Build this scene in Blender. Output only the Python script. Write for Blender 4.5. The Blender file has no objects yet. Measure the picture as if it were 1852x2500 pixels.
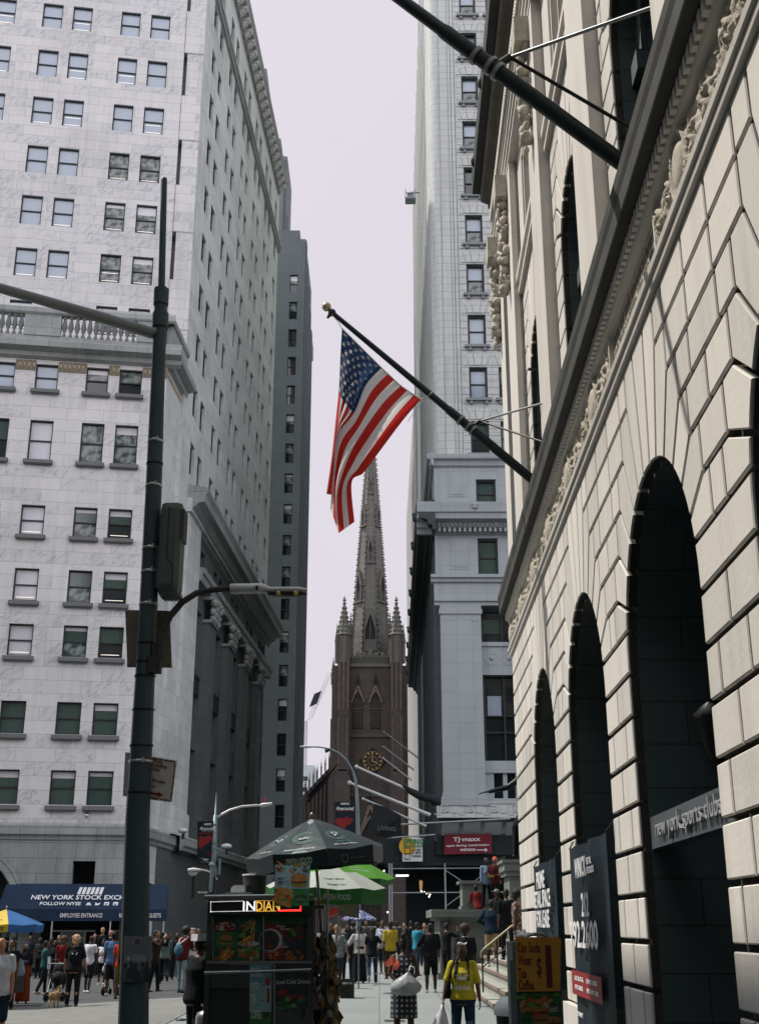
import bpy, bmesh, math, random
from mathutils import Matrix, Vector
random.seed(7)
sc = bpy.context.scene
COL = sc.collection
R = math.radians
# ------------------------------------------------------------------ camera model (also used to turn measured picture points into metres)
F = 2913.; TH = math.atan(1012/2913.); CT = math.cos(TH); ST = math.sin(TH); CZ = 1.95
def at(u, v, Y):
    xc = (u-926)/F; yc = (1250-v)/F
    t = Y/(CT-yc*ST)
    return Vector((xc*t, Y, CZ+(ST+yc*CT)*t))
def gx(u, v, Y): return at(u, v, Y).x
def gz(v, Y): return at(926, v, Y).z
def smooth(a, b, x):
    t = min(1, max(0, (x-a)/(b-a))); return t*t*(3-2*t)
def ground_z(x, y):
    r = .012*max(0, y-20); l = -.004*max(0, y-15)
    k = smooth(-10, -4, x)
    return l*(1-k)+r*k
# ------------------------------------------------------------------ materials
MATS = {}
def newmat(name):
    m = bpy.data.materials.new(name); m.use_nodes = True
    nt = m.node_tree; b = nt.nodes['Principled BSDF']
    return m, nt, b
def nd(nt, typ, **kw):
    n = nt.nodes.new(typ)
    for k, v in kw.items():
        if k in n.inputs: n.inputs[k].default_value = v
        else: setattr(n, k, v)
    return n
def lk(nt, a, b): nt.links.new(a, b)
def rgb(c): return (c[0], c[1], c[2], 1)
def mat(name, col, rough=.7, metal=0, var=.12, scale=3., bump=0, bscale=40., spec=.3, emit=0, streak=0, trans=0):
    if name in MATS: return MATS[name]
    m, nt, b = newmat(name)
    b.inputs['Roughness'].default_value = rough; b.inputs['Metallic'].default_value = metal
    b.inputs['Specular IOR Level'].default_value = spec
    b.inputs['Base Color'].default_value = rgb(col)
    tc = nd(nt, 'ShaderNodeTexCoord')
    if var:
        n = nd(nt, 'ShaderNodeTexNoise', Scale=scale, Detail=6., Roughness=.65)
        lk(nt, tc.outputs['Object'], n.inputs['Vector'])
        src = n.outputs['Fac']
        if streak:
            mp = nd(nt, 'ShaderNodeMapping'); mp.inputs['Scale'].default_value = (2.2, 2.2, .14)
            n2 = nd(nt, 'ShaderNodeTexNoise', Scale=1.2, Detail=5.)
            lk(nt, tc.outputs['Object'], mp.inputs['Vector']); lk(nt, mp.outputs[0], n2.inputs['Vector'])
            ad = nd(nt, 'ShaderNodeMath', operation='MULTIPLY_ADD'); ad.inputs[1].default_value = streak
            lk(nt, n2.outputs['Fac'], ad.inputs[0]); lk(nt, n.outputs['Fac'], ad.inputs[2])
            sb = nd(nt, 'ShaderNodeMath', operation='SUBTRACT'); sb.inputs[1].default_value = streak*.5
            lk(nt, ad.outputs[0], sb.inputs[0]); src = sb.outputs[0]
        mr = nd(nt, 'ShaderNodeMapRange'); mr.inputs['From Min'].default_value = .25; mr.inputs['From Max'].default_value = .75
        mr.inputs['To Min'].default_value = 1-var; mr.inputs['To Max'].default_value = 1+var
        lk(nt, src, mr.inputs['Value'])
        mx = nd(nt, 'ShaderNodeMix', data_type='RGBA', blend_type='MULTIPLY'); mx.inputs[0].default_value = 1
        mx.inputs[6].default_value = rgb(col)
        lk(nt, mr.outputs[0], mx.inputs[7]); lk(nt, mx.outputs[2], b.inputs['Base Color'])
    if bump:
        n = nd(nt, 'ShaderNodeTexNoise', Scale=bscale, Detail=4.)
        lk(nt, tc.outputs['Object'], n.inputs['Vector'])
        bp = nd(nt, 'ShaderNodeBump', Strength=bump, Distance=.02)
        lk(nt, n.outputs['Fac'], bp.inputs['Height']); lk(nt, bp.outputs[0], b.inputs['Normal'])
    if emit:
        b.inputs['Emission Color'].default_value = rgb(col); b.inputs['Emission Strength'].default_value = emit
    if trans:
        b.inputs['Transmission Weight'].default_value = trans
    MATS[name] = m; return m
def stone(name, c1, c2, mortar, bw, bh, ms=.008, vein=None, vamt=.5, grime=.3, gcol=(.12, .12, .11), rough=.75, bump=.4, vscale=.55, offset=.5):
    """ashlar stone in metres from the UV map: blocks, joints, veins and rain streaks"""
    if name in MATS: return MATS[name]
    m, nt, b = newmat(name); b.inputs['Roughness'].default_value = rough
    tc = nd(nt, 'ShaderNodeTexCoord'); uv = tc.outputs['UV']
    br = nd(nt, 'ShaderNodeTexBrick'); br.offset = offset
    br.inputs['Color1'].default_value = rgb(c1); br.inputs['Color2'].default_value = rgb(c2); br.inputs['Mortar'].default_value = rgb(mortar)
    br.inputs['Scale'].default_value = 1; br.inputs['Brick Width'].default_value = bw; br.inputs['Row Height'].default_value = bh
    br.inputs['Mortar Size'].default_value = ms; br.inputs['Mortar Smooth'].default_value = .1; br.inputs['Bias'].default_value = 0
    lk(nt, uv, br.inputs['Vector'])
    col = br.outputs['Color']
    if vein:
        # every block gets its own vein offset
        br2 = nd(nt, 'ShaderNodeTexBrick'); br2.offset = offset
        br2.inputs['Color1'].default_value = (0, 0, 0, 1); br2.inputs['Color2'].default_value = (9, 5, 0, 1)
        for k, v in (('Scale', 1), ('Brick Width', bw), ('Row Height', bh), ('Mortar Size', 0)): br2.inputs[k].default_value = v
        lk(nt, uv, br2.inputs['Vector'])
        ad = nd(nt, 'ShaderNodeVectorMath', operation='ADD'); lk(nt, uv, ad.inputs[0]); lk(nt, br2.outputs['Color'], ad.inputs[1])
        mr_ = nd(nt, 'ShaderNodeMapping'); mr_.inputs['Rotation'].default_value = (0, 0, R(-48)); lk(nt, ad.outputs[0], mr_.inputs['Vector'])
        mp = nd(nt, 'ShaderNodeMapping'); mp.inputs['Scale'].default_value = (.9, 2.6, 1); lk(nt, mr_.outputs[0], mp.inputs['Vector'])
        n = nd(nt, 'ShaderNodeTexNoise', Scale=vscale*2, Detail=7., Roughness=.62, Distortion=1.6)
        lk(nt, mp.outputs[0], n.inputs['Vector'])
        cr = nd(nt, 'ShaderNodeValToRGB'); e = cr.color_ramp.elements
        e[0].position = .53; e[0].color = (0, 0, 0, 1); e[1].position = .60; e[1].color = (1, 1, 1, 1)
        x = cr.color_ramp.elements.new(.64); x.color = (.35, .35, .35, 1); x = cr.color_ramp.elements.new(.72); x.color = (.0, .0, .0, 1)
        lk(nt, n.outputs['Fac'], cr.inputs[0])
        mk = nd(nt, 'ShaderNodeSeparateColor'); lk(nt, br2.outputs['Color'], mk.inputs[0]); mk2 = nd(nt, 'ShaderNodeMapRange'); mk2.inputs['From Min'].default_value = 3.6; mk2.inputs['From Max'].default_value = 6.; mk2.inputs['To Max'].default_value = vamt; mk2.inputs['To Min'].default_value = vamt*.15; lk(nt, mk.outputs[0], mk2.inputs['Value'])
        mu = nd(nt, 'ShaderNodeMath', operation='MULTIPLY'); lk(nt, mk2.outputs[0], mu.inputs[1]); lk(nt, cr.outputs[0], mu.inputs[0])
        mx = nd(nt, 'ShaderNodeMix', data_type='RGBA'); mx.inputs[7].default_value = rgb(vein)
        lk(nt, mu.outputs[0], mx.inputs[0]); lk(nt, col, mx.inputs[6]); col = mx.outputs[2]
    if grime:
        mp = nd(nt, 'ShaderNodeMapping'); mp.inputs['Scale'].default_value = (1.7, .11, 1)
        lk(nt, uv, mp.inputs['Vector'])
        n = nd(nt, 'ShaderNodeTexNoise', Scale=1.3, Detail=6., Roughness=.7); lk(nt, mp.outputs[0], n.inputs['Vector'])
        n2 = nd(nt, 'ShaderNodeTexNoise', Scale=.16, Detail=4.); lk(nt, uv, n2.inputs['Vector'])
        ad = nd(nt, 'ShaderNodeMath', operation='ADD'); lk(nt, n.outputs['Fac'], ad.inputs[0]); lk(nt, n2.outputs['Fac'], ad.inputs[1])
        mr = nd(nt, 'ShaderNodeMapRange'); mr.inputs['From Min'].default_value = .92; mr.inputs['From Max'].default_value = 1.4
        mr.inputs['To Max'].default_value = grime; lk(nt, ad.outputs[0], mr.inputs['Value'])
        mx = nd(nt, 'ShaderNodeMix', data_type='RGBA'); mx.inputs[7].default_value = rgb(gcol)
        lk(nt, mr.outputs[0], mx.inputs[0]); lk(nt, col, mx.inputs[6]); col = mx.outputs[2]
    lk(nt, col, b.inputs['Base Color'])
    fine = nd(nt, 'ShaderNodeTexNoise', Scale=14., Detail=5.); lk(nt, uv, fine.inputs['Vector'])
    mm = nd(nt, 'ShaderNodeMath', operation='MULTIPLY_ADD'); mm.inputs[1].default_value = -1.
    lk(nt, br.outputs['Fac'], mm.inputs[0]); lk(nt, fine.outputs['Fac'], mm.inputs[2])
    bp = nd(nt, 'ShaderNodeBump', Strength=bump, Distance=.012); lk(nt, mm.outputs[0], bp.inputs['Height']); lk(nt, bp.outputs[0], b.inputs['Normal'])
    MATS[name] = m; return m
def checker(name, c1, c2, scale, c3=None):
    if name in MATS: return MATS[name]
    m, nt, b = newmat(name); b.inputs['Roughness'].default_value = .85
    tc = nd(nt, 'ShaderNodeTexCoord')
    ck = nd(nt, 'ShaderNodeTexBrick'); ck.offset = 0
    for k, v in (('Scale', 1), ('Brick Width', scale), ('Row Height', scale), ('Mortar Size', scale*.27), ('Mortar Smooth', 0)): ck.inputs[k].default_value = v
    ck.inputs['Color1'].default_value = rgb(c1); ck.inputs['Color2'].default_value = rgb(c3 or c1); ck.inputs['Mortar'].default_value = rgb(c2)
    sw = nd(nt, 'ShaderNodeSeparateXYZ'); cb = nd(nt, 'ShaderNodeCombineXYZ')
    lk(nt, tc.outputs['Object'], sw.inputs[0]); lk(nt, sw.outputs[0], cb.inputs[0]); lk(nt, sw.outputs[2], cb.inputs[1])
    lk(nt, cb.outputs[0], ck.inputs['Vector']); lk(nt, ck.outputs['Color'], b.inputs['Base Color'])
    MATS[name] = m; return m
def floral(name, base, dots, scale=30, thr=.55, soft=False):
    if name in MATS: return MATS[name]
    m, nt, b = newmat(name); b.inputs['Roughness'].default_value = .85
    tc = nd(nt, 'ShaderNodeTexCoord')
    v = nd(nt, 'ShaderNodeTexNoise', Scale=scale, Detail=2.); lk(nt, tc.outputs['Object'], v.inputs['Vector'])
    cr = nd(nt, 'ShaderNodeValToRGB'); cr.color_ramp.interpolation = 'EASE' if soft else 'CONSTANT'
    e = cr.color_ramp.elements; e[0].color = rgb(base); e[1].position = thr; e[1].color = rgb(dots[0])
    if len(dots) > 1:
        x = cr.color_ramp.elements.new(.38); x.color = rgb(base); e[0].color = rgb(dots[1])
    lk(nt, v.outputs['Fac'], cr.inputs[0]); lk(nt, cr.outputs[0], b.inputs['Base Color'])
    MATS[name] = m; return m
# ------------------------------------------------------------------ mesh builder
class MB:
    def __init__(s, mat=None, frame=None):
        s.v = []; s.f = []; s.mi = []; s.sm = []; s.mats = []; s.cur = 0; s.fr = frame or Matrix()
        if mat: s.m(mat)
    def m(s, mt):
        if mt not in s.mats: s.mats.append(mt)
        s.cur = s.mats.index(mt); return s
    def add(s, vs, fs, smooth=False, fr=True):
        o = len(s.v)
        if fr: s.v += [s.fr @ Vector(p) for p in vs]
        else: s.v += [Vector(p) for p in vs]
        for f in fs:
            s.f.append([i+o for i in f]); s.mi.append(s.cur); s.sm.append(smooth)
        return s
    def box(s, x0, x1, y0, y1, z0, z1):
        return s.add([(x0,y0,z0),(x1,y0,z0),(x1,y1,z0),(x0,y1,z0),(x0,y0,z1),(x1,y0,z1),(x1,y1,z1),(x0,y1,z1)],
              [(0,3,2,1),(4,5,6,7),(0,1,5,4),(1,2,6,5),(2,3,7,6),(3,0,4,7)])
    def quad(s, a, b, c, d): return s.add([a,b,c,d], [(0,1,2,3)])
    def poly(s, pts): return s.add(pts, [tuple(range(len(pts)))])
    def prism(s, pts, vec, cap0=True):
        n = len(pts); vec = Vector(vec); p2 = [Vector(p)+vec for p in pts]
        fs = [tuple(range(n, 2*n))]
        if cap0: fs.append(tuple(range(n-1, -1, -1)))
        fs += [(i, (i+1) % n, n+(i+1) % n, n+i) for i in range(n)]
        return s.add(list(pts)+p2, fs)
    def tube(s, pts, r, n=8, caps=True, sy=1.):
        pts = [Vector(p) for p in pts]; k = len(pts)
        rs = r if isinstance(r, (list, tuple)) else [r]*k
        vs = []; up = None
        for i, p in enumerate(pts):
            d = (pts[min(i+1, k-1)]-pts[max(i-1, 0)]).normalized()
            if up is None:
                up = Vector((0,0,1)) if abs(d.z) < .9 else Vector((0,1,0))
            a = d.cross(up)
            if a.length < 1e-5: a = d.cross(Vector((1,0,0)))
            a.normalize(); b = a.cross(d).normalized(); up = b
            for j in range(n):
                t = 2*math.pi*j/n
                vs.append(p+a*math.cos(t)*rs[i]+b*math.sin(t)*rs[i]*sy)
        fs = [(i*n+j, i*n+(j+1) % n, (i+1)*n+(j+1) % n, (i+1)*n+j) for i in range(k-1) for j in range(n)]
        s.add(vs, fs, True)
        if caps:
            s.add(vs[:n], [tuple(range(n-1,-1,-1))]); s.add(vs[-n:], [tuple(range(n))])
        return s
    def lathe(s, prof, n=12, c=(0,0,0), smooth=True, ph=0.):
        vs = [(c[0]+r*math.cos(2*math.pi*j/n+ph), c[1]+r*math.sin(2*math.pi*j/n+ph), c[2]+z) for r, z in prof for j in range(n)]
        k = len(prof)
        fs = [(i*n+j, i*n+(j+1) % n, (i+1)*n+(j+1) % n, (i+1)*n+j) for i in range(k-1) for j in range(n)]
        s.add(vs, fs, smooth)
        if prof[0][0] > 1e-4: s.add(vs[:n], [tuple(range(n-1,-1,-1))])
        if prof[-1][0] > 1e-4: s.add(vs[-n:], [tuple(range(n))])
        return s
    def ball(s, c, r, n=12, k=8):
        r = r if isinstance(r, (list, tuple)) else (r,r,r)
        vs = [(c[0]+r[0]*math.sin(math.pi*i/k)*math.cos(2*math.pi*j/n), c[1]+r[1]*math.sin(math.pi*i/k)*math.sin(2*math.pi*j/n), c[2]+r[2]*math.cos(math.pi*i/k)) for i in range(k+1) for j in range(n)]
        fs = [(i*n+j, (i+1)*n+j, (i+1)*n+(j+1) % n, i*n+(j+1) % n) for i in range(k) for j in range(n)]
        return s.add(vs, fs, True)
    def cap(s, a, b, ra, rb, n=10):
        """tapered capsule"""
        a = Vector(a); b = Vector(b); d = b-a; L = max(d.length, 1e-4); d = d/L
        pts = []; rs = []
        for t in (-.98, -.8, -.45): pts.append(a+d*ra*t); rs.append(ra*math.sqrt(1-t*t))
        for t in (0, .5, 1): pts.append(a+(b-a)*t); rs.append(ra+(rb-ra)*t)
        for t in (.45, .8, .98): pts.append(b+d*rb*t); rs.append(rb*math.sqrt(1-t*t))
        return s.tube(pts, rs, n)
    def rings(s, lst, n=14):
        """stacked ellipses (cx,cy,z,rx,ry), closed"""
        vs = []; k = len(lst)
        for (cx, cy, z, rx, ry) in lst:
            for j in range(n):
                t = 2*math.pi*j/n
                vs.append((cx+rx*math.cos(t), cy+ry*math.sin(t), z))
        fs = [(i*n+j, i*n+(j+1) % n, (i+1)*n+(j+1) % n, (i+1)*n+j) for i in range(k-1) for j in range(n)]
        fs += [tuple(range(n-1,-1,-1)), tuple(range((k-1)*n, k*n))]
        return s.add(vs, fs, True)
    def disc(s, c, ax, ay, n=20):
        c = Vector(c); ax = Vector(ax); ay = Vector(ay)
        return s.poly([c+ax*math.cos(2*math.pi*i/n)+ay*math.sin(2*math.pi*i/n) for i in range(n)])
    def ring(s, c, ax, ay, k=.8, n=28, a0=0, a1=360):
        c = Vector(c); ax = Vector(ax); ay = Vector(ay); vs = []
        for i in range(n+1):
            t = R(a0+(a1-a0)*i/n); q = ax*math.cos(t)+ay*math.sin(t)
            vs += [c+q, c+q*k]
        return s.add(vs, [(2*i, 2*i+2, 2*i+3, 2*i+1) for i in range(n)])
    def text(s, body, org, xd, ud, w, h, thick=.004, shear=0, bold=.0, res=2):
        """lettering fitted into a w x h box whose lower left corner is org"""
        vs, fs = text_mesh(body, shear, bold, res)
        xs = [p[0] for p in vs]; ys = [p[1] for p in vs]
        x0, x1, y0, y1 = min(xs), max(xs), min(ys), max(ys)
        xd = Vector(xd).normalized(); ud = Vector(ud).normalized(); nn = xd.cross(ud); org = Vector(org)
        kx = w/max(1e-6, x1-x0); ky = h/max(1e-6, y1-y0)
        return s.add([org+xd*((p[0]-x0)*kx)+ud*((p[1]-y0)*ky)+nn*(p[2]*thick) for p in vs], fs)
    def data(s, name):
        me = bpy.data.meshes.new(name)
        me.from_pydata([tuple(p) for p in s.v], [], s.f)
        for mt in s.mats: me.materials.append(mt)
        me.polygons.foreach_set('material_index', s.mi); me.polygons.foreach_set('use_smooth', s.sm)
        return me
    def build(s, name, parent=None, uv=True, **props):
        if parent is not None:
            inv = WM[parent.name].inverted()
        me = s.data(name)
        if uv: box_uv(me)
        if parent is not None: me.transform(inv)
        me.update()
        o = bpy.data.objects.new(name, me); COL.objects.link(o)
        if parent is not None:
            o.parent = parent; WM[o.name] = WM[parent.name]
        else: WM[o.name] = Matrix()
        for k, v in props.items(): o[k] = v
        return o
def box_uv(me):
    uvl = me.uv_layers.new(name='UVMap').data
    vs = me.vertices
    for p in me.polygons:
        n = p.normal
        if abs(n.z) > .8:
            for li in p.loop_indices:
                c = vs[me.loops[li].vertex_index].co; uvl[li].uv = (c.x, c.y)
        else:
            l = math.hypot(n.x, n.y) or 1; tx, ty = -n.y/l, n.x/l
            if abs(tx) > abs(ty):
                if tx < 0: tx, ty = -tx, -ty
            elif ty < 0: tx, ty = -tx, -ty
            for li in p.loop_indices:
                c = vs[me.loops[li].vertex_index].co; uvl[li].uv = (c.x*tx+c.y*ty, c.z)
WM = {}
TXT = {}
def text_mesh(body, shear=0, bold=0, res=2):
    k = (body, shear, bold, res)
    if k not in TXT:
        cu = bpy.data.curves.new('lettering', 'FONT'); cu.body = body; cu.shear = shear; cu.offset = bold; cu.resolution_u = res
        cu.extrude = .5; cu.fill_mode = 'FRONT'; cu.align_x = 'CENTER'
        o = bpy.data.objects.new('lettering', cu); COL.objects.link(o)
        dg = bpy.context.evaluated_depsgraph_get()
        me = bpy.data.meshes.new_from_object(o.evaluated_get(dg))
        TXT[k] = ([tuple(v.co) for v in me.vertices], [tuple(p.vertices) for p in me.polygons])
        bpy.data.objects.remove(o); bpy.data.meshes.remove(me); bpy.data.curves.remove(cu)
    return TXT[k]
def thing(name, label, cat, loc=(0,0,0), rotz=0, group=None, rot=None, scale=1):
    o = bpy.data.objects.new(name, None); COL.objects.link(o); o.empty_display_size = .3
    o.location = loc; o.rotation_euler = rot or (0,0,rotz); o.scale = (scale,)*3
    o['label'] = label; o['category'] = cat
    if group: o['group'] = group
    WM[o.name] = Matrix.LocRotScale(Vector(loc), o.rotation_euler, Vector((scale,)*3))
    return o
def tag(o, label, cat, group=None):
    o['label'] = label; o['category'] = cat
    if group: o['group'] = group
    return o
def inst(name, me, parent, M):
    """a part that shares mesh data; M in world space"""
    o = bpy.data.objects.new(name, me); COL.objects.link(o)
    o.parent = parent; o.matrix_local = WM[parent.name].inverted() @ M; WM[o.name] = M
    return o
def frame(p, d, n):
    """facade frame: x along d, y along outward normal n, z up"""
    d = Vector((d[0], d[1], 0)).normalized(); n = Vector((n[0], n[1], 0)).normalized()
    return Matrix(((d.x, n.x, 0, p[0]), (d.y, n.y, 0, p[1]), (0, 0, 1, p[2] if len(p) > 2 else 0), (0, 0, 0, 1)))
def wall_holes(mb, s0, s1, z0, z1, holes, depth, y=0.):
    """wall sheet in the frame's x-z plane at y with rectangular holes (a,b,c,d)=(s0,s1,z0,z1) and reveals going back by depth"""
    xs = sorted({s0, s1, *[h[0] for h in holes], *[h[1] for h in holes]}); zs = sorted({z0, z1, *[h[2] for h in holes], *[h[3] for h in holes]})
    xs = [x for x in xs if s0 <= x <= s1]; zs = [z for z in zs if z0 <= z <= z1]
    for k in range(len(zs)-1):
        zc = (zs[k]+zs[k+1])/2
        row = [h for h in holes if h[2] < zc < h[3]]
        i = 0
        while i < len(xs)-1:
            xc = (xs[i]+xs[i+1])/2
            if any(h[0] < xc < h[1] for h in row): i += 1; continue
            j = i
            while j+1 < len(xs)-1 and not any(h[0] < (xs[j+1]+xs[j+2])/2 < h[1] for h in row): j += 1
            mb.quad((xs[i], y, zs[k]), (xs[j+1], y, zs[k]), (xs[j+1], y, zs[k+1]), (xs[i], y, zs[k+1])); i = j+1
    for (a, b, c, d) in holes:
        e = y-depth
        mb.quad((a,y,c),(a,y,d),(a,e,d),(a,e,c)); mb.quad((b,y,c),(b,e,c),(b,e,d),(b,y,d))
        mb.quad((a,y,c),(a,e,c),(b,e,c),(b,y,c)); mb.quad((a,y,d),(b,y,d),(b,e,d),(a,e,d))
def remesh(mb, voxel, sm=3, name='body'):
    me = mb.data(name); o = bpy.data.objects.new('tmp', me); COL.objects.link(o)
    md = o.modifiers.new('r', 'REMESH'); md.mode = 'VOXEL'; md.voxel_size = voxel; md.use_smooth_shade = True
    if sm:
        ms = o.modifiers.new('s', 'SMOOTH'); ms.iterations = sm; ms.factor = .5
    dg = bpy.context.evaluated_depsgraph_get()
    r = bpy.data.meshes.new_from_object(o.evaluated_get(dg)); r.name = name
    mts = mb.mats
    bpy.data.objects.remove(o); bpy.data.meshes.remove(me)
    r.materials.clear()
    for mt in mts[:1]: r.materials.append(mt)
    r.polygons.foreach_set('use_smooth', [True]*len(r.polygons)); r.polygons.foreach_set('material_index', [0]*len(r.polygons))
    return r
def child(name, me, parent, **props):
    o = bpy.data.objects.new(name, me); COL.objects.link(o); o.parent = parent; WM[o.name] = WM[parent.name]
    for k, v in props.items(): o[k] = v
    return o
# ------------------------------------------------------------------ camera, sky, sun
cam = bpy.data.cameras.new('camera'); co = bpy.data.objects.new('camera', cam); COL.objects.link(co); sc.camera = co
co.location = (0, 0, CZ); co.rotation_euler = (R(90)+TH, 0, 0)
cam.sensor_fit = 'VERTICAL'; cam.sensor_height = 24; cam.lens = 24*F/2500; cam.clip_start = .1; cam.clip_end = 3000
SUN = Vector((-.95, .28, 1.6)).normalized(); BACKSKY = 2.5
w = bpy.data.worlds.new('World'); sc.world = w; w.use_nodes = True; nt = w.node_tree
bg = nt.nodes['Background']
sky = nd(nt, 'ShaderNodeTexSky'); sky.sky_type = 'NISHITA'; sky.sun_disc = False
sky.sun_elevation = math.asin(SUN.z); sky.sun_rotation = math.atan2(SUN.x, SUN.y)
sky.air_density = 1.; sky.dust_density = .6
tcw = nd(nt, 'ShaderNodeTexCoord'); sep = nd(nt, 'ShaderNodeSeparateXYZ'); lk(nt, tcw.outputs['Generated'], sep.inputs[0])
cr = nd(nt, 'ShaderNodeValToRGB'); e = cr.color_ramp.elements
# thin bright overcast, brightest away from the street ahead
e[0].position = 0; e[0].color = (.079, .0755, .0825, 1); e[1].position = 1; e[1].color = (.060, .080, .086, 1)
x = e.new(.5); x.color = (.077, .072, .079, 1); x = e.new(.68); x.color = (.076, .072, .079, 1)
lk(nt, sep.outputs[2], cr.inputs[0])
cl = nd(nt, 'ShaderNodeTexNoise', Scale=2.2, Detail=5., Roughness=.5); lk(nt, tcw.outputs['Generated'], cl.inputs['Vector'])
mrc = nd(nt, 'ShaderNodeMapRange'); mrc.inputs['From Min'].default_value = .3; mrc.inputs['From Max'].default_value = .7
mrc.inputs['To Min'].default_value = 9.6; mrc.inputs['To Max'].default_value = 10.4; lk(nt, cl.outputs['Fac'], mrc.inputs['Value'])
sc10 = nd(nt, 'ShaderNodeMix', data_type='RGBA', blend_type='MULTIPLY'); sc10.inputs[0].default_value = 1; sc10.clamp_result = False
lk(nt, cr.outputs[0], sc10.inputs[6]); lk(nt, mrc.outputs[0], sc10.inputs[7])
s10 = nd(nt, 'ShaderNodeVectorMath', operation='SCALE'); s10.inputs[3].default_value = 10.; lk(nt, sc10.outputs[2], s10.inputs[0])
bk_ = nd(nt, 'ShaderNodeMapRange'); bk_.interpolation_type = 'SMOOTHSTEP'; bk_.inputs['From Min'].default_value = .15; bk_.inputs['From Max'].default_value = -.8; bk_.inputs['To Min'].default_value = 1; bk_.inputs['To Max'].default_value = BACKSKY
lk(nt, sep.outputs[1], bk_.inputs['Value']); s11 = nd(nt, 'ShaderNodeVectorMath', operation='SCALE'); lk(nt, s10.outputs[0], s11.inputs[0]); lk(nt, bk_.outputs[0], s11.inputs[3]); s10 = s11
mxs = nd(nt, 'ShaderNodeMix', data_type='RGBA'); mxs.inputs[0].default_value = .97; mxs.clamp_result = False
lk(nt, sky.outputs[0], mxs.inputs[6]); lk(nt, s10.outputs[0], mxs.inputs[7])
lk(nt, mxs.outputs[2], bg.inputs[0]); bg.inputs[1].default_value = .1
sl = bpy.data.lights.new('sun', 'SUN'); so = bpy.data.objects.new('sun', sl); COL.objects.link(so)
sl.energy = 5; sl.angle = R(.7); sl.color = (1, .93, .83)
so.rotation_euler = (-SUN).to_track_quat('-Z', 'Y').to_euler(); so.location = (0, 0, 60)
sc.view_settings.view_transform = 'Standard'; sc.view_settings.look = 'None'; sc.view_settings.exposure = 0; sc.view_settings.gamma = 1
sc.cycles.max_bounces = 6; sc.cycles.diffuse_bounces = 3; sc.cycles.glossy_bounces = 3; sc.cycles.caustics_reflective = False; sc.cycles.caustics_refractive = False
sc.cycles.use_denoising = True
# ------------------------------------------------------------------ ground
M_ASPH = mat('asphalt', (.052, .057, .06), .85, var=.25, scale=1.5, bump=.3, bscale=90)
M_PLAZA = stone('plaza_pavers', (.17, .172, .165), (.145, .148, .142), (.07, .07, .07), 1.5, .75, ms=.014, grime=.35, gcol=(.14, .14, .14), rough=.85)
M_WALK = stone('sidewalk_slabs', (.205, .228, .226), (.18, .20, .20), (.09, .10, .102), 1.6, 1.6, ms=.012, grime=.4, gcol=(.15, .16, .16), rough=.85, offset=0)
M_GRAN = mat('curb_granite', (.30, .30, .29), .8, var=.2, scale=8)
def sheet(name, m, xs, ys, dz):
    mb = MB(m); n = len(ys)
    mb.add([(x, y, ground_z(x, y)+dz) for x in xs for y in ys], [(i*n+j, (i+1)*n+j, (i+1)*n+j+1, i*n+j+1) for i in range(len(xs)-1) for j in range(n-1)])
    return mb.build(name, kind='structure')
def lin(a, b, n): return [a+(b-a)*i/n for i in range(n+1)]
sheet('ground', M_ASPH, [-600, -200, -80, -40, -20]+lin(-14, 0, 28)+[1, 2, 3, 6, 12, 40, 120, 600], [-300, -60, -10, 0, 10, 15, 20]+lin(22, 60, 38)+[80, 120, 200, 300, 600, 1500], 0)
sheet('pavement', M_WALK, lin(-4.3, 2.7, 28), lin(2, 66, 64), .012)
sheet('plaza', M_PLAZA, lin(-22, -4.34, 40), lin(4, 34.5, 61), .010)
# ------------------------------------------------------------------ shared facade materials
M_MARB = stone('white_marble', (.70, .695, .685), (.61, .612, .61), (.40, .40, .40), 2.05, .72, ms=.012, vein=(.34, .36, .375), vamt=.75, grime=.38, gcol=(.27, .28, .27))
M_MARBN = stone('grey_marble', (.66, .69, .68), (.58, .615, .60), (.38, .41, .405), 2.4, .78, ms=.01, vein=(.25, .27, .27), vamt=.35, grime=.5, gcol=(.15, .165, .16))
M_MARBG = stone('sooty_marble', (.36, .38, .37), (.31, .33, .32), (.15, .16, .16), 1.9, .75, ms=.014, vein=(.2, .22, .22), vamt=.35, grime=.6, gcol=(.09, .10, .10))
M_FRAME = mat('bronze_frame', (.035, .04, .042), .5, var=.1)
M_DARK = mat('dark_interior', (.008, .011, .012), .6, var=0)
M_GD = mat('glass_dark', (.012, .02, .022), .04, var=0, spec=.9)
M_GG = mat('glass_green_blind', (.045, .085, .07), .08, var=.25, scale=4, spec=.9)
M_GB = mat('glass_painted_sky', (.34, .42, .50), .06, var=.08, scale=1.2, spec=1.)  # pale blue pane colour stands in for reflected sky
M_GW = mat('glass_white_blind', (.62, .62, .66), .1, var=.06, scale=2, spec=.8)
M_GM = floral('glass_painted_reflection', (.05, .07, .065), [(.26, .30, .28), (.012, .018, .018)], 2.2, .6, True)  # wavy reflections painted into the pane colour with noise
MATS['glass_painted_reflection'].node_tree.nodes['Principled BSDF'].inputs['Roughness'].default_value = .05
M_LITE = mat('office_light', (1, .9, .78), .5, var=0, emit=.75)
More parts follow.
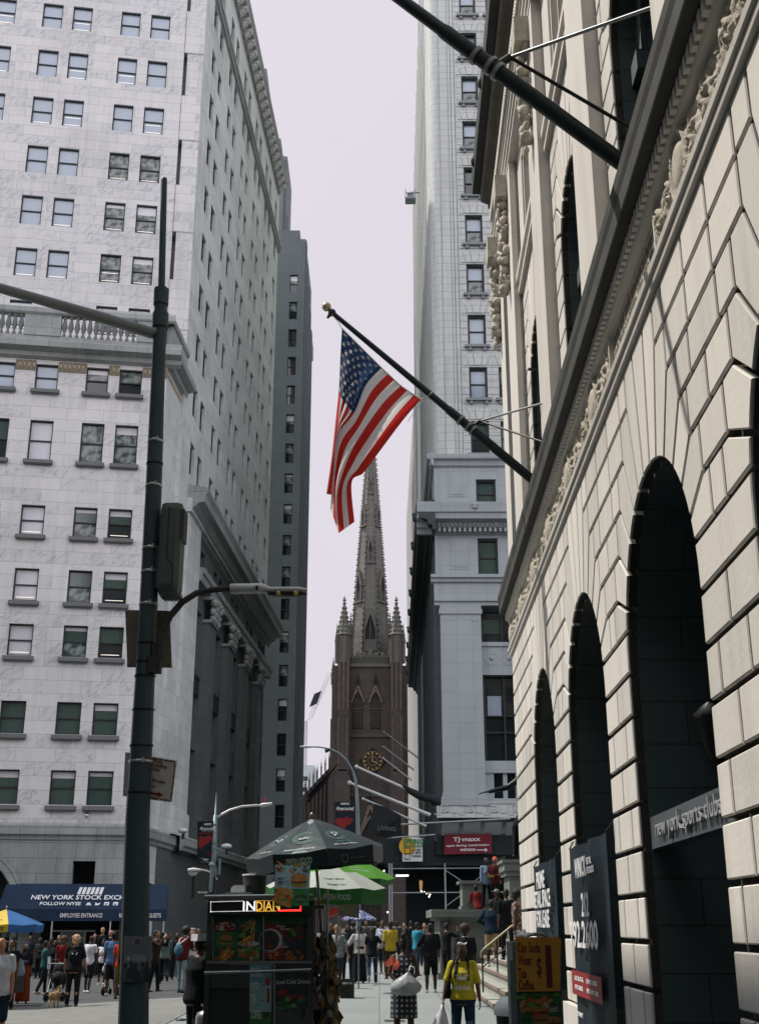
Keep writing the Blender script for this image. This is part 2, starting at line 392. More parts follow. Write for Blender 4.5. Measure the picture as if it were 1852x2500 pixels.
def pane_mesh(w, h, up, low, strip=False, blind=0):
    """one window's two sashes; local x right, y outwards, z up from the sill"""
    mb = MB(up); hw = w/2-.06
    mb.quad((-hw, 0, h*.5), (hw, 0, h*.5), (hw, 0, h-.07), (-hw, 0, h-.07))
    mb.m(low).quad((-hw, -.03, .07), (hw, -.03, .07), (hw, -.03, h*.5), (-hw, -.03, h*.5))
    if blind: mb.m(M_GW).quad((-hw, .006, h-.07-(h-.14)*blind), (hw, .006, h-.07-(h-.14)*blind), (hw, .006, h-.07), (-hw, .006, h-.07))
    for k in range(strip):
        zz = h*(.12+.27*k)
        mb.m(M_LITE).quad((-hw*.85, -.024, zz), (hw*.8, -.024, zz), (hw*.8, -.024, zz+.035), (-hw*.85, -.024, zz+.035))
    me = mb.data('pane'); box_uv(me); return me
def frame_mesh(w, h, t=.07, d=.09):
    mb = MB(M_FRAME); hw = w/2
    mb.box(-hw, -hw+t, -.05, d, 0, h); mb.box(hw-t, hw, -.05, d, 0, h); mb.box(-hw+t, hw-t, -.05, d, 0, t); mb.box(-hw+t, hw-t, -.05, d, h-t, h)
    mb.box(-hw+t, hw-t, -.02, .05, h*.5-.035, h*.5+.035)
    return mb.data('window')
def place(p, d, n, s, y, z):
    return frame(p, d, n) @ Matrix.Translation((s, y, z))
# ------------------------------------------------------------------ marble office building on the left
PA = (-12.56, 64.); dE = (.9884, .1518); nE = (.1518, -.9884); PC = (-12.323, 68.594)
dN = (.0515, .9987); nNn = (.9987, -.0515)
nyse = thing('office_building', 'tall veined white marble office building with paired windows and a balustrade, behind the traffic pole', 'building', (-30, 80, 0))
fE = frame(PA, dE, nE); fU = frame(PC, dE, nE); fN = frame(PA, dN, nNn)
# lower east front (x runs to the right, corner at 0)
colsL = [(-2.72, -1.42), (-4.62, -3.34), (-7.5, -6.2), (-9.95, -8.65), (-12.6, -11.3), (-14.9, -13.6)]
rowsL = [(31.36, 32.94, 'c'), (26.98, 29.4, 'r'), (22.52, 24.25, 's'), (18.74, 20.56, 's'), (15.69, 17.43, 's'), (11.54, 13.25, 'g'), (7.91, 9.67, 'g')]
holes = [(a, b, z0, z1) for (z0, z1, k) in rowsL for (a, b) in colsL] + [(-3.13, -2.0, 2.6, 5.12), (-12.4, -.6, -.6, 2.55)]
mb = MB(M_MARB, fE); wall_holes(mb, -16.5, 0, 6, 33.4, [h for h in holes if h[2] > 6], .32)
lowh = [h for h in holes if h[2] < 6]
# the round arch at the far left is cut as a stepped opening filled by a voussoir ring
mb.build('lower_wall', nyse)
mb = MB(M_MARBN, fN); mb.quad((0, 0, -1), (4.7, 0, -1), (4.7, 0, 33.4), (0, 0, 33.4)); mb.build('corner_return', nyse)
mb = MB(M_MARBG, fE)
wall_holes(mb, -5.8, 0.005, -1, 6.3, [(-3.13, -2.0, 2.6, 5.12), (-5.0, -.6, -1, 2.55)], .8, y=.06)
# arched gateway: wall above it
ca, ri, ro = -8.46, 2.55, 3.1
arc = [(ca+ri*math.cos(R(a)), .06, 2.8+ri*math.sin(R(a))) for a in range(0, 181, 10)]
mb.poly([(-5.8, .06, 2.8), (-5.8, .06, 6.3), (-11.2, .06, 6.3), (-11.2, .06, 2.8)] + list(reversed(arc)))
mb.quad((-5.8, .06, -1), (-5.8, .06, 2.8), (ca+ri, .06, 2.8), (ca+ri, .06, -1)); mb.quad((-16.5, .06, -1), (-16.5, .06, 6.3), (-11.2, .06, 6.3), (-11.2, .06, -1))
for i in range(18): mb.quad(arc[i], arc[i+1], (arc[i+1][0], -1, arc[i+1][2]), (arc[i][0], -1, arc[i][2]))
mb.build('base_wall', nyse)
mb = MB(M_MARBG, fE)
for k in range(2):
    mb.add([(ca+(ri+.08+.3*k)*math.cos(R(a)), .06+q, 2.8+(ri+.08+.3*k)*math.sin(R(a))) for a in range(0, 181, 10) for q in (.0, .12, .12)], [(i*3+j, i*3+j+1, i*3+j+4, i*3+j+3) for i in range(18) for j in range(2)])
    mb.ring((ca, .19-.05*k, 2.8), (ri+.34+.2*k, 0, 0), (0, 0, ri+.34+.2*k), .9, 24, 0, 180)
mb.build('arch_moulding', nyse)
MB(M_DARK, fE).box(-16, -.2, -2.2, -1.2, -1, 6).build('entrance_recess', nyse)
# belt course, round the corner too
def course(mb, prof, s0, s1, fr):
    """profile [(out, z)...] swept along x"""
    o = mb.fr; mb.fr = fr
    n = len(prof)
    mb.add([(s, y, z) for s in (s0, s1) for (y, z) in prof], [(i, i+1, n+i+1, n+i) for i in range(n-1)]+[tuple(range(n)), tuple(range(2*n-1, n-1, -1))])
    mb.fr = o; return mb
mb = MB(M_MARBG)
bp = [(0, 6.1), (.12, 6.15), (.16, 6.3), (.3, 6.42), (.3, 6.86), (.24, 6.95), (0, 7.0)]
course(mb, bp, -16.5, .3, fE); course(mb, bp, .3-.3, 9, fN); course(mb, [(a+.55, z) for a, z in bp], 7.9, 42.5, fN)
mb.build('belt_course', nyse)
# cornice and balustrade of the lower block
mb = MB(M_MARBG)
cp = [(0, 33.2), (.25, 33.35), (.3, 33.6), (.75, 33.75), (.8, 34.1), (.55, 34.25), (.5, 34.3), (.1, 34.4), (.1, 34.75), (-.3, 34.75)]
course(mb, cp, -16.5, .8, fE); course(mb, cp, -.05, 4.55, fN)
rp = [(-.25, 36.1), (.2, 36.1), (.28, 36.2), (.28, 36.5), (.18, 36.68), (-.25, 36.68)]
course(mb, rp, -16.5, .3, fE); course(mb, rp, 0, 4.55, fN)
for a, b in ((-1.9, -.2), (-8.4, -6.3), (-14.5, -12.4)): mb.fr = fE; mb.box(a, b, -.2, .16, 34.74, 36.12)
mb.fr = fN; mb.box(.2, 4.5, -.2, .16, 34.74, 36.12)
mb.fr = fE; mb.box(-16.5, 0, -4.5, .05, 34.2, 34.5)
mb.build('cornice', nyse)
bal = MB(M_MARBG); bal.lathe([(.13, 0), (.13, .12), (.07, .2), (.06, .28), (.17, .62), (.12, .95), (.07, 1.15), (.13, 1.25), (.13, 1.36)], 10)
bme = bal.data('baluster')
for a, b in ((-6.3, -1.9), (-12.4, -8.4)):
    k = int((b-a)/.36)
    for i in range(k): inst('baluster', bme, nyse, fE @ Matrix.Translation((a+.2+(b-a-.4)*i/(k-1), 0, 34.75)))
# egg and dart band
M_EGG = mat('gilded_band', (.42, .37, .27), .7, var=.3, scale=6)
M_EGGD = mat('band_shadow_stone', (.20, .18, .13), .8, var=.2)
mb = MB(M_EGGD, fE); q_ = sorted(colsL); cur = -16.5
for a, b in q_+[(.02, 0)]: mb.box(cur, a, 0, .03, 32.5, 33.15); cur = b
mb.m(M_EGG)
for i in range(64):
    s = -16.3+.255*i
    if any(a-.05 < s < b+.05 for a, b in colsL): continue
    mb.ball((s, .03, 32.85), (.085, .07, .17), 8, 5); mb.box(s-.135, s-.105, .03, .07, 32.6, 33.1)
mb.fr = fN
for i in range(17): mb.ball((.15+.255*i, .03, 32.85), (.085, .07, .17), 8, 5)
mb.build('egg_band', nyse)
# lower windows
def add_windows(root, P, d, n, cols, rows, depth, styles, sill=True, rng=random.Random(3), group=None):
    cache = {}
    for (z0, z1, *kk) in rows:
        for ci, (a, b) in enumerate(cols):
            w_, h_ = round(b-a, 2), round(z1-z0, 2)
            if ('f', w_, h_) not in cache: cache['f', w_, h_] = frame_mesh(w_, h_)
            st = styles(kk[0] if kk else '', ci, rng); bl = rng.choice((0, 0, 0, .12, .2, .3)) if st[0] in (M_GM, M_GG, M_GD) else 0
            key = (w_, h_, st, bl)
            if key not in cache: cache[key] = pane_mesh(w_, h_, st[0], st[1], st[2], bl)
            M = place(P, d, n, (a+b)/2, -depth+.06, z0)
            f = inst('window', cache['f', w_, h_], root, M); inst('pane', cache[key], f, M)
            if sill:
                if ('s', w_) not in cache:
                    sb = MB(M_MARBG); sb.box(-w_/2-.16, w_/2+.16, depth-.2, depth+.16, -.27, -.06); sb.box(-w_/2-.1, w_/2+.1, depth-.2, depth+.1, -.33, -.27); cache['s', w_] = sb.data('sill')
                inst('sill', cache['s', w_], f, M)
def stL(k, ci, r):
    if k == 'c': return [(M_GM, M_GM, 0), (M_GM, M_GD, 0), (M_GB, M_GB, 0), (M_GB, M_GB, 0), (M_GB, M_GD, 0)][min(ci, 4)] if ci != 0 else (M_GM, M_GD, 0)
    if k == 'r': return [(M_GM, M_GM, 0), (M_GM, M_GM, 0), (M_GW, M_GW, 0), (M_GG, M_GD, 0)][min(ci, 3)]
    if k == 'g': return (M_GG, M_GG, 0)
    return [(M_GG, M_GD, 1), (M_GG, M_GM, 0), (M_GW, M_GW, 1), (M_GG, M_GD, 0)][min(ci, 3)]
add_windows(nyse, PA, dE, nE, colsL[:4], rowsL, .3, stL)
# upper east front
colsU = [(-3.78, -2.44), (-5.82, -4.5), (-9.12, -7.8), (-11.15, -9.8), (-14.3, -12.96)]
rowsU = [(64.75, 66.9), (60.72, 62.75), (56.65, 58.81), (52.8, 54.93), (48.93, 51.05), (45., 47.18), (41.17, 43.25), (37.4, 39.45)]
mb = MB(M_MARB, fU); wall_holes(mb, -18, -1.35, 33, 75, [(a, b, c, d) for (c, d) in rowsU for (a, b) in colsU], .3); mb.build('upper_wall', nyse)
def stU(k, ci, r):
    t = r.random()
    return (M_GB, M_GB, 0) if t < .4 else (M_GB, M_GB, 1) if t < .75 else (M_GB, M_GB, 2)
def stU2(k, ci, r):
    if ci < 2: return (M_GM, M_GM, 1 + (r.random() < .4))
    return (M_GB, M_GB, int(r.random()*2))
add_windows(nyse, PC, dE, nE, colsU, rowsU[:4], .28, stU, False)
add_windows(nyse, PC, dE, nE, colsU, rowsU[4:], .28, stU2, False)
# quoined corner pier of the tower
mb = MB(M_MARB, fU)
for k in range(11): mb.box(-1.32 if k % 2 else -1.1, 0, -1.2, .09 if k % 2 else .05, 34.5+3.6*k, 38.1+3.6*k)
mb.build('corner_pier', nyse)
# north front: upper
rowsN = [(z0, z1) for (z0, z1) in rowsU] + [(33.45, 35.6), (29.4, 31.6)]
NS = 4.72
colsN = []
for k in range(6):
    c = 9.0+6.45*k
    colsN += [(c-1.65, c-.3), (c+.75, c+2.1)]
colsN = [c for c in colsN if c[1] < 42]
LN = 42.5
attic = [(a, b, 69.3, 71.4) for a, b in colsN]
mb = MB(M_MARBN, fN); wall_holes(mb, 4.6, LN, 27, 73.6, [(a, b, c, d) for (c, d) in rowsN for (a, b) in colsN]+attic, .35); mb.build('north_wall', nyse)
stN = lambda k, ci, r: (M_GD, M_GD, 0) if r.random() < .8 else (M_GG, M_GD, 0)
add_windows(nyse, PA, dN, nNn, colsN[:4], rowsN[:9], .33, stN, False)
mb = MB()
fm = {}
for (c, d) in rowsN+[(69.3, 71.4)]:
    for i, (a, b) in enumerate(colsN):
        if i < 4 and d < 68 and c > 31: continue
        mb.fr = fN; mb.m(M_GD).quad((a, -.3, c), (b, -.3, c), (b, -.3, d), (a, -.3, d))
        mb.m(M_FRAME); mb.box(a, a+.07, -.3, -.2, c, d); mb.box(b-.07, b, -.3, -.2, c, d); mb.box(a+.07, b-.07, -.3, -.22, (c+d)/2-.04, (c+d)/2+.04)
mb.build('windows', nyse, kind='stuff')
# string course, top cornice with modillions
mb = MB(M_MARBG)
course(mb, [(0, 67.0), (.2, 67.05), (.2, 67.35), (.35, 67.45), (.35, 67.75), (0, 67.9)], 4.6, LN+.2, fN)
tp = [(0, 73.2), (.2, 73.3), (.25, 73.8), (.85, 73.9), (.85, 74.2), (1.0, 74.5), (1.0, 74.7), (0, 75.), (-1, 75.)]
course(mb, tp, 3.8, LN-.9, fN)
course(mb, tp, -18, 0, fU)
course(mb, [(0, 67.0), (.12, 67.05), (.12, 67.8), (0, 67.9)], -18, .1, fU)
mb.build('top_cornice', nyse)
mod = MB(M_MARB); mod.box(-.28, .28, .0, .6, 0, .3); mod.box(-.24, .24, 0, .42, -.28, 0); mod.box(-.2, .2, 0, .25, -.45, -.28); mme = mod.data('modillion'); box_uv(mme)
for i in range(28): inst('modillion', mme, nyse, fN @ Matrix.Translation((5.2+1.32*i, .22, 73.58)))
# north front: giant pilasters, frieze windows, lower cornice
bays = [15.2+7.2*k for k in range(4)]
hb = []
bay_edges = [10.3]+sum([[c-1.3, c+1.3] for c in bays], [])+[42.2]
spans = [(bay_edges[2*i], bay_edges[2*i+1]) for i in range(5)]
fz = []
for a, b in spans:
    m_ = (a+b)/2; fz += [(m_-1.7, m_-.25), (m_+.25, m_+1.7)]
M_MARBD = stone('shade_dark_marble', (.12, .14, .137), (.10, .118, .115), (.05, .06, .06), 2.2, .78, ms=.012, grime=.6, gcol=(.05, .058, .055))  # marble of the north base, street shade darkened into its colour
mb = MB(M_MARBD, fN)
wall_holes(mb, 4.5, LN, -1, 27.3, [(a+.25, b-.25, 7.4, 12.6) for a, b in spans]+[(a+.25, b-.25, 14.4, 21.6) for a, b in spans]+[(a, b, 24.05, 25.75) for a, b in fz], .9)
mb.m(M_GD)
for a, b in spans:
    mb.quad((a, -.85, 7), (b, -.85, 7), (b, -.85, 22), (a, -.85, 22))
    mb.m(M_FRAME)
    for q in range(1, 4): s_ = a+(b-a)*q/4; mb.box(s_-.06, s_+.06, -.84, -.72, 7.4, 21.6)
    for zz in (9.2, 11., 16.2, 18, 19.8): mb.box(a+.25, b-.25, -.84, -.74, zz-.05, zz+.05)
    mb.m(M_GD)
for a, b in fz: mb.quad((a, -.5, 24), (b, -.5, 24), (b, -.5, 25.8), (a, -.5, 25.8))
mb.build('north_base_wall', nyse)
for c in bays:
    p = MB(M_MARBD, fN); p.box(c-1.15, c+1.15, 0, .5, 6.9, 21.2); p.box(c-1.35, c+1.35, 0, .7, 6.9, 8.2); p.box(c-1.25, c+1.25, 0, .6, 8.2, 8.6)
    pp = p.build('pilaster', nyse)
    q = MB(M_MARBG, fN); q.box(c-1.25, c+1.25, 0, .62, 21.2, 21.4); q.box(c-1.35, c+1.35, 0, .75, 22.75, 23.)
    rr = random.Random(int(c))
    for zz in (21.55, 21.95, 22.35):
        for j in range(5): q.ball((c-1.+.5*j+rr.uniform(-.1, .1), .58+.1*(zz-21.4), zz), (.24, .22, .27), 8, 6)
    for sx in (-1, 1): q.ball((c+sx*1.15, .75, 22.5), (.3, .3, .3), 10, 7); q.ball((c+sx*.4, .82, 22.62), (.2, .22, .2), 8, 6)
    q.build('capital', pp)
p = MB(M_MARBN, fN); p.box(6.4, 10.2, 0, .4, 6.95, 27.2); p.box(6.3, 10.35, 0, .52, 6.95, 8.3); p.box(6.2, 10.4, 0, .55, 26.4, 27.3); p.build('corner_pilaster', nyse)
p = MB(M_MARBN, fN); p.box(3.9, 6.4, 0, .2, 6.95, 34); p.build('corner_strip', nyse)
mb = MB(M_MARBG)
course(mb, [(0, 23.0), (.55, 23.05), (.6, 23.5), (.7, 23.55), (.75, 23.9), (0, 24.0)], 10.2, LN+.3, fN)
course(mb, [(0, 26.2), (.3, 26.3), (.35, 26.6), (.6, 26.7), (.9, 27.0), (1.3, 27.1), (1.35, 27.5), (1.5, 27.8), (1.5, 28.), (0, 28.3)], 6.4, LN+1.2, fN)
mb.fr = fN
for i in range(150): mb.box(6.8+.24*i, 6.93+.24*i, .3, .55, 26.42, 26.62)
mb.build('lower_cornice', nyse)
mb = MB(M_FRAME, fN)
for a, b in spans:
    mb.box(a+.25, b-.25, -.05, .1, 17.2, 17.35); mb.box(a+.25, b-.25, -.05, .06, 16.1, 16.2)
    for i in range(14): s_ = a+.3+(b-a-.6)*i/13; mb.box(s_-.03, s_+.03, 0, .05, 16.2, 17.2)
    mb.box(a+.25, b-.25, -.02, .03, 16.2, 17.2)
mb.build('window_railings', nyse)
mb = MB(M_MARBG)
v = [fE @ Vector((-18, -.3, 0)), fE @ Vector((-.3, -.3, 0))]
mb.fr = fU; mb.box(-18, -.2, -30, -.6, 33, 74.5); mb.fr = fE; mb.box(-16.4, -.2, -6, -3, -1, 34)
mb.build('roof_block', nyse)
# things fixed to the marble building
M_METW = mat('painted_steel', (.45, .46, .47), .4, .3, var=.1); M_BLK = mat('black_metal', (.015, .017, .018), .45, var=.1)
for lab, M_, in (('round security camera on a bracket under the lowest window row of the marble building', fE @ Matrix.Translation((-2.6, .25, 7.35))),
                 ('small dome camera on the marble ledge right of the awning', fN @ Matrix.Translation((1.6, .35, 3.9))),
                 ('small dome camera above the balustrade of the marble building', fU @ Matrix.Translation((-6.9, .2, 39.0)))):
    t = thing('security_camera', lab, 'camera', M_.translation)
    b = MB(M_METW, M_); b.ball((0, .1, 0), .13, 12, 8); b.build('dome', t)
    b = MB(M_BLK, M_); b.tube([(0, -.3, .1), (0, 0, .18), (0, .1, .12)], .035, 6); b.lathe([(.12, .1), (.05, .2), (0, .21)], 10, (0, .1, 0)); b.build('bracket', t)
# ------------------------------------------------------------------ awning of the exchange entrance
M_NAVY = mat('navy_canvas', (.012, .028, .06), .8, var=.25, scale=.8, bump=.25, bscale=5)
M_WHT = mat('white_paint', (.78, .78, .79), .6, var=.03)
M_ALU = mat('aluminium', (.5, .52, .53), .35, .6, var=.05)
aw = thing('entrance_awning', 'wide navy entrance awning lettered NEW YORK STOCK EXCHANGE, on the marble building', 'awning', fE @ Vector((-3, 0, 0)))
fA = fE
zt, zb, zv = 4.0, 2.75, 2.2; yo = 2.6; sl_ = -6.3; sr_ = 1.75
mb = MB(M_NAVY, fA)
prof = [(.1, zt), (yo*.5, (zt+zb)/2-.03), (yo, zb)]
mb.add([(s, y, z) for s in lin(sl_+.0, sr_, 24) for (y, z) in [(.1, zt), (yo*.5, (zt+zb)/2-.02), (yo, zb)]], [(i*3+j, i*3+j+1, i*3+j+4, i*3+j+3) for i in range(24) for j in range(2)])
mb.quad((sl_, yo, zb), (sr_, yo, zb), (sr_, yo+.01, zv), (sl_, yo+.01, zv))
for s in (sl_, sr_): mb.poly([(s, .1, zt), (s, yo, zb), (s, yo, zv), (s, .1, zv)])
mb.build('canopy', aw)
xd = fA.to_3x3() @ Vector((1, 0, 0)); ud = (fA @ Vector((0, .1, zt))-fA @ Vector((0, yo, zb))).normalized()
lt = MB(M_WHT)
org = lambda s, t: fA @ Vector((s, .1+(yo-.1)*t, zt+(zb-zt)*t)) + Vector((.003, -.02, .03))
lt.text('NEW YORK STOCK EXCHANGE', org(-4.85, .66), xd, ud, 5.55, .5, bold=.02)
lt.text('FOLLOW NYSE', org(-4.35, .88), xd, ud, 1.95, .36, bold=.02)
for k in range(6):
    a = org(-2.7+.21*k, .45); lt.add([a, a+xd*.15, a+xd*.15+ud*.8+xd*.06, a+ud*.8+xd*.06], [(0,1,2,3)])
for k in range(4):
    a = org(-2.15+.43*k, .88)
    if k == 0: lt.disc(a+ud*.16+xd*.12, xd*.1, ud*.15, 10); lt.add([a, a+xd*.26, a+xd*.26+ud*.08, a+ud*.08], [(0,1,2,3)])
    elif k == 1: lt.add([a, a+xd*.18+ud*.02, a+xd*.26+ud*.3, a+xd*.12+ud*.18, a+ud*.32], [(0,1,2,3,4)])
    else:
        lt.add([a, a+xd*.24, a+xd*.24+ud*.36, a+ud*.36], [(0,1,2,3)])
z3 = Vector((0, 0, 1)); o2 = lambda s: fA @ Vector((s, yo+.03, 2.36))
lt.text('EMPLOYEE ENTRANCE', o2(-3.3), xd, z3, 2.0, .2, bold=.015)
lt.text('RECEPTION AND GUESTS', o2(-.5), xd, z3, 2.0, .2, bold=.015)
lt.build('lettering', aw)
lt2 = MB(M_NAVY); 
for k, ch in ((2, 'f'), (3, 'in')): lt2.text(ch, org(-2.15+.43*k+.05, .87)+Vector((0, -.012, .012)), xd, ud, .13, .17, bold=.02)
lt2.build('icon_lettering', aw)
for s in (sl_+.1, -3.65, -.9, sr_-.1):
    p = MB(M_ALU, fA); p.tube([(s, yo-.05, -.45), (s, yo-.05, zb)], .04, 8); p.build('post', aw)
dr = MB(M_ALU, fE)
for a, b in ((-4.0, -3.45), (-3.45, -2.3), (-2.3, -1.8), (-1.15, -.6), (-.25, .55)):
    dr.box(a, a+.05, -.6, -.5, -.4, 1.75); dr.box(b-.05, b, -.6, -.5, -.4, 1.75); dr.box(a, b, -.6, -.5, 1.7, 1.78)
dr.m(mat('frosted_glass', (.28, .30, .30), .3, var=.15, scale=2))
dr.quad((-3.4, -.56, .9), (-2.35, -.56, .9), (-2.35, -.56, 1.7), (-3.4, -.56, 1.7)); dr.quad((-.2, -.56, .9), (.5, -.56, .9), (.5, -.56, 1.7), (-.2, -.56, 1.7)); dr.quad((-4.9, -.56, .0), (-4.5, -.56, .0), (-4.5, -.56, 2.1), (-4.9, -.56, 2.1))
dr.build('entrance_doors', nyse)
# ------------------------------------------------------------------ grey fluted tower behind it
M_GREY = stone('grey_limestone', (.135, .165, .17), (.12, .145, .15), (.07, .085, .09), 2.2, 1.1, ms=.01, grime=.45, gcol=(.07, .085, .085))
tw = thing('stepped_tower', 'slim dark grey stepped tower with one column of windows, behind the marble building', 'building', (-14, 125, 0))
fT = frame((-30, 118), (1, 0), (0, -1))
rowsT = [(71.2-3.42*k-2.2, 71.2-3.42*k) for k in range(20)]
mb = MB(M_GREY, fT)
wall_holes(mb, 0, 20.9, 0, 75.3, [(19.95, 20.85, a, b) for a, b in rowsT], .35)
mb.box(20.9, 21.62, -12, .001, 0, 75.8); mb.box(15, 20.9, -12, -2, 0, 75)
for k in range(5):
    mb.box(21.62, 21.72+.03*k, -2.-2.6*k, -.5-2.6*k, 0, 76-1.5*k)
mb.box(15.5, 20.9, -30, -.4, 75.3, 77.2)
mb.build('shaft', tw)
mb = MB(M_GREY); f2 = frame((-30, 124), (1, 0), (0, -1)); mb.fr = f2
mb.box(6, 18.35, -8, 0, 70, 91.3); mb.box(8, 17.8, -8, -.5, 91.3, 94.2); mb.box(17.0, 18.65, -8, -.8, 70, 91.8); mb.box(18.65, 18.8, -8, -2, 70, 84)
mb.m(M_GD).box(13.6, 14.3, -.2, .04, 86, 89)
mb.fr = frame((-30, 131), (1, 0), (0, -1)); mb.m(M_GREY); mb.box(2, 13.5, -8, 0, 80, 109.5); mb.box(13.5, 14.9, -8, -.6, 80, 110.6); mb.box(14.9, 15.15, -8, -1.8, 80, 104)
mb.m(M_GD); mb.box(14.2, 14.45, -1, -.55, 96, 106)
mb.build('setbacks', tw)
add_windows(tw, (-30, 118), (1, 0), (0, -1), [(19.95, 20.85)], rowsT, .33, lambda k, ci, r: (M_GM, M_GD, 0) if r.random() < .6 else (M_GD, M_GD, 0), False)
# ------------------------------------------------------------------ brownstone church at the end of the street
M_BRN = stone('brownstone', (.082, .064, .054), (.06, .05, .044), (.036, .032, .03), 1.1, .5, ms=.012, grime=.55, gcol=(.035, .034, .034), rough=.85)
M_SPIRE = stone('spire_stone', (.145, .14, .12), (.11, .11, .098), (.05, .052, .048), 1.2, .55, ms=.012, grime=.5, gcol=(.05, .055, .05), rough=.85)
M_BRNL = mat('light_brown_moulding', (.17, .135, .11), .85, var=.4, scale=2)  # lighter brown that sets hoods and buttress edges off from the wall
M_BRND = mat('dark_brownstone', (.022, .019, .018), .85, var=.25, scale=1.5)
M_LOUV = mat('dark_louvre', (.02, .018, .018), .7, var=.1)
M_GOLD = mat('gilt', (.42, .29, .10), .45, .3, var=.05)
CX, CY = -1.5, 190.
ch = thing('church', 'brown gothic stone church with clock tower and tall spire at the street end', 'church', (CX, CY+6, 2))
fC = frame((CX, CY), (1, 0), (0, -1))
def pinnacle(mb, x, y, z0, w_, h1, h2, n=4, crock=6):
    mb.lathe([(w_, 0), (w_, h1), (w_*1.25, h1), (w_*1.2, h1+.15*w_), (w_*.95, h1+.3*w_), (w_*.1, h1+h2), (w_*.3, h1+h2+.1), (w_*.12, h1+h2+.3*w_+.2), (.02, h1+h2+.5*w_+.35)], n, (x, y, z0), smooth=False, ph=math.pi/n)
    for i in range(crock):
        t = (i+.5)/crock; r_ = w_*.95*(1-t)+.05
        for j in range(n):
            a = 2*math.pi*j/n+math.pi/n
            mb.ball((x+r_*math.cos(a), y+r_*math.sin(a), z0+h1+.3*w_+(h2-.3*w_)*t), (.16*w_+.03,)*3, 5, 3)
mb = MB(M_BRN, fC)
bel = [(-1.95, .85), (.88, .85)]
wall_holes(mb, -3.3, 3.3, 1, 41.6, [(c-h_, c+h_, 31.5, 35.7) for c, h_ in bel], .7)
mb.box(-3.4, 3.4, -11, -.9, 1, 41.5)
for c, h_ in bel:
    # pointed heads filled to the arch line
    mb.m(M_BRN)
    for sx in (-1, 1):
        pts = [(c+sx*h_, .02, 35.7)] + [(c+sx*(h_*math.cos(R(a))*1.0), .02, 35.7+2.0*math.sin(R(a))**.8) for a in (30, 55, 75, 90)] 
    mb.m(M_LOUV); mb.quad((c-h_, -.6, 31.4), (c+h_, -.6, 31.4), (c+h_, -.6, 36), (c-h_, -.6, 36))
mb.build('tower_wall', ch)
def gothic_window(c, z0, zs, hw, hz, name='belfry_window', fr=fC, y=0.02):
    g = MB(M_LOUV, fr)
    arc = [(c+hw*math.cos(R(a)), y, zs+hz*math.sin(R(a))**1.0) for a in range(0, 181, 12)]
    arc = []
    for i in range(9): t = i/8; arc.append((c+hw*(1-t**1.7), y, zs+hz*t))
    arc += [(2*c-p[0], y, p[2]) for p in reversed(arc[:-1])]
    g.poly([(c+hw, y, z0)]+arc+[(c-hw, y, z0)])
    g.m(M_BRN)
    for k in (-.5, 0, .5): g.box(c+hw*k-.055, c+hw*k+.055, y, y+.12, z0, zs+hz*(.55 if k else .8))
    zz = z0+.25
    while zz < zs+hz*.3:
        g.box(c-hw, c+hw, y, y+.06, zz, zz+.1); zz += .3
    g.box(c-hw, c+hw, y, y+.14, zs-.9, zs-.7)
    g.m(M_BRNL)
    out = [(c+(p[0]-c)*1.22, y+.3, zs+(p[2]-zs)*1.14) for p in arc]
    vs = []
    for p, q in zip(arc, out): vs += [p[:1]+(y+.3,)+p[2:], q, (q[0], y, q[2])]
    g.add(vs, [(3*i+j, 3*i+j+1, 3*i+j+4, 3*i+j+3) for i in range(len(arc)-1) for j in range(2)])
    for sx in (-1, 1):
        g.prism([(c+sx*hw*1.35, y, zs+.1), (c+sx*hw*1.1, y, zs+.1), (c, y, zs+hz*1.35), (c, y, zs+hz*1.7)], (0, .35, 0))
    g.m(M_BRND); pinnacle(g, c, y+.2, zs+hz*1.5, .3, .6, 1.1, 4, 2)
    g.build(name, ch)
for c, h_ in bel: gothic_window(c, 31.6, 35.6, h_, 1.9)
gothic_window(0.05, 2, 13.5, 1.7, 4.2, 'portal_window')
# ledges, buttresses
mb = MB(M_BRN, fC)
for z_ in (30.4, 21.2): course(mb, [(0, z_-.3), (.3, z_-.2), (.3, z_), (.12, z_+.25), (0, z_+.35)], -3.3, 3.3, fC)
for sx in (-1, 1):
    def bx(a, b, y0, y1, z0, z1): mb.box(min(sx*a, sx*b), max(sx*a, sx*b), y0, y1, z0, z1)
    for (a, b, y1, z1) in ((3.3, 5.2, 1.2, 46.2), (5.2, 6.1, .55, 41.6), (3.3, 6.25, .9, 33), (3.2, 6.35, 1.35, 24.4)):
        bx(a, b, -2.2, y1, 1, z1)
    bx(3.25, 5.25, -2.2, 1.7, 1, 33.3); bx(3.1, 5.4, -2.2, 2.1, 1, 24.2)
    for z_ in (33.3, 24.2):
        for q in range(4): bx(3.4+.1*q, 5.1-.1*q, 0, 1.75-.18*q if z_ > 30 else 2.1-.2*q, z_+.28*q, z_+.28*(q+1))
    mb.m(M_BRNL)
    for q in (3.5, 4.2, 4.9):
        bx(q-.07, q+.07, 1.2, 1.34, 34.5, 45.8)
    bx(3.5, 3.62, 1.7, 1.84, 25.5, 33); bx(4.85, 4.97, 1.7, 1.84, 25.5, 33); mb.m(M_BRN)
mb.build('buttresses', ch)
def onep(*a): g_ = MB(M_SPIRE, fC); pinnacle(g_, *a); g_.build('pinnacle', ch)
